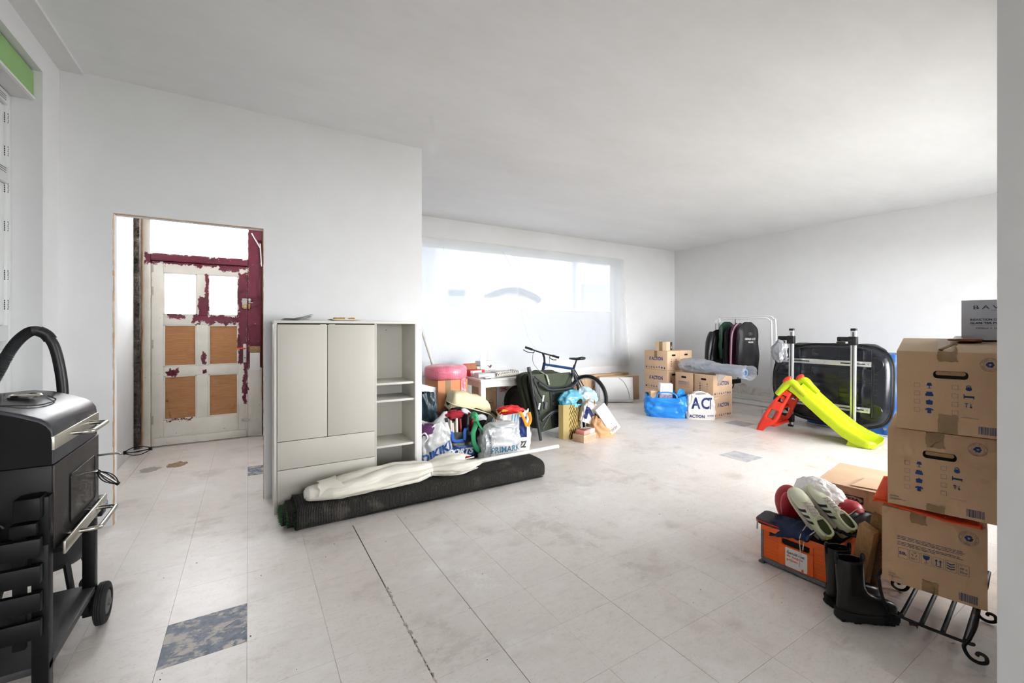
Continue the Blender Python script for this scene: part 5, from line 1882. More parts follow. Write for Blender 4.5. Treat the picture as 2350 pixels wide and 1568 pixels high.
def in_bag(name, label, cat, base, rot, lx, ly, lz, off, mat):
    R = Matrix.Rotation(base.rotation_euler.z, 4, 'Z')
    p_ = base.location + (R @ Vector(off))
    return thing(name, label, cat, p_, (rot[0], rot[1], base.rotation_euler.z + rot[2]))


hb = in_bag('gift_box', 'white box printed with a house outline sticking out of the blue shopper', 'box', bb_, (0, .05, .15), 0, 0, 0, (-.02, -.02, .257), None)
obj('box', MB().bb(-.09, .09, -.09, .09, 0, .25), pm('white_card', (232, 228, 230), .55, var=.03), hb, bevel=.002)
mb = MB()
M = frame((0, -.0907, .17), (1, 0, 0), (0, 0, 1))
for a, b in (((-.06, -.05), (-.06, .02)), ((-.06, .02), (0, .06)), ((0, .06), (.06, .02)), ((.06, .02), (.06, -.05)), ((.06, -.05), (-.06, -.05))):
    dv = Vector((b[0] - a[0], b[1] - a[1])).normalized() * .0015
    poly2(mb, [(a[0] - dv.y, a[1] + dv.x), (b[0] - dv.y, b[1] + dv.x), (b[0] + dv.y, b[1] - dv.x), (a[0] + dv.y, a[1] - dv.x)], M)
flat('house_outline', mb, M_NAVY, hb)
obj('printed_side', MB().bb(.0902, .0912, -.085, .085, .02, .24), pm('lilac_print', (180, 168, 190), .6, col2=(90, 78, 110), scale=40), hb)
obj('printed_band', MB().bb(-.088, .088, -.0912, -.0902, .03, .09), MATS['lilac_print'], hb)
for k, (ox, oy, s_, lab) in enumerate(((-.19, -.03, .12, 'small brown carton poking out of the end of the blue shopper'), (-.14, .06, .10, 'pale small carton at the back of the blue shopper'))):
    q = in_bag('packet', lab, 'box', bb_, (.12, 0, .4 - k), 0, 0, 0, (ox, oy, .26), None)
    obj('box', MB().bb(-s_ / 2, s_ / 2, -s_ / 3, s_ / 3, 0, .13), M_CARDL if k else M_CARDF, q, bevel=.002)

M_WBAG = pm('white_woven_plastic', (232, 226, 220), .5, var=.06, scale=6, bump=.25, bscale=18, bdist=.008)
ang = math.atan2(-.297, .248)
wb2, wm2 = open_bag('white_shopper', 'white shopper with big navy letters beside the blue shopper', 'bag', (5.755, 4.045, 0), ang + .12, .38, .17, .36, M_WBAG, 5, wr=.022, taper=.16, rim=.03, slump=.02)
M = frame((0, -.2, .235), (1, 0, 0), (0, 0, 1))
M_NAVYP = pm('navy_print', (26, 48, 112), .6, var=.08)
for ch_, dx_, w_ in (('A', -.075, .125), ('C', .055, .11), ('T', .125, .05)):
    text(ch_, .17, M @ Matrix.Translation((dx_, .01, 0)), M_NAVYP, wb2, w_, .03, name='big_letter', on=wm2)
text('ACTION', .05, M @ Matrix.Translation((-.06, -.185, 0)), M_NAVYP, wb2, .21, .03, on=wm2)
text('ACTION', .022, M @ Matrix.Translation((.125, -.17, 0)), M_NAVYP, wb2, .09, .02, on=wm2)
for s_ in (-1, 1):
    obj('handle', MB().tube(spline([(-.09, s_ * .06, .33), (-.08, s_ * .05, .385), (0, s_ * .03, .40), (.08, s_ * .05, .38), (.1, s_ * .06, .33)], 7), .009, 8), M_WBAG, wb2, smooth=True)
obj('loose_strap', MB().tube(spline([(.13, .05, .31), (.2, .03, .30), (.26, .02, .315)], 6), .006, 6).tube(spline([(.13, .05, .30), (.2, .06, .285), (.25, .04, .31)], 6), .006, 6), M_WBAG, wb2, smooth=True)
obj('lining', MB().loft([[Vector((x * .8, y * .8, z + .03 * fn3(x * 9, y * 9))) for x, y in sellipse(.34, .15, 4, 40)] for z in (.30, .306)]), pm('tan_paper', (206, 176, 142), .8, col2=(120, 96, 80), scale=20, bump=.5), wb2, smooth=True)

# wrapped roll on the cartons
wr = thing('wrapped_roll', 'blue mat roll in loose clear plastic lying across the cartons', 'roll', (6.02, 4.04, .646))
A, B = Vector((.10, .60, .10)), Vector((-.08, -.60, .075))
ax = (B - A).normalized()
sd = Vector((0, 0, 1)).cross(ax).normalized()
upv = ax.cross(sd)
obj('mat_roll', MB().tube([A + (B - A) * .08, B - ax * .03], .062, 20), pm('steel_blue_foam', (88, 122, 156), .7, var=.2, scale=8), wr, smooth=True, angle=50)
obj('roll_core', MB().tube([B - ax * .035, B - ax * .022], .034, 16), pm('dark_core', (52, 70, 92), .8), wr, smooth=True)
rings = []
for j in range(71):
    f = j / 70
    ry = (.09 + .05 * math.sin(PI * min(1, f * 1.6)) + (.02 * max(0, f - .85) / .15)) * (1 if f > .08 else .3 + f * 9)
    rz = (.072 + .035 * math.sin(PI * min(1, f * 1.8)) + .015 * max(0, f - .85) / .15) * (1 if f > .06 else .35 + f * 11)
    ring = []
    for i in range(72):
        a = 2 * PI * i / 72
        k = 1 + .16 * (1 - 2.2 * abs(fn3(math.cos(a) * 1.6, math.sin(a) * 1.6, f * 9, 8))) + .09 * (1 - 2 * abs(fn3(math.cos(a) * 4, math.sin(a) * 4, f * 17, 3)))
        p_ = A + (B - A) * (f * 1.09 - .04) + sd * ry * k * math.cos(a) + upv * (rz * k * math.sin(a) + .012)
        lim = .003 if abs(p_.y) < .55 else (-.05 if p_.y < 0 else .003)
        ring.append(Vector((p_.x, p_.y, max(lim, p_.z))))
    rings.append(ring)
M_WRAP = film('loose_clear_plastic', (226, 228, 232), .38, .45, .22, .35, 16, .14)
obj('plastic_wrap', MB().loft(rings, False, False), M_WRAP, wr, smooth=True, angle=180)
obj('wrap_flap', MB().grid(lambda u, v_: (-.16 - .008 * fn3(u * 4, v_ * 4) - .03 * v_, -.34 + .16 * u * (1 - v_ * .9) + .08 * v_, .03 - .15 * v_ + .01 * fn3(u * 6, v_ * 3, 2)), 12, 10), M_WRAP, wr, smooth=True, angle=180)
um_ = thing('shoulder_bag', 'small black shoulder bag hanging low from the clothes rack', 'bag', (7.15, 4.345, .40), 0)
obj('case', MB().bb(-.20, .14, -.025, .025, 0, .075), pm('black_plastic', (24, 24, 26), .5), um_, bevel=.012)
obj('loop', MB().tube(spline([(-.16, 0, .01), (-.15, 0, -.06), (-.09, 0, -.075), (-.05, 0, -.03), (-.04, 0, .01)], 7), .008, 8), MATS['black_plastic'], um_, smooth=True)
obj('strap', MB().tube(spline([(-.1, 0, .07), (-.07, 0, .5), (-.01, 0, 1.0), (0, 0, 1.13), (.01, 0, 1.0), (.05, 0, .5), (.08, 0, .07)], 6), .006, 6), MATS['black_plastic'], um_, smooth=True)

# ------------------------------------------------------------------ clothes rack with garment covers
M_WTUBE = pm('white_tube', (232, 232, 232), .35, var=.03)
ra = thing('clothes_rack', 'white tubular clothes rack standing along the long wall', 'clothes rack', (7.15, 4.19, 0))
y0r, y1r, zt_ = -.45, .46, 1.515
obj('rail_frame', MB().tube(spline([(0, y0r, .05), (0, y0r, .6), (0, y0r, 1.38), (0, y0r + .03, 1.475), (0, y0r + .11, zt_), (0, 0, zt_), (0, y1r - .11, zt_), (0, y1r - .03, 1.475), (0, y1r, 1.38), (0, y1r, .6), (0, y1r, .05)], 6), .0125, 12), M_WTUBE, ra, smooth=True)
obj('rail_frame', MB().tube(spline([(.0, y0r - .065, .05), (0, y0r - .065, .6), (0, y0r - .065, 1.40), (0, y0r - .03, 1.50), (0, y0r + .06, 1.545), (0, .0, 1.545), (0, y1r - .06, 1.545), (0, y1r + .03, 1.50), (0, y1r + .065, 1.40), (0, y1r + .065, .6), (0, y1r + .065, .05)], 6), .011, 12), M_WTUBE, ra, smooth=True)
obj('lower_rail', MB().tube([(0, y0r, .17), (0, y1r, .17)], .011, 10), M_WTUBE, ra, smooth=True)
for yy in (y0r, y0r - .065, y1r, y1r + .065):
    obj('foot', MB().tube(spline([(-.27, yy, .011), (-.26, yy, .05), (-.22, yy, .07), (0, yy, .07), (.22, yy, .07), (.26, yy, .05), (.27, yy, .011)], 6), .011, 10), M_WTUBE, ra, smooth=True)


def garment(dy, zs, w0, w1, zb, thick, mat, name, label, cat, seed, dx=0.0, extra=None):
    g_ = thing(name, label, cat, (7.15 + dx, 4.19 + dy, 0), 0, 'garments on the white clothes rack')
    rings = []
    N = 26
    for j in range(N + 1):
        f = j / N
        z = zs - (zs - zb) * f
        sh_ = math.sin(min(1, f * 6.5) * PI / 2)
        w = (w0 * .34 + (w0 * .66) * sh_) + (w1 - w0) * f
        d = thick * (.35 + .65 * min(1, f * 4)) * (1 - .15 * f)
        ring = []
        for i, (x, y) in enumerate(sellipse(w, d, 2.6, 40)):
            a = 2 * PI * i / 40
            y += (.012 * math.sin(7 * a + seed + 2 * f) + .02 * fn3(x * 6, f * 4, seed)) * min(1, f * 3)
            ring.append(Vector((x + .01 * fn3(f * 5, a, seed), y, z + (.006 * fn3(a * 2, seed) if j == N else 0))))
        rings.append(ring)
    tgt = MB().loft(rings)
    obj('cover', tgt, mat, g_, smooth=True, angle=70)
    obj('hook', MB().tube(spline([(0, 0, zs - .01), (0, 0, zs + .03), (.012, 0, zs + .05), (.02, 0, zs + .066), (.008, 0, 1.538), (-.012, 0, 1.534)], 6), .003, 6), M_STEEL, g_, smooth=True)
    return g_, tgt


M_COVK = pm('black_garment_cover', (18, 18, 20), .5, var=.2, scale=5, bump=.15, bscale=14)
gk, gt = garment(-.065, 1.455, .56, .60, .555, .10, M_COVK, 'garment_cover', 'black garment cover with white lettering, outermost on the rack', 'garment cover', 1)
M = frame((0, -.2, 1.17), (1, 0, 0), (0, 0, 1))
M_WPR = pm('white_print', (226, 226, 224), .6, var=.03)
text('STEFAN LOPEZ', .034, M, M_WPR, gk, .32, .02, on=gt)
text('MODE', .026, M @ Matrix.Translation((0, -.052, 0)), M_WPR, gk, .11, .02, on=gt)
mb = MB()
for k in range(2):
    ring2(mb, .022, .022, .004, Matrix.Translation(((-.018, .018)[k], .085, 0)), 16)
q = project(mb, M, gt, .002)
obj('crest', q, pm('grey_print', (140, 140, 140), .6), gk)
g2, _ = garment(.095, 1.44, .44, .50, .60, .085, pm('plum_satin', (124, 50, 98), .32, col2=(80, 28, 62), scale=4, stretch=(2, 2, .4)), 'garment_cover', 'plum satin garment cover with white piping on the rack', 'garment cover', 4)
obj('piping', MB().tube(spline([(-.06, -.03, 1.435), (-.17, -.035, 1.36), (-.225, -.02, 1.22), (-.235, -.015, 1.0), (-.245, -.012, .7)], 8), .012, 8), pm('pale_pink_piping', (236, 206, 214), .5), g2, smooth=True)
garment(.20, 1.37, .42, .50, .62, .07, pm('aubergine_cloth', (32, 27, 36), .7, var=.25, scale=6), 'garment_cover', 'dark aubergine garment hanging behind the plum cover', 'garment cover', 7)
g4, _ = garment(.30, 1.465, .46, .42, .82, .085, pm('dark_green_cloth', (14, 58, 40), .55, var=.3, scale=4), 'green_coat', 'dark green coat with pale green lining on the rack', 'coat', 9)
obj('lining', MB().grid(lambda u, v_: (-.22 + .10 * u + .04 * v_, -.055 - .012 * math.sin(5 * u), 1.0 - .42 * v_), 8, 10), pm('mint_lining', (92, 180, 148), .5), g4, smooth=True, solid=.006)
g5, _ = garment(.41, 1.33, .50, .66, .72, .085, pm('black_leather', (14, 15, 19), .36, var=.25, scale=5), 'leather_jacket', 'black leather jacket at the corner end of the rack', 'jacket', 12, -.06)
for s_ in (-1, 1):
    obj('sleeve', MB().tube(spline([(s_ * .21, 0, 1.27), (s_ * .29, -.01, 1.12), (s_ * .34, -.02, .94), (s_ * .36, -.02, .78)], 5), [.05, .055, .06, .062, .064, .064, .064, .063, .062, .06, .058, .056, .054, .052, .05, .05], 12), MATS['black_leather'], g5, smooth=True)

# boards lying along the wall
bd = thing('white_board', 'long white board lying on the floor under the clothes rack', 'board', (7.72, 4.2, 0))
obj('board', MB().bb(-.2, .2, -1.0, 1.1, 0, .022), pm('chalky_white', (222, 219, 214), .7, var=.06), bd, bevel=.002)
bd2 = thing('white_board', 'narrow white board stood on edge against the long wall', 'board', (7.95, 4.1, 0))
obj('board', MB().bb(-.012, .012, -1.1, 1.1, 0, .12), MATS['chalky_white'], bd2, bevel=.002)

# ------------------------------------------------------------------ roof box on its side, roof bars, tarpaulin
M_RB = pm('dark_blue_black_abs', (30, 32, 39), .2, var=.12, scale=3)
M_RBD = pm('groove_black', (14, 14, 17), .5)
M_ALU = pm('brushed_aluminium', (214, 214, 214), .3, .75, var=.08, scale=10)
rb = thing('roof_box', 'black car roof box stood on its long edge with its rails facing the room', 'roof box', (6.50, 2.72, .10), (0, math.radians(4), 0))
HL, HH = .69, .52


def rb_outline(k, n=72):
    pts = []
    for i in range(n):
        a = 2 * PI * i / n
        c_, s_ = math.cos(a), math.sin(a)
        e = 2.7 if c_ > 0 else 4.6      # c>0: far end (+y), rounder
        pts.append((k + HL * math.copysign(abs(c_) ** (2 / e), c_) * (1 + k / HL) - k, HH + (HH + k) * math.copysign(abs(s_) ** (2 / e), s_)))
    return pts


rings = []
for k, x in ((-.10, -.045), (-.055, -.042), (-.035, -.03), (-.02, .0), (-.012, .03), (0, .036), (.004, .05), (.0, .062), (-.015, .07), (-.05, .16), (-.12, .2)):
    rings.append([Vector((x, y, z)) for y, z in rb_outline(k)])
body = obj('base_shell', MB().loft(rings), M_RB, rb, smooth=True, angle=40)
obj('rim_seal', MB().tube([(.045, y, z) for y, z in rb_outline(.004)], .012, 8, closed=True), pm('seal_black', (16, 16, 18), .45), rb, smooth=True)
for y, w in ((.40, .10), (.0, .16), (-.40, .10)):
    for (za, zb_) in ((.835, .97), (.60, .735), (.33, .52), (.12, .22)):
        obj('raised_panel', MB().bb(-.053, -.044, y - w, y + w, za, zb_), M_RB, rb, bevel=.004)
for z in (.57, .62, .49, .43, .36, .295, .68):
    obj('groove', MB().bb(-.0495, -.043, -.56, .60, z - .005, z + .005), M_RBD, rb)
obj('side_rib', MB().bb(-.056, -.044, -.53, -.50, .16, .78), M_RB, rb, bevel=.005)
for z in (.80, .235):
    r_ = obj('mounting_rail', MB().bb(-.064, -.054, -.50, .53, z - .032, z + .032), M_ALU, rb, bevel=.004)
    obj('rail_slot', MB().bb(-.0652, -.0638, -.44, -.18, z - .007, z + .007), M_RBD, r_)
    obj('rail_slot', MB().bb(-.0652, -.0638, .18, .46, z - .007, z + .007), M_RBD, r_)
    for y in (-.475, .0, .50):
        obj('bolt', MB().lathe([(.001, .0), (.010, .0), (.010, .004), (.001, .004)], 12, frame((-.064, y, z), (0, -1, 0), (0, 0, 1))), M_STEEL, r_, smooth=True)
    for y in (-.53, .55):
        obj('end_pocket', MB().lathe([(.001, .0), (.06, .0), (.085, .006), (.09, .0), (.001, -.002)], 28, frame((-.046, y, z), (0, -1, 0), (0, 0, 1))), M_RB, rb, smooth=True)
cv = thing('folded_cover', 'folded black cover lying along the top edge of the roof box', 'cover', (6.72, 2.70, 1.02))
obj('fold', MB().grid(lambda u, v_: (-.12 + .24 * v_, -.52 + 1.04 * u, .085 + .03 * math.sin(PI * v_) + .012 * fn3(u * 9, v_ * 4) - .05 * max(0, abs(u - .5) * 2 - .85) / .15), 50, 12), pm('black_pvc', (32, 32, 34), .4, var=.2, scale=8), cv, smooth=True, angle=180, solid=.02)
for k in range(4):
    obj('seam', MB().tube([(-.128, -.36 + k * .24, .09), (-.05, -.36 + k * .24, .125)], .004, 6), pm('olive_seam', (110, 112, 70), .6), cv)


def roof_bar(y, label, feet):
    b = thing('roof_bar', label, 'roof bar', (6.365, y, 0), (0, math.radians(1.2), 0), 'aluminium roof bars')
    obj('profile', MB().prism(rrect(.034, .062, .012), 1.30, Matrix.Translation((0, 0, .02))), M_ALU, b, smooth=True, angle=50)
    obj('rubber_strip', MB().bb(-.0185, -.0165, -.006, .006, .03, 1.30), pm('strip_black', (30, 30, 34), .6), b)
    for z in (0, 1.315):
        obj('end_cap', MB().prism(rrect(.037, .066, .013), .03, Matrix.Translation((0, 0, z))), pm('cap_black', (24, 24, 26), .45), b, bevel=.004)
    for z in feet:
        f = obj('clamp_foot', MB().bb(-.035, .03, -.04, .05, z - .055, z + .055).bb(-.03, .02, .03, .17, z - .01, z + .05), MATS['cap_black'], b, bevel=.01)
        obj('clamp_pad', MB().bb(-.03, .02, .09, .175, z - .045, z - .012), MATS['cap_black'], f, bevel=.006)
    return b


roof_bar(3.075, 'aluminium roof bar with black clamps leaning on the roof box beside the grey bag', (1.19, .12))
roof_bar(2.36, 'aluminium roof bar with a black clamp leaning on the roof box behind the slide', (1.19,))
gb_ = obj('grey_bag', blob(.055, .085, .12, .3, 1.15, 6, 60, 40), film('grey_plastic_film', (176, 178, 184), .1, .35, .25, .35, 20, .14), None, smooth=True, angle=180)
gb_.location = (6.31, 3.19, 1.03)
tag(gb_, 'crumpled grey plastic bag tied to the roof bar clamp', 'plastic bag')

t = NT('blue_tarpaulin')
p = t.obj()
w1_ = t.m('SINE', t.m('MULTIPLY', t.sep(p)[2], 900.0))
t.bsdf(t.ramp(t.noise(p, 3, 5, .6), [(.3, rgb((10, 72, 148))), (.7, rgb((24, 104, 186)))]), .42, 0, t.bump(t.noise(p, 7, 5, .65, .8), .5, .02))
M_TARP = t.mat
tp2 = thing('tarpaulin_bundle', 'box wrapped in blue tarpaulin behind the roof box', 'tarpaulin', (7.06, 2.56, 0))
rings = []
for j in range(25):
    v_ = j / 24
    ring = []
    for i, (x, y) in enumerate(sellipse(.62, 1.02, 7, 72)):
        a = 2 * PI * i / 72
        f = .02 * (1 - 2 * abs(fn3(math.cos(a) * 3, math.sin(a) * 3, v_ * 3, 4)))
        ring.append(Vector((x + math.cos(a) * f, y + math.sin(a) * f, 1.02 * v_)))
    rings.append(ring)
obj('tarpaulin', MB().loft(rings), M_TARP, tp2, smooth=True, angle=50)
obj('hem', MB().tube([(x * 1.02, y * 1.02, .012) for x, y in sellipse(.64, 1.04, 7, 48)], .010, 6, closed=True), pm('white_hem', (214, 218, 224), .6), tp2, smooth=True)
for y in (.42, .2, -.1, -.4):
    obj('eyelet', MB().lathe([(.008, 0), (.018, 0), (.018, .004), (.008, .004)], 16, frame((-.335, y, .10), (0, -1, 0), (0, 0, 1))), M_STEEL, tp2, smooth=True)

# ------------------------------------------------------------------ child's slide
M_SLG = pm('lime_green_plastic', (178, 196, 16), .38, var=.05)
M_SLR = pm('red_orange_plastic', (236, 56, 34), .38, var=.05)
dS = Vector((.10, -1.0, 0)).normalized()
wS = Vector((1.0, .10, 0)).normalized()
sl = thing('toy_slide', 'small lime green plastic slide with red ladder', 'slide', (5.98, 3.16, 0))
SM = Matrix((wS, dS, Vector((0, 0, 1)))).transposed().to_4x4()   # local: x width, y along, z up
HWD = .19


def sprof(s):
    """centre line of the chute bed: (along, height)"""
    pts = [(.33, .60), (.40, .545), (.52, .43), (.70, .27), (.88, .125), (.98, .07), (1.08, .05), (1.16, .045)]
    f = s * (len(pts) - 1)
    i = min(int(f), len(pts) - 2)
    t_ = f - i
    a, b = pts[i], pts[i + 1]
    return (a[0] + (b[0] - a[0]) * t_, a[1] + (b[1] - a[1]) * t_)


def lip(s):
    return .085 - .02 * s if s < .7 else .085 - .02 * s - (s - .7) / .3 * .045


rings = []
for j in range(41):
    s = j / 40
    y, z = sprof(s)
    hw = HWD * (1 + .10 * s) * (1 - .22 * max(0, (s - .86) / .14) ** 2)
    lp = lip(s)
    sect = [(-hw - .028, -.035), (-hw - .03, lp * .5), (-hw - .026, lp), (-hw - .012, lp + .012), (-hw + .002, lp + .008), (-hw + .018, lp * .55), (-hw + .035, .012), (-hw + .06, 0), (0, -.004), (hw - .06, 0), (hw - .035, .012), (hw - .018, lp * .55), (hw - .002, lp + .008), (hw + .012, lp + .012), (hw + .026, lp), (hw + .03, lp * .5), (hw + .028, -.035), (hw - .01, -.03), (0, -.022), (-hw + .01, -.03)]
    nrm = Vector((0, .55, .83)) if s < .75 else Vector((0, .2, .98))
    rings.append([SM @ Vector((x, y + q * nrm.y * .6, max(.002, z + q * nrm.z))) for x, q in sect])
chute = obj('chute', MB().loft(rings), M_SLG, sl, smooth=True, angle=50)
for s_ in (-1, 1):
    # shoulder that rises to the hand grip
    x0 = s_ * (HWD + .01)
    path = [(x0, .18, .50), (x0, .25, .59), (x0, .31, .655), (x0, .365, .66), (x0, .42, .60), (x0, .50, .52)]
    obj('shoulder', MB().tube(spline([SM @ Vector(p_) for p_ in path], 6), [.034 + .012 * math.sin(PI * i / 30) for i in range(31)], 14), M_SLG, sl, smooth=True)
    obj('grip_knob', MB().tube(spline([SM @ Vector(p_) for p_ in [(x0, .265, .655), (x0, .305, .705), (x0, .345, .715)]], 5), [.026, .03, .033, .034, .034, .034, .034, .033, .030, .024, .012], 14), M_SLR, sl, smooth=True)
    # ladder side with two openings
    oc_ = [(-.07, 0), (-.045, .08), (-.005, .17), (.045, .27), (.105, .37), (.17, .46), (.235, .535), (.27, .575)]
    ic_ = [(.0, 0), (.05, .055), (.125, .10), (.185, .17), (.225, .27), (.265, .37), (.305, .45), (.33, .50), (.345, .53)]
    OC = spline([(a_, b_, 0) for a_, b_ in oc_], 6)
    IC = spline([(a_, b_, 0) for a_, b_ in ic_], 6)
    NR = 36
    pick = lambda L_, t_: L_[min(len(L_) - 1, int(round(t_ * (len(L_) - 1))))]
    cols = (0, .26, .5, .76, 1)
    mb = MB()
    Mside = SM @ frame((s_ * HWD, 0, 0), (0, 1, 0), (0, 0, 1))
    mb.v = [Mside @ pick(OC, j / NR).lerp(pick(IC, j / NR), c_) for j in range(NR + 1) for c_ in cols]
    for j in range(NR):
        for i in range(4):
            if i in (1, 2) and (12 <= j < 18 or 23 <= j < 29):
                continue
            mb.f.append((j * 5 + i, j * 5 + i + 1, (j + 1) * 5 + i + 1, (j + 1) * 5 + i))
    obj('ladder_side', mb, M_SLR, sl, smooth=True, solid=.042)
    obj('end_foot', MB().prism([(.90, .0), (1.12, 0), (1.12, .06), (.97, .09), (.93, .10), (.92, .05)], .03, SM @ frame((s_ * (HWD + .01) - .015, 0, 0), (0, 1, 0), (0, 0, 1))), M_SLG, sl, bevel=.008)
for y, z in ((.09, .145), (.155, .31), (.24, .455)):
    obj('rung', MB().tube([SM @ Vector((-HWD, y, z)), SM @ Vector((HWD, y, z))], .026, 14), M_SLR, sl, smooth=True)
obj('lower_brace', MB().tube([SM @ Vector((-HWD, .15, .10)), SM @ Vector((HWD, .15, .10))], .02, 12), M_SLR, sl, smooth=True)
obj('top_step', MB().box(0, .27, .575, HWD * 2, .13, .03, None, SM), M_SLG, sl, bevel=.01)
# ------------------------------------------------------------------ white table with things on it
M_TAB = pm('white_table_lacquer', (230, 228, 222), .4, var=.04)
tb = thing('table', 'white rectangular table under the shop window', 'table', (2.33, 4.53, 0))
TL, TD = .75, 1.25
obj('table_top', MB().bb(0, TL, 0, TD, .712, .74), M_TAB, tb, bevel=.004)
for (x0, x1, y0_, y1_) in ((.02, TL - .02, .02, .04), (.02, TL - .02, TD - .04, TD - .02), (.02, .04, .04, TD - .04), (TL - .04, TL - .02, .04, TD - .04)):
    obj('apron', MB().bb(x0, x1, y0_, y1_, .64, .712), M_TAB, tb)
for x in (.045, TL - .045):
    for y in (.045, TD - .045):
        obj('leg', MB().bb(x - .032, x + .032, y - .032, y + .032, 0, .712), M_TAB, tb, bevel=.003)
M_REDP = pm('red_print', (214, 48, 52), .5, var=.08)
M_WHITE = pm('white_card', (232, 228, 230), .55, var=.03)
r1 = thing('red_carton', 'red and white opened carton on the white table', 'box', (2.47, 4.98, .7405), .15)
obj('box', MB().bb(-.11, .11, -.08, .08, 0, .075), M_REDP, r1, bevel=.002)
obj('flap', MB().box(-.01, .075, .115, .2, .005, .08, (-.35, 0, 0)), pm('olive_print', (150, 132, 78), .6, col2=(176, 60, 60), scale=8), r1)
obj('white_panel', MB().bb(-.08, .06, -.0815, -.0803, .005, .07), M_WHITE, r1)
for k in range(2):
    obj('stripe', MB().bb(-.108 + k * .014, -.102 + k * .014, -.0822, -.0812, 0, .075), M_WHITE, r1)
r2 = thing('flapped_box', 'tall white box with open flaps and a bow print at the back of the table', 'box', (2.94, 5.60, .7405), .1)
obj('box', MB().bb(-.11, .11, -.07, .07, 0, .13), pm('dusty_white_card', (222, 214, 214), .6, var=.05), r2, bevel=.002)
obj('flap', MB().box(-.055, -.06, .19, .105, .004, .13, (.12, 0, .1)), M_WHITE, r2)
obj('flap', MB().box(.06, .06, .19, .1, .004, .13, (-.15, 0, 0)), cardboard('beige_card', (206, 194, 184), (218, 206, 196)), r2)
obj('bow_print', MB().add([(-.01, 0, 0), (.03, .025, 0), (.045, .004, 0), (.03, -.012, 0), (.01, -.03, 0), (-.005, -.012, 0), (-.03, .005, 0), (-.028, .028, 0)], [tuple(range(8))], frame((.045, -.0708, .055), (1, 0, 0), (0, 0, 1))), pm('brown_print', (96, 58, 58), .6), r2)
r3 = thing('white_tray_box', 'flat white box lying on the table in front of the red carton', 'box', (2.50, 4.72, .7405), -.1)
obj('box', MB().bb(-.12, .12, -.07, .07, 0, .055), M_WHITE, r3, bevel=.003)
obj('lid_edge', MB().bb(-.122, .122, -.072, .072, .04, .057), pm('grey_white', (206, 208, 210), .5), r3, bevel=.002)
r4 = thing('patterned_towel', 'folded black and white patterned towel on the table edge', 'towel', (2.76, 4.70, .7405), .1)
t = NT('patterned_cotton')
p = t.obj()
ch = t.n('ShaderNodeTexChecker')
mp = t.n('ShaderNodeMapping')
mp.inputs['Scale'].default_value = (75, 60, 45)
t.l(p, mp.inputs['Vector'])
t.l(mp.outputs[0], ch.inputs['Vector'])
ch.inputs['Scale'].default_value = 1
ch.inputs['Color1'].default_value = rgb((226, 222, 212))
ch.inputs['Color2'].default_value = rgb((70, 66, 62))
band = t.step(t.noise(p, 14, 2, .5, stretch=(.3, .3, 3)), .52, .02)
t.bsdf(t.mix(band, rgb((222, 218, 208)), ch.outputs['Color']), .9)
rings = []
for j in range(20):
    f = j / 19
    rings.append([Vector((-.17 + .34 * f, y * (.9 + .1 * math.sin(9 * f)), max(0, .036 + z * (1 + .25 * f + .12 * fn3(f * 6, y * 9))))) for y, z in sellipse(.17, .07, 3, 28)])
obj('folded_cloth', MB().loft(rings), t.mat, r4, smooth=True, angle=60)
r5 = thing('tape_dispenser', 'small dark and white tape dispenser at the table corner', 'dispenser', (2.45, 4.585, .7405), .2)
obj('shell', MB().loft([[Vector((x * k, y * k, z)) for x, y in sellipse(.09, .05, 2.6, 24)] for k, z in ((.95, 0), (1, .01), (.8, .024), (.3, .03))]), M_WHITE, r5, smooth=True)
obj('base', MB().loft([[Vector((x, y, z)) for x, y in sellipse(.095, .055, 2.6, 24)] for z in (0, .008)]), M_INK, r5, smooth=True)
r6 = thing('knife', 'dark handled cutter lying on the table near the towel', 'cutter', (3.02, 4.66, .7405), .15)
obj('handle', MB().bb(0, .10, -.012, .012, 0, .016), M_INK, r6, bevel=.004)
obj('blade_sleeve', MB().bb(-.09, 0, -.009, .009, .002, .012), M_WHITE, r6, bevel=.002)
r7 = thing('open_book', 'dark folded booklet leaning on the red carton', 'booklet', (2.52, 5.16, .7405), .1)
obj('cover', MB().grid(lambda u, v_: (-.11 + .22 * u, -.05 + .1 * v_, .105 + .02 * math.sin(PI * u) + .004 * v_), 12, 4), pm('dark_teal_cover', (52, 64, 66), .6), r7, smooth=True, solid=.006)
obj('pages', MB().bb(-.1, .1, -.05, .05, 0, .1), pm('pages', (216, 212, 204), .8), r7, bevel=.002)
r8 = thing('small_charger', 'small black and pink plug on the windowsill', 'charger', (2.72, 6.30, .7705), 0)
obj('plug', MB().bb(-.03, .03, -.02, .02, 0, .04), M_INK, r8, bevel=.004)
obj('pink_base', MB().bb(-.09, -.03, -.02, .02, 0, .03), pm('pale_pink', (226, 180, 178), .5), r8, bevel=.004)

# boxes below the table
u1 = thing('tall_carton', 'tall brown carton with round print under the table', 'carton', (2.745, 5.24, 0), 0)
obj('box', MB().bb(-.085, .085, -.2, .2, 0, .62), M_CARDF, u1, bevel=.003)
mb = MB()
ring2(mb, .04, .04, .004, frame((0, -.2008, .36), (1, 0, 0), (0, 0, 1)), 24)
flat('print_ring', mb, M_INK, u1)
text('Nino', .022, frame((0, -.2009, .36), (1, 0, 0), (0, 0, 1)), M_INK, u1, .06, .03)
u2 = thing('white_carton', 'white carton with red oval logo and scribbles under the table', 'carton', (3.10, 5.26, 0), 0)
obj('box', MB().bb(-.25, .25, -.2, .2, 0, .632), pm('greyish_white_card', (212, 210, 212), .65, var=.08, scale=3), u2, bevel=.003)
M = frame((-.15, -.2008, .53), (1, 0, 0), (0, 0, 1))
lg = MB()
ring2(lg, .068, .042, .006, M @ Matrix.Rotation(.25, 4, 'Z'), 28)
flat('logo_oval', lg, M_REDP, u2)
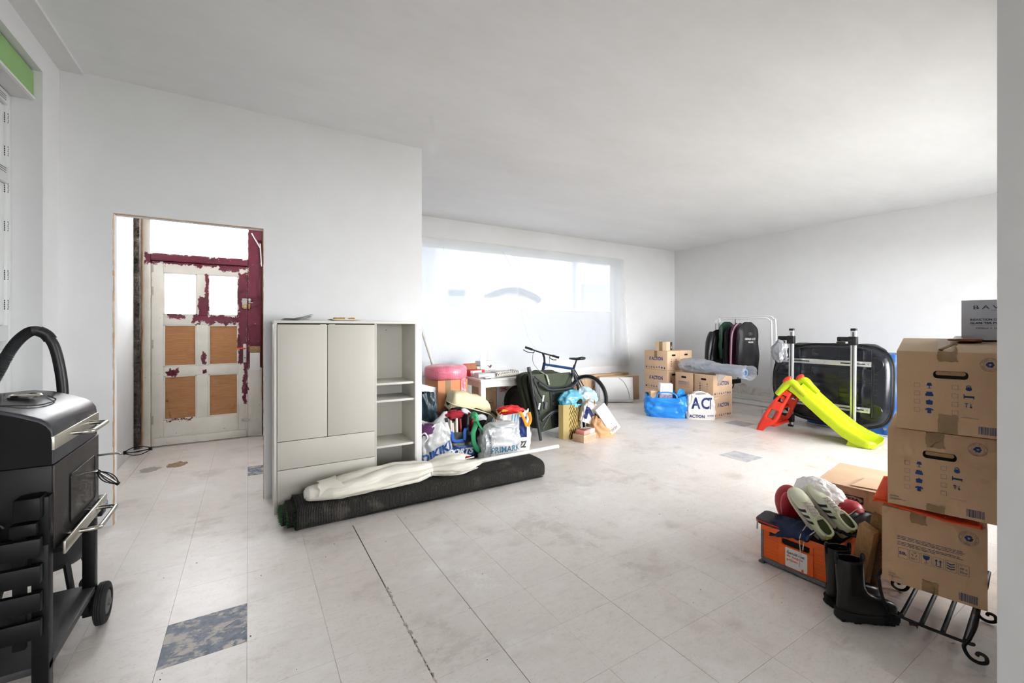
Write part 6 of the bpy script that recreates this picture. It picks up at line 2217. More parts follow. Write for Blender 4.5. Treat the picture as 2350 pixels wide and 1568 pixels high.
text('Nino', .036, M @ Matrix.Rotation(.25, 4, 'Z') @ Matrix.Translation((0, .006, .0003)), pm('dark_red_print', (130, 32, 36), .6), u2, .085, .04)
flat('logo_band', rect2(MB(), -.045, .045, -.026, -.016, M @ Matrix.Rotation(.25, 4, 'Z')), MATS['dark_red_print'], u2)
for k, pts in enumerate(([(-.13, .38), (-.16, .33), (-.12, .31), (-.10, .36), (-.08, .30), (-.05, .34), (-.06, .28)], [(-.14, .26), (-.17, .22), (-.12, .19), (-.14, .15)])):
    obj('scribble', MB().tube([(a, -.2009, b) for a, b, _ in spline([(x, y, 0) for x, y in pts], 6)], .0022, 5), pm('pencil', (110, 110, 118), .7), u2, smooth=True)
obj('tape', MB().bb(-.252, -.232, -.2012, -.2, 0, .632), pm('foil_tape', (222, 220, 220), .3), u2)
yb = thing('yellow_board', 'yellow board standing in front of the brown carton', 'board', (2.44, 4.62, 0), .2)
obj('board', MB().box(0, 0, .20, .07, .015, .40, (0, -.12, 0)), pm('bright_yellow', (244, 208, 10), .5, var=.05), yb, bevel=.002)

# ------------------------------------------------------------------ pink wrapped ring on a carton
pb = thing('orange_brown_carton', 'orange brown taped carton carrying the pink wrapped ring', 'carton', (2.035, 4.86, 0), .04)
obj('box', MB().bb(-.19, .19, -.19, .19, 0, .745), cardboard('orange_cardboard', (206, 138, 98), (220, 154, 112)), pb, bevel=.003)
obj('tape', MB().bb(-.10, -.03, -.1915, -.1902, .35, .745), M_TAPE, pb)
pr = thing('pink_ring', 'round seat ring wrapped in pink plastic mesh on the carton', 'wrapped ring', (2.03, 4.86, .7465))
t = NT('pink_mesh_wrap')
p = t.obj()
sx_ = t.sep(p)
an_ = t.m('ARCTAN2', sx_[1], sx_[0])
gl_ = t.m('MAXIMUM', t.step(t.m('SINE', t.m('MULTIPLY', an_, 70.0)), .8, .15), t.step(t.m('SINE', t.m('MULTIPLY', sx_[2], 420.0)), .75, .2))
cc = t.ramp(t.noise(p, 9, 4, .6, stretch=(1, 1, .3)), [(.3, rgb((226, 84, 116))), (.7, rgb((240, 132, 152)))])
t.bsdf(t.mix(t.m('MULTIPLY', gl_, .45), cc, rgb((248, 196, 204))), .3, 0, t.bump(t.noise(p, 30, 4, .6), .4, .01))
rings = [(.001, .012), (.16, .004), (.23, .002), (.25, .02), (.255, .075), (.252, .125), (.235, .148), (.19, .158), (.1, .155), (.001, .15)]
mb = MB().lathe(rings, 72, None, False)
mb.v = [Vector((v_.x * (1 + .012 * fn3(v_.x * 14, v_.y * 14, v_.z * 3)), v_.y * (1 + .012 * fn3(v_.x * 14, v_.y * 14, v_.z * 3)), v_.z + .006 * fn3(v_.x * 9, v_.y * 9))) for v_ in mb.v]
obj('wrapped_ring', mb, t.mat, pr, smooth=True, angle=60)
obj('hanging_film', MB().grid(lambda u, v_: (.11 + .07 * u * (1 - .3 * v_), -.196 - .006 * fn3(u * 5, v_ * 5), .012 - .34 * v_), 8, 16), film('pink_film', (240, 120, 130), .3, .5, .25, .4, 20, .1), pr, smooth=True, angle=180)
lp_ = thing('leaning_pole', 'white round pole leaning against the shop window', 'pole', (2.42, 5.80, 0), 0)
obj('pole', MB().tube([(.08, -.02, 0), (-.35, .36, 1.70)], .024, 14), M_POLE, lp_, smooth=True, angle=60)

# ------------------------------------------------------------------ wrapped panel, dark sack, cream hood
wp_ = thing('wrapped_board', 'white panel in milky plastic leaning behind the shopping bags', 'panel', (1.66, 4.66, 0), 0)
obj('panel', MB().add([(-.3, 0, 0), (.245, 0, 0), (.245, .05, 0), (-.3, .05, 0), (-.3, .06, .80), (.245, .06, .625), (.245, .11, .625), (-.3, .11, .80)], [(0, 3, 2, 1), (4, 5, 6, 7), (0, 1, 5, 4), (1, 2, 6, 5), (2, 3, 7, 6), (3, 0, 4, 7)]), pm('panel_grey', (204, 206, 210), .5), wp_, bevel=.004)
obj('dark_edge', MB().add([(.2455, 0, .3), (.252, 0, .3), (.252, .05, .3), (.2455, .05, .3), (.2455, .06, .62), (.252, .06, .62), (.252, .11, .62), (.2455, .11, .62)], [(0, 3, 2, 1), (4, 5, 6, 7), (0, 1, 5, 4), (1, 2, 6, 5), (2, 3, 7, 6), (3, 0, 4, 7)]), M_INK, wp_)
obj('plastic_cover', MB().grid(lambda u, v_: (-.31 + .59 * u + .03 * v_ * u, -.012 - .02 * abs(fn3(u * 4, v_ * 4, 3)) - .03 * v_ + .06 * (1 - v_), (.81 - .18 * u) * (1 - v_) + .004), 30, 24), film('panel_film', (222, 226, 230), .42, .4, .25, .4, 14, .1), wp_, smooth=True, angle=180)
ds = thing('teal_sack', 'dark teal crumpled sack behind the shopping bags', 'sack', (1.60, 4.42, 0))
obj('sack', bag_mesh(.22, .16, .66, 14, e=2.4, wr=.04, taper=.35, bulge=.12), pm('dark_teal_nylon', (46, 66, 76), .35, var=.35, scale=7, bump=.4, bscale=18), ds, smooth=True, angle=60)
M_CREAM = pm('cream_cotton', (230, 220, 182), .8, var=.06, scale=4, bump=.2, bscale=30)
ch_ = thing('beach_bag', 'cream fabric bag with black lining slumped over the shopping bags', 'bag', (2.10, 4.41, .02), -.05)
rings = []
for j in range(25):
    f = j / 24
    cx_ = -.235 + .50 * f
    top = .655 - .16 * f ** 1.6 - (.20 * (1 - f / .12) ** 2 if f < .12 else 0) - (.14 * ((f - .85) / .15) ** 2 if f > .85 else 0)
    bot = .46 - .10 * f
    hy = .13 * (1 if .08 < f < .92 else .75)
    ring = []
    for y, z in sellipse(2 * hy, 1, 3.2, 36):
        zz = (top + bot) / 2 + z * (top - bot) + .022 * fn3(cx_ * 8, y * 7, z * 3) - .014 * abs(fn3(cx_ * 16, y * 9, 4))
        ring.append(Vector((cx_ + .02 * fn3(f * 3, y * 8), y, zz)))
    rings.append(ring)
obj('cream_shell', MB().loft(rings), M_CREAM, ch_, smooth=True, angle=60)
M_LIN = pm('black_lining', (26, 25, 27), .8, var=.2)
obj('lining', MB().loft([[Vector((x * k + dx, y * k, z - .10 * (x / .5) * kk)) for x, y in sellipse(.50, .24, 4, 40)] for k, z, dx, kk in ((.8, 0, 0, 0), (.9, .25, .01, .6), (.98, .44, .015, 1), (1.0, .465, .015, 1))]), M_LIN, ch_, smooth=True, angle=60)
obj('rim', MB().tube(spline([(-.25, -.05, .53), (-.2, -.13, .50), (-.05, -.15, .46), (.1, -.15, .41), (.22, -.14, .36), (.28, -.1, .30)], 8), .006, 8), M_CREAM, ch_, smooth=True)
obj('inner_flap', MB().grid(lambda u, v_: (-.13 + .30 * u, -.14 - .06 * v_, .455 - .12 * u - .05 * v_ + .02 * math.sin(u * 9)), 16, 6), pm('white_nylon', (224, 224, 230), .5), ch_, smooth=True, solid=.004)
obj('strap', MB().tube(spline([(.24, -.13, .40), (.30, -.17, .34), (.36, -.2, .26), (.40, -.2, .20)], 6), .014, 8), M_LIN, ch_, smooth=True)

# ------------------------------------------------------------------ shopping bags beside the cabinet
M_THIN = film('milky_carrier', (238, 238, 238), .08, .35, .28, .3, 16, .08)
k1, k1m = open_bag('carrier_bag', 'white plastic carrier bag with slanted blue letters next to the cabinet', 'bag', (1.60, 4.11, 0), -.12, .34, .20, .40, M_THIN, 6, wr=.03, taper=.34, e=2.8, rim=.03)
obj('top_knot', MB().loft([[Vector((x * k + .06 + dx, y * k, z)) for x, y in sellipse(.20, .12, 2.4, 24)] for k, z, dx in ((1.0, .37, 0), (.7, .42, .01), (.35, .46, .03), (.2, .50, .05))]), M_THIN, k1, smooth=True)
M = frame((-.01, -.25, .12), (math.cos(.42), 0, math.sin(.42)), (-math.sin(.42), 0, math.cos(.42)))
text('DIKIKI', .085, M, pm('royal_blue_print', (20, 76, 146), .5), k1, .34, .04, .25, on=k1m)
obj('handle', MB().tube(spline([(-.16, -.08, .30), (-.13, -.12, .33), (-.10, -.11, .28), (-.13, -.10, .24)], 6), .008, 8), M_WHITE, k1, smooth=True)
obj('purple_content', blob(.09, .06, .06, .1, 2, 4, 30, 20), pm('purple_cloth', (84, 34, 84), .8), k1, smooth=True).location = (-.09, -.04, .34)

k2, k2m = open_bag('sports_bag', 'black shopper with blue handles and white letters full of clothes', 'bag', (1.885, 4.14, 0), -.06, .38, .22, .29, pm('black_shopper_film', (22, 22, 25), .4, var=.2, scale=6, bump=.25, bscale=20), 9, wr=.016, e=5, taper=.03)
M = frame((-.02, -.2, .09), (1, 0, 0), (0, 0, 1))
pt = MB().grid(lambda u, v_: (-.17 + .30 * u, -.05 + .11 * v_, 0), 16, 8)
obj('blue_panel', project(pt, M, k2m, .003), pm('deep_blue_panel', (22, 72, 140), .5), k2, smooth=True)
text('SPORTS', .068, M @ Matrix.Translation((-.03, .002, 0)), M_WPR, k2, .31, .045, .2, on=k2m)
pt = MB().grid(lambda u, v_: (-.13 + .22 * u, -.072 + .018 * v_, 0), 12, 3)
obj('red_panel', project(pt, M, k2m, .0025), M_REDP, k2, smooth=True)
M_BLH = pm('blue_webbing', (26, 86, 170), .6, var=.1)
obj('handle', ribbon([(-.16, -.125, .29), (-.13, -.13, .285), (-.12, -.135, .22), (-.06, -.138, .205), (0, -.135, .22), (.005, -.13, .30), (.04, -.125, .33)], .036, (1, 0, .6)), M_BLH, k2, smooth=True, solid=.004)
obj('handle', ribbon([(-.12, .1, .28), (-.08, .08, .37), (.06, .07, .38), (.12, .1, .28)], .03, (0, 1, 0)), M_BLH, k2, smooth=True, solid=.004)
random.seed(31)
cols = [('paper_white', (226, 220, 208)), ('book_red', (150, 28, 40)), ('cloth_black', (34, 32, 36)), ('dark_red_cloth', (120, 30, 40)), ('scarlet_cloth', (200, 36, 40))]
k2w = Matrix.Translation(k2.location) @ Matrix.Rotation(-.06, 4, 'Z')
stuff = [(-.17, 2, .03, .44), (-.135, 0, .022, .40), (-.115, 0, .016, .42), (-.09, 0, .018, .39), (-.062, 0, .02, .43), (-.035, 2, .022, .44), (-.005, 1, .02, .42), (.022, 2, .02, .45), (.05, 2, .022, .43), (.078, 1, .018, .42), (.10, 4, .018, .45), (.125, 2, .016, .40)]
names = ['folder', 'magazine']
lab_c = {0: 'cream paged magazine standing upright in the black shopper', 1: 'dark red booklet standing in the black shopper', 2: 'black folder standing upright in the black shopper', 4: 'bright red folder standing in the black shopper'}
for i, (x, ci, w_, ht) in enumerate(stuff):
    pz = k2w @ Vector((x, random.uniform(-.03, -.005), .06))
    m_ = thing('magazine' if ci == 0 else 'folder', lab_c[ci], 'magazine' if ci == 0 else 'folder', pz, (random.uniform(-.06, .06), random.uniform(-.10, .10), -.06), {0: 'cream magazines in the black shopper', 1: 'dark red booklets in the black shopper', 2: 'black folders in the black shopper', 4: 'red folders in the black shopper'}[ci])
    mat = pm(*cols[ci], .7, var=.25, scale=20, stretch=(30, 1, 1))
    obj('spine', MB().bb(-w_ / 2, w_ / 2, -.09, .07, 0, ht - .06), mat, m_, bevel=.003)
rc = obj('red_scarf', blob(.085, .05, .035, .3, 1.4, 8, 40, 24), pm('crimson_wool', (160, 28, 44), .9, var=.2, scale=20), None, smooth=True, angle=180)
rc.location = (1.80, 4.10, .46)
tag(rc, 'crimson knitted scarf bunched on the magazines', 'scarf')
gs = thing('green_strap_bag', 'bright green fabric strap hanging out of the black shopper', 'strap', (2.01, 4.00, .0), 0)
M_GRN = pm('kelly_green_fabric', (28, 136, 84), .65, var=.2, scale=8)
obj('strap_loop', ribbon([(.0, .06, .42), (-.02, -.02, .36), (-.06, -.05, .28), (-.055, -.06, .17), (.0, -.062, .10), (.05, -.06, .17), (.05, -.05, .28), (.015, -.02, .36), (.02, .06, .42)], .05, (1, .2, .5), 8, .8), M_GRN, gs, smooth=True, solid=.005)
obj('bunched_end', blob(.035, .05, .055, .2, 1.4, 5, 30, 20), pm('light_green_fabric', (70, 176, 116), .6, var=.2, scale=12), gs, smooth=True).location = (.0, .05, .41)
for k, (dx, dz, col, nm) in enumerate(((.09, .40, (40, 96, 104), 'teal'), (.115, .39, (180, 110, 60), 'brown'), (.07, .42, (60, 62, 70), 'grey'))):
    m_ = thing('booklet', nm + ' booklet leaning out between the black and the clear shopper', 'booklet', (2.0 + dx, 4.06, .10), (0, .45, -.1))
    obj('cover', MB().bb(-.008, .008, -.06, .08, 0, dz - .08), pm(nm + '_cover', col, .5, var=.25, scale=14), m_, bevel=.002)

M_CLEAR = film('clear_shopper', (230, 232, 234), .22, .35, .22, .35, 14, .12)
k3, k3m = open_bag('clear_shopper', 'translucent grey shopper with thin teal letters behind the pole', 'bag', (2.245, 3.955, 0), -.10, .40, .22, .31, M_CLEAR, 12, wr=.024, e=5, taper=.06, rim=.03, slump=.02)
M = frame((.0, -.2, .15), (1, 0, 0), (0, 0, 1))
M_TEALP = pm('teal_print', (38, 106, 130), .5)
text('PRIMARK', .062, M @ Matrix.Translation((.03, -.045, 0)), M_TEALP, k3, .33, .008, on=k3m)
text('LOVE THE FASHION', .024, M @ Matrix.Translation((.05, -.10, 0)), M_TEALP, k3, .24, .004, on=k3m)
Ms = frame((-.4, -.02, .16), (0, 0, 1), (0, 1, 0))
Ms = frame((-.14, -.25, .13), (0, 0, 1), (-1, 0, 0))
text('primark.com', .034, Ms, pm('slate_print', (74, 92, 108), .5), k3, .26, .01, on=k3m)
obj('seam', MB().tube([(-.10, -.122, .01), (-.1, -.124, .3)], .003, 6), M_WHITE, k3)
obj('top_tie', blob(.16, .09, .05, .22, 1.5, 9, 44, 26), M_CLEAR, k3, smooth=True, angle=180).location = (.03, 0, .31)
obj('white_content', blob(.15, .08, .12, .12, 2, 3, 40, 26), pm('white_linen', (228, 224, 222), .8, var=.06), k3, smooth=True).location = (.02, 0, .15)
k4, k4m = open_bag('striped_shopper', 'white shopper with blue stripes and orange handles beside the folded bedchair', 'bag', (2.515, 4.11, 0), -.35, .36, .16, .42, M_WBAG, 15, wr=.022, e=4, taper=.12, rim=.03, slump=.02)
M = frame((0, -.25, .3), (1, 0, 0), (0, 0, 1))
for k, (x, col) in enumerate(((-.05, (120, 190, 214)), (-.02, (96, 140, 190)), (.01, (130, 200, 220)))):
    pt = MB().grid(lambda u, v_: (x + .012 * u + .03 * v_, -.13 + .24 * v_, 0), 3, 16)
    obj('stripe', project(pt, M, k4m, .005), pm('stripe_%d' % col[0], col, .5), k4)
pt = MB().grid(lambda u, v_: (.055 + .085 * u + .005 * v_, -.15 + .22 * v_, 0), 12, 24)
obj('navy_field', project(pt, M, k4m, .006), M_NAVYP, k4)
text('ZZ', .075, M @ Matrix.Translation((.10, -.23, 0)), M_INK, k4, .09, .04, .3, on=k4m)
M_ORH = pm('orange_webbing', (246, 150, 30), .6, var=.08)
obj('handle', ribbon([(.03, -.08, .40), (.06, -.115, .43), (.10, -.13, .36), (.135, -.135, .28), (.175, -.12, .34), (.17, -.08, .42)], .034, (1, 0, .3)), M_ORH, k4, smooth=True, solid=.004)
obj('handle', ribbon([(-.16, -.02, .40), (-.13, -.07, .445), (-.07, -.05, .43), (-.04, 0, .40)], .03, (1, 0, .5)), M_ORH, k4, smooth=True, solid=.004)
obj('red_content', blob(.12, .05, .045, .3, 1.3, 2, 40, 24), pm('red_nylon', (214, 40, 44), .5, var=.15), k4, smooth=True).location = (-.02, 0, .43)

# ------------------------------------------------------------------ folded bedchair
M_OLIVE = pm('olive_padding', (42, 49, 33), .8, var=.18, scale=7, bump=.25, bscale=30)
M_OLVL = pm('olive_panel', (52, 60, 40), .7, var=.12, scale=4)
M_GUN = pm('gunmetal_tube', (66, 68, 70), .38, .5, var=.1, scale=8)
bc = thing('folded_bedchair', 'folded olive green padded bedchair with grey tube frame', 'bedchair', (2.97, 4.24, 0), math.atan2(.222, .975))
quad = lambda a, b, c_, d: [(a[0], a[1]), (b[0], b[1]), (c_[0], c_[1]), (d[0], d[1])]
BF = lambda n_: frame((0, n_, 0), (1, 0, 0), (0, 0, 1))
obj('fabric_panel', MB().prism([(-.16, .80), (.64, .775), (.83, .12), (.06, .085)], -.012, BF(.03)), M_OLVL, bc, bevel=.004)
for k, (n0, xl, zt2) in enumerate(((.045, -.15, .79), (.10, -.19, .80), (.155, -.21, .815), (.21, -.18, .80))):
    mb = MB()
    N = 9
    rings = []
    for j in range(N + 1):
        f = j / N
        n_ = n0 + .055 * f
        ins = .035 * (2 * f - 1) ** 4
        loop = []
        for i in range(60):
            a = 2 * PI * i / 60
            c_, s_ = math.cos(a), math.sin(a)
            px_ = math.copysign(abs(c_) ** .3, c_)
            pz_ = math.copysign(abs(s_) ** .3, s_)
            z = (zt2 + .09) / 2 + ((zt2 - .09) / 2 - ins) * pz_
            lean = -.24 * (z - .1) / .7
            xm, xw = (.78 + (xl + .24)) / 2, (.78 - (xl + .24)) / 2 - ins
            loop.append(Vector((xm + xw * px_ + lean + .008 * fn3(z * 14, k), n_ + .010 * fn3(px_ * 5, z * 9, k), z)))
        rings.append(loop)
    obj('mattress_fold', mb.loft(rings), M_OLIVE, bc, smooth=True, angle=60)


def tub(name, pts, r, n_, mat=M_GUN, sp=0):
    P_ = [(x, n_, z) for x, z in pts]
    return obj(name, MB().tube(spline(P_, sp) if sp else P_, r, 10), mat, bc, smooth=True, angle=60)


tub('leg_post', [(-.19, .865), (-.107, .475), (.003, .012)], .019, -.02)
tub('leg_post', [(.63, .79), (.70, .65), (.80, .42), (.87, .012)], .019, -.02)
tub('upper_bow', [(-.06, .70), (.03, .66), (.129, .607), (.34, .585), (.547, .585), (.64, .62), (.692, .655)], .017, -.035, sp=3)
tub('upper_bow', [(-.107, .778), (.02, .70), (.154, .632), (.34, .612), (.519, .618), (.60, .70), (.633, .757)], .008, -.02, sp=3)
tub('lower_bow', [(.003, .246), (.09, .285), (.18, .322), (.33, .325), (.60, .31), (.72, .26), (.80, .2)], .016, -.035, sp=3)
tub('lower_bow', [(.028, .134), (.11, .22), (.193, .292), (.35, .30), (.6, .285)], .008, -.02, sp=3)
tub('folded_leg', [(-.15, .76), (-.06, .60), (.0, .52), (.05, .44)], .014, -.045)
tub('folded_leg', [(-.12, .55), (-.07, .43), (-.03, .33)], .012, -.04)
for (x, z) in ((.003, .515), (-.066, .43)):
    obj('white_label', MB().box(x, -.056, z, .022, .012, .075, (0, .25, 0)), M_WHITE, bc)
obj('leg_joint', MB().box(.055, -.05, .42, .05, .03, .09, (0, .2, 0)), M_INK, bc, bevel=.008)
for (x, z) in ((-.19, .865), (.63, .79)):
    obj('post_cap', MB().tube([(x - .008, -.02, z - .02), (x - .014, -.02, z + .03)], .022, 10), M_INK, bc, smooth=True)
ft = obj('swivel_foot', MB().tube([(-.20, .12, .22), (-.185, .1, .06)], .009, 8), M_ALU, bc, smooth=True)
obj('foot_pad', MB().loft([[Vector((x * k - .185, y * k + .1, z)) for x, y in sellipse(.13, .07, 3, 24)] for k, z in ((1, 0), (1, .008), (.5, .02), (.2, .055))]), M_INK, ft, smooth=True)
for x0, z0, x1, z1, nn in ((.272, .60, .30, .36, 7), (.30, .28, .325, .12, 5)):
    mb = MB()
    for k in range(nn):
        f0, f1 = k / nn, (k + .5) / nn
        xa, za = x0 + (x1 - x0) * f0, z0 + (z1 - z0) * f0
        xb_, zb_ = x0 + (x1 - x0) * f1, z0 + (z1 - z0) * f1
        mb.tube([(xa - .035, .008, za), (xb_ + .035, .008, zb_), (xa - .035, .008, z0 + (z1 - z0) * (k + 1) / nn)], .005, 6)
    obj('bungee_lacing', mb, M_INK, bc, smooth=True)
    obj('lacing_field', MB().prism([(x0 - .06, z0), (x0 + .06, z0), (x1 + .06, z1), (x1 - .06, z1)], -.002, BF(.018)), pm('dark_mesh', (40, 44, 40), .8), bc)
obj('strap', MB().grid(lambda u, v_: (.11 + .03 * u + .07 * v_, .012 - .004 * math.sin(PI * v_) + (.1 * (1 - v_ * 4) if v_ < .25 else 0), .82 - .17 * v_), 2, 16), pm('pale_olive_webbing', (148, 158, 132), .7), bc, smooth=True, solid=.003)
obj('buckle', MB().box(.172, .006, .705, .014, .01, .034), M_WHITE, bc, bevel=.003)

# spare tyre behind it
ty_ = thing('car_tyre', 'black car tyre standing between the table and the bedchair', 'tyre', (3.05, 4.80, .0), 0)
ty_.location = (3.12, 4.82, 0)
tprof = []
for k in range(29):
    a = -PI / 2 + PI * k / 28
    tprof.append((.24 + .065 * max(0, math.cos(a)) ** .35, .095 * math.sin(a)))
for gx_ in range(len(tprof)):
    if 6 <= gx_ <= 22 and gx_ % 4 == 0:
        tprof[gx_] = (tprof[gx_][0] - .012, tprof[gx_][1])
tprof += [(.21, .08), (.20, 0), (.21, -.08), tprof[0]]
Mt = frame((0, 0, .306), (.25, -.97, 0), (0, 0, 1))
obj('tread', MB().lathe(tprof, 64, Mt, False), M_RUB, ty_, smooth=True, angle=30)
obj('rim', MB().lathe([(.001, -.01), (.12, -.02), (.195, -.06), (.205, -.07), (.205, .07), (.001, .06)], 40, Mt), pm('dark_rim', (40, 40, 42), .5), ty_, smooth=True)

# ------------------------------------------------------------------ bicycle by the window
M_BIKE = pm('dark_blue_frame', (34, 50, 78), .35, .2, var=.15, scale=6)
M_BLK = pm('bike_black', (34, 34, 36), .5, var=.1)
bk_ = thing('bicycle', 'dark blue mountain bike standing below the shop window', 'bicycle', (4.16, 5.25, 0))
RW, FW = Vector((.09, -.42, .335)), Vector((-.16, .53, .335))
ax_ = (FW - RW)
ax_.z = 0
bd_ = ax_.normalized()
sd_ = Vector((bd_.y, -bd_.x, 0))


def wheel(c_, dirv, name='wheel'):
    M = frame(c_, dirv, (0, 0, 1))
    R_t, tr = .312, .024
    w_ = obj(name, MB().tube([M @ Vector((R_t * math.cos(a), R_t * math.sin(a), 0)) for a in [2 * PI * k / 48 for k in range(48)]], tr, 12, closed=True), M_RUB, bk_, smooth=True)
    obj('rim', MB().tube([M @ Vector((.283 * math.cos(a), .283 * math.sin(a), 0)) for a in [2 * PI * k / 48 for k in range(48)]], .011, 8, closed=True), M_ALU, w_, smooth=True)
    hub = MB().tube([M @ Vector((0, 0, -.05)), M @ Vector((0, 0, .05))], .022, 12)
    obj('hub', hub, M_BLK, w_, smooth=True)
    sp = MB()
    for k in range(28):
        a = 2 * PI * k / 28
        z = .03 * (1 if k % 2 else -1)
        b_ = a + (.5 if (k // 2) % 2 else -.5)
        sp.tube([M @ Vector((.02 * math.cos(b_), .02 * math.sin(b_), z)), M @ Vector((.278 * math.cos(a), .278 * math.sin(a), 0))], .0016, 4)
    tag(obj('spokes', sp, M_ALU, w_), kind='stuff')
    return w_


wheel(RW, bd_)
fdir = Vector((bd_.x * .8 - sd_.x * .6, bd_.y * .8 - sd_.y * .6, 0)).normalized()
wheel(FW, Vector((-.05, 1, 0)))
HT, HBt = Vector((-.10, .40, .80)), Vector((-.115, .43, .66))
BBk = RW.lerp(FW, .42) + Vector((0, 0, -.03))
STt = RW.lerp(FW, .26) + Vector((0, 0, .40))
obj('down_tube', MB().tube([HBt, BBk], .024, 12), M_BIKE, bk_, smooth=True)
obj('top_tube', MB().tube([HT + Vector((0, 0, -.03)), STt], .021, 12), pm('bright_blue_frame', (30, 92, 164), .35), bk_, smooth=True)
obj('seat_tube', MB().tube([BBk, STt + Vector((.005, -.02, .06))], .018, 12), M_BIKE, bk_, smooth=True)
obj('head_tube', MB().tube([HT, HBt], .025, 12), M_BIKE, bk_, smooth=True)
for s_ in (-1, 1):
    o_ = sd_ * .05 * s_
    obj('seat_stay', MB().tube([STt + o_ * .3, RW + o_], .009, 8), M_BIKE, bk_, smooth=True)
    obj('chain_stay', MB().tube([BBk + o_ * .6, RW + o_], .010, 8), M_BIKE, bk_, smooth=True)
    obj('fork_leg', MB().tube([HBt + o_ * 1.1 + Vector((0, 0, -.03)), FW + o_ * 1.1], .016, 10), M_BLK, bk_, smooth=True)
obj('fork_crown', MB().tube([HBt + sd_ * .07 + Vector((0, 0, -.03)), HBt - sd_ * .07 + Vector((0, 0, -.03))], .018, 10), M_BLK, bk_, smooth=True)
SP = STt + Vector((.02, -.045, .135))
obj('seat_post', MB().tube([STt, SP], .013, 10), M_BLK, bk_, smooth=True)
sr = []
for x, w_, h_ in ((-.13, .012, .012), (-.12, .02, .02), (-.05, .024, .026), (.02, .045, .03), (.09, .07, .034), (.12, .066, .03), (.135, .04, .02)):
    sr.append([SP + bd_ * (-x - .0) + sd_ * y + Vector((0, 0, .02 + z + (.012 if x > .05 else 0))) for y, z in sellipse(2 * w_, 2 * h_ * .7, 2.6, 20)])
obj('saddle', MB().loft(sr), M_BLK, bk_, smooth=True)
HC = Vector((-.175, .345, .955))
obj('stem', MB().tube([HT, HT + Vector((-.02, -.02, .08)), HC], .017, 10), M_BLK, bk_, smooth=True)
GL, GR = Vector((-.41, .50, 1.05)), Vector((.04, .20, .885))
hb_ = obj('handlebar', MB().tube(spline([GL, GL.lerp(HC, .45) + Vector((0, 0, .0)), HC, HC.lerp(GR, .55), GR], 6), .012, 10), M_BLK, bk_, smooth=True)
obj('grip', MB().tube([GL, GL.lerp(HC, .42)], .018, 12), M_RUB, hb_, smooth=True)
obj('grip', MB().tube([GR, GR.lerp(HC, .42)], .018, 12), M_RUB, hb_, smooth=True)
for g0, sg in ((GL, 1), (GR, -1)):
    m0 = g0.lerp(HC, .52)
    obj('brake_lever', MB().tube(spline([m0, m0 + Vector((.02, .05, -.04)), g0.lerp(HC, .25) + Vector((.0, .06, -.055)), g0.lerp(HC, .02) + Vector((0, .06, -.04))], 5), .007, 8), M_BLK, hb_, smooth=True)
    obj('brake_cable', MB().tube(spline([m0 + Vector((0, .03, -.03)), m0.lerp(HBt, .4) + Vector((-.06 * sg, .04, -.06)), HBt + Vector((-.03 * sg, .06, .0)), HBt + Vector((0, .05, -.08))], 7), .0032, 6), M_BLK, hb_, smooth=True)
cs = obj('cassette', MB().lathe([(.001, .0), (.055, .0), (.045, .01), (.05, .012), (.035, .022), (.04, .024), (.025, .034), (.001, .034)], 24, frame(RW + sd_ * .03, bd_, (0, 0, 1))), M_BLK, bk_, smooth=True)
obj('derailleur', MB().tube(spline([RW + sd_ * .06, RW + sd_ * .065 + Vector((0, .02, -.05)), RW + sd_ * .065 + Vector((0, .05, -.12))], 4), .012, 8), M_BLK, bk_, smooth=True)
obj('chainring', MB().lathe([(.07, -.003), (.09, -.003), (.09, .003), (.07, .003), (.07, -.003)], 36, frame(BBk + sd_ * .05, bd_, (0, 0, 1)), False), M_BLK, bk_, smooth=True)
for s_ in (-1, 1):
    obj('crank', MB().tube([BBk + sd_ * .06 * s_, BBk + sd_ * .07 * s_ + bd_ * .12 * s_ + Vector((0, 0, -.1 * s_))], .011, 8), M_BLK, bk_, smooth=True)
    obj('pedal', MB().box(*(BBk + sd_ * .12 * s_ + bd_ * .12 * s_ + Vector((0, 0, -.1 * s_))), .09, .07, .022), M_BLK, bk_, bevel=.005)

# ------------------------------------------------------------------ panels at the wall below the window
rp = thing('white_panel_heater', 'white flat panel heater leaning in front of brown boards', 'panel heater', (5.70, 5.70, 0), (-.10, 0, math.atan2(-.30, .50)))
obj('panel', MB().bb(-.30, .31, 0, .07, .012, .46), pm('heater_white', (228, 228, 227), .45, var=.03), rp, bevel=.012)
obj('base_strip', MB().bb(-.28, .30, -.004, .06, .045, .055), pm('grey_strip', (188, 188, 188), .5), rp)
obj('cable', MB().tube(spline([(.05, -.006, .45), (.15, -.007, .36), (.22, -.007, .2), (.24, -.006, .07)], 8), .0035, 6), pm('grey_cable', (150, 152, 154), .5), rp, smooth=True)
obj('side_edge', MB().bb(-.375, -.30, .01, .09, .012, .42), pm('grey_side', (172, 174, 178), .5), rp, bevel=.006)
cbd = thing('flat_carton', 'long flat brown carton standing against the wall under the window', 'carton', (5.75, 6.12, 0))
obj('box', MB().bb(-.62, .64, -.055, .055, 0, .485), M_CARD, cbd, bevel=.003)
cb2 = thing('flat_carton', 'lower pale brown carton between the panel heater and the wall', 'carton', (5.98, 5.92, 0), math.radians(-14))
obj('box', MB().bb(-.45, .40, -.06, .06, 0, .45), M_CARDL, cb2, bevel=.003)

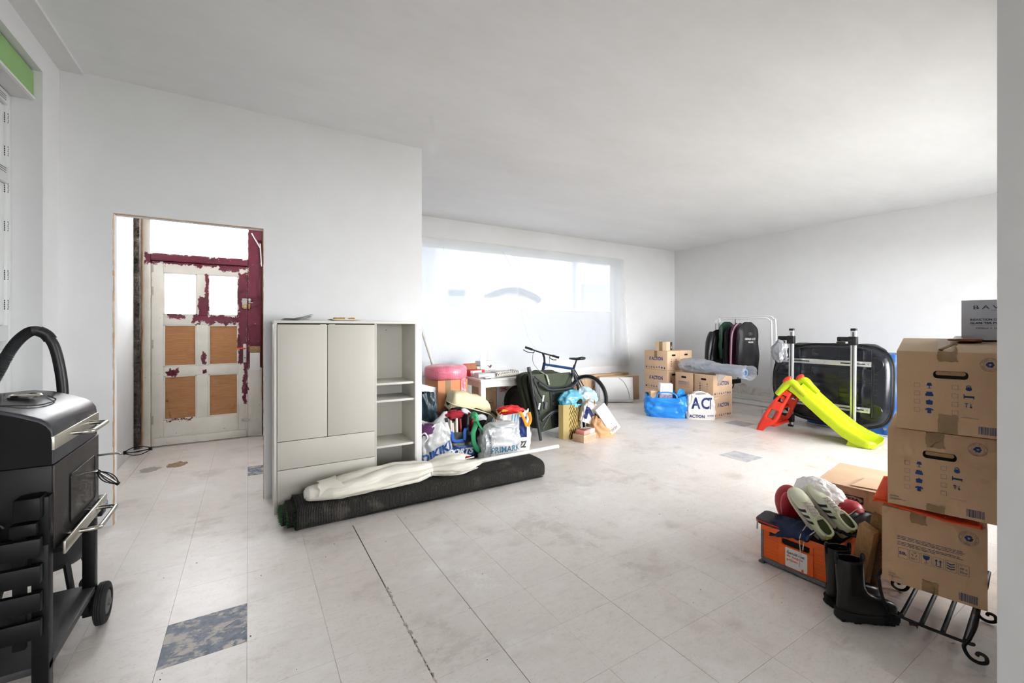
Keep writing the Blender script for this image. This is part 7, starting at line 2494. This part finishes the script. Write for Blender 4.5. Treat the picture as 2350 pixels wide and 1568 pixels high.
# ------------------------------------------------------------------ gift bags on the floor
gbg = thing('gold_gift_bag', 'tall paper gift bag with gold side and black gold stripes', 'paper bag', (3.315, 4.10, 0), math.radians(20))
M_GOLD = pm('gold_paper', (226, 202, 140), .4, .0, var=.1, scale=4)
t = NT('tiger_stripe_paper')
p = t.obj()
o3 = t.sep(p)
ph = t.m('ADD', t.m('MULTIPLY', o3[0], 150.0), t.m('MULTIPLY', o3[2], -95.0))
ph = t.m('ADD', ph, t.m('MULTIPLY', t.noise(p, 10, 3, .5), 9.0))
st_ = t.step(t.m('SINE', ph), .0, .12)
t.bsdf(t.mix(st_, rgb((202, 172, 96)), rgb((34, 30, 26))), .4)
M_TIG = t.mat
obj('gusset_side', MB().add([(0, 0, 0), (-.03, .135, 0), (-.03, .135, .41), (0, 0, .42), (-.035, .065, .415), (-.035, .065, 0)], [(0, 5, 4, 3), (5, 1, 2, 4)]), M_GOLD, gbg, solid=.002)
obj('front_face', MB().grid(lambda u, v_: (.27 * u, -.004 * math.sin(PI * u), .42 * v_ - .01 * u * v_), 10, 10), M_TIG, gbg, solid=.002)
obj('back_face', MB().grid(lambda u, v_: (-.03 + .27 * u, .135, .41 * v_), 4, 4), M_TIG, gbg, solid=.002)
obj('gusset_side', MB().add([(.27, 0, 0), (.24, .135, 0), (.24, .135, .41), (.27, 0, .41)], [(0, 1, 2, 3)]), M_GOLD, gbg, solid=.002)
obj('bottom', MB().add([(0, 0, .003), (.27, 0, .003), (.24, .135, .003), (-.03, .135, .003)], [(0, 1, 2, 3)]), M_GOLD, gbg)
obj('cord', MB().tube(spline([(.10, -.004, .37), (.10, -.012, .33), (.14, -.014, .30), (.18, -.012, .33), (.18, -.004, .37)], 7), .003, 6), pm('gold_cord', (120, 96, 50), .6), gbg, smooth=True)
bp = obj('blue_plastic_bag', blob(.15, .085, .10, .20, 1.5, 11, 64, 44), film('aqua_plastic', (128, 216, 242), .12, .4, .25, .35, 18, .1), None, smooth=True, angle=180)
bp.location = (3.43, 4.215, .455)
tag(bp, 'crumpled aqua blue plastic bag bulging out of the gold gift bag', 'plastic bag')
bp2 = obj('pale_plastic_bag', blob(.17, .09, .11, .2, 1.5, 17, 64, 44), film('pale_aqua_plastic', (214, 238, 246), .25, .4, .25, .35, 18, .1), None, smooth=True, angle=180)
bp2.location = (3.70, 4.22, .46)
bp2.rotation_euler = (0, .45, .3)
tag(bp2, 'pale translucent blue plastic bag behind the gold gift bag', 'plastic bag')
sk = obj('black_glove', blob(.06, .04, .045, .2, 2, 21, 30, 20), pm('black_knit', (26, 28, 30), .9), None, smooth=True, angle=180)
sk.location = (3.50, 4.17, .445)
tag(sk, 'small black knitted bundle on top of the gold gift bag', 'clothing')
br_ = thing('small_brown_box', 'flat brown parcel on the floor in front of the gift bag', 'box', (3.35, 3.875, 0), math.radians(14))
obj('box', MB().bb(0, .255, 0, .165, 0, .085), M_CARDF, br_, bevel=.002)
obj('front_print', MB().bb(.01, .245, -.0012, 0, .012, .07), pm('parcel_print', (204, 186, 168), .6, col2=(160, 122, 96), scale=30, stretch=(6, 1, 1)), br_)
pk_ = thing('pink_box', 'thin pink and white packet on the brown parcel', 'box', (3.375, 3.90, .0855), math.radians(16))
obj('box', MB().bb(0, .23, 0, .12, 0, .045), pm('salmon_pink', (238, 156, 146), .5, var=.05), pk_, bevel=.002)
obj('white_end', MB().bb(.13, .231, -.0012, .1212, .0, .046), M_WHITE, pk_)
obj('window_print', MB().bb(.03, .11, .02, .1, .0452, .0462), pm('dark_pink_print', (132, 60, 64), .5), pk_)
obj('window_print', MB().bb(.145, .19, .02, .1, .0462, .0472), pm('grey_pack_print', (120, 110, 112), .5), pk_)
pbg, pbm = open_bag('brown_paper_bag', 'slumped brown paper bag lying beside the gift bag', 'paper bag', (3.775, 4.05, 0), -.25, .34, .22, .24, cardboard('kraft_paper', (190, 146, 104), (206, 164, 122)), 19, wr=.02, e=3, taper=.2, rim=.04, slump=.03)
obj('inner', MB().loft([[Vector((x * .8, y * .8, z)) for x, y in sellipse(.3, .2, 3, 30)] for z in (.17, .176)]), M_CARDD, pbg)
zb, zm = open_bag('navy_logo_bag', 'white bag with navy Z shaped print leaning over the brown paper bag', 'bag', (3.60, 4.12, .17), (0, .35, -.3), .20, .10, .26, M_WBAG, 23, wr=.015, e=4)
M = frame((0, -.2, .12), (1, 0, 0), (0, 0, 1))
text('N', .15, M, M_NAVYP, zb, .18, .05, on=zm)
obj('handle', ribbon([(-.09, -.04, .22), (-.1, -.06, .28), (-.03, -.07, .3), (.0, -.06, .24)], .02, (0, 1, 0)), M_ORH, zb, smooth=True, solid=.003)
wbx = thing('white_shoe_box', 'tilted white box with circle mark and script lettering on the paper bag', 'box', (3.80, 4.00, .235), (0, .95, -.25))
obj('box', MB().bb(-.19, .20, -.075, .075, -.075, .075), pm('pinkish_white_card', (236, 226, 224), .55, var=.03), wbx, bevel=.004)
M = frame((0, -.0758, 0), (1, 0, 0), (0, 0, 1))
mb = MB()
ring2(mb, .02, .02, .003, M @ Matrix.Translation((.08, 0, 0)), 20)
ring2(mb, .006, .006, .006, M @ Matrix.Translation((.08, 0, 0)), 10)
flat('circle_mark', mb, M_INK, wbx)
text('serax', .034, M @ Matrix.Translation((.155, 0, 0)) @ Matrix.Rotation(PI / 2, 4, 'Z'), M_INK, wbx, .10, .02, .3)
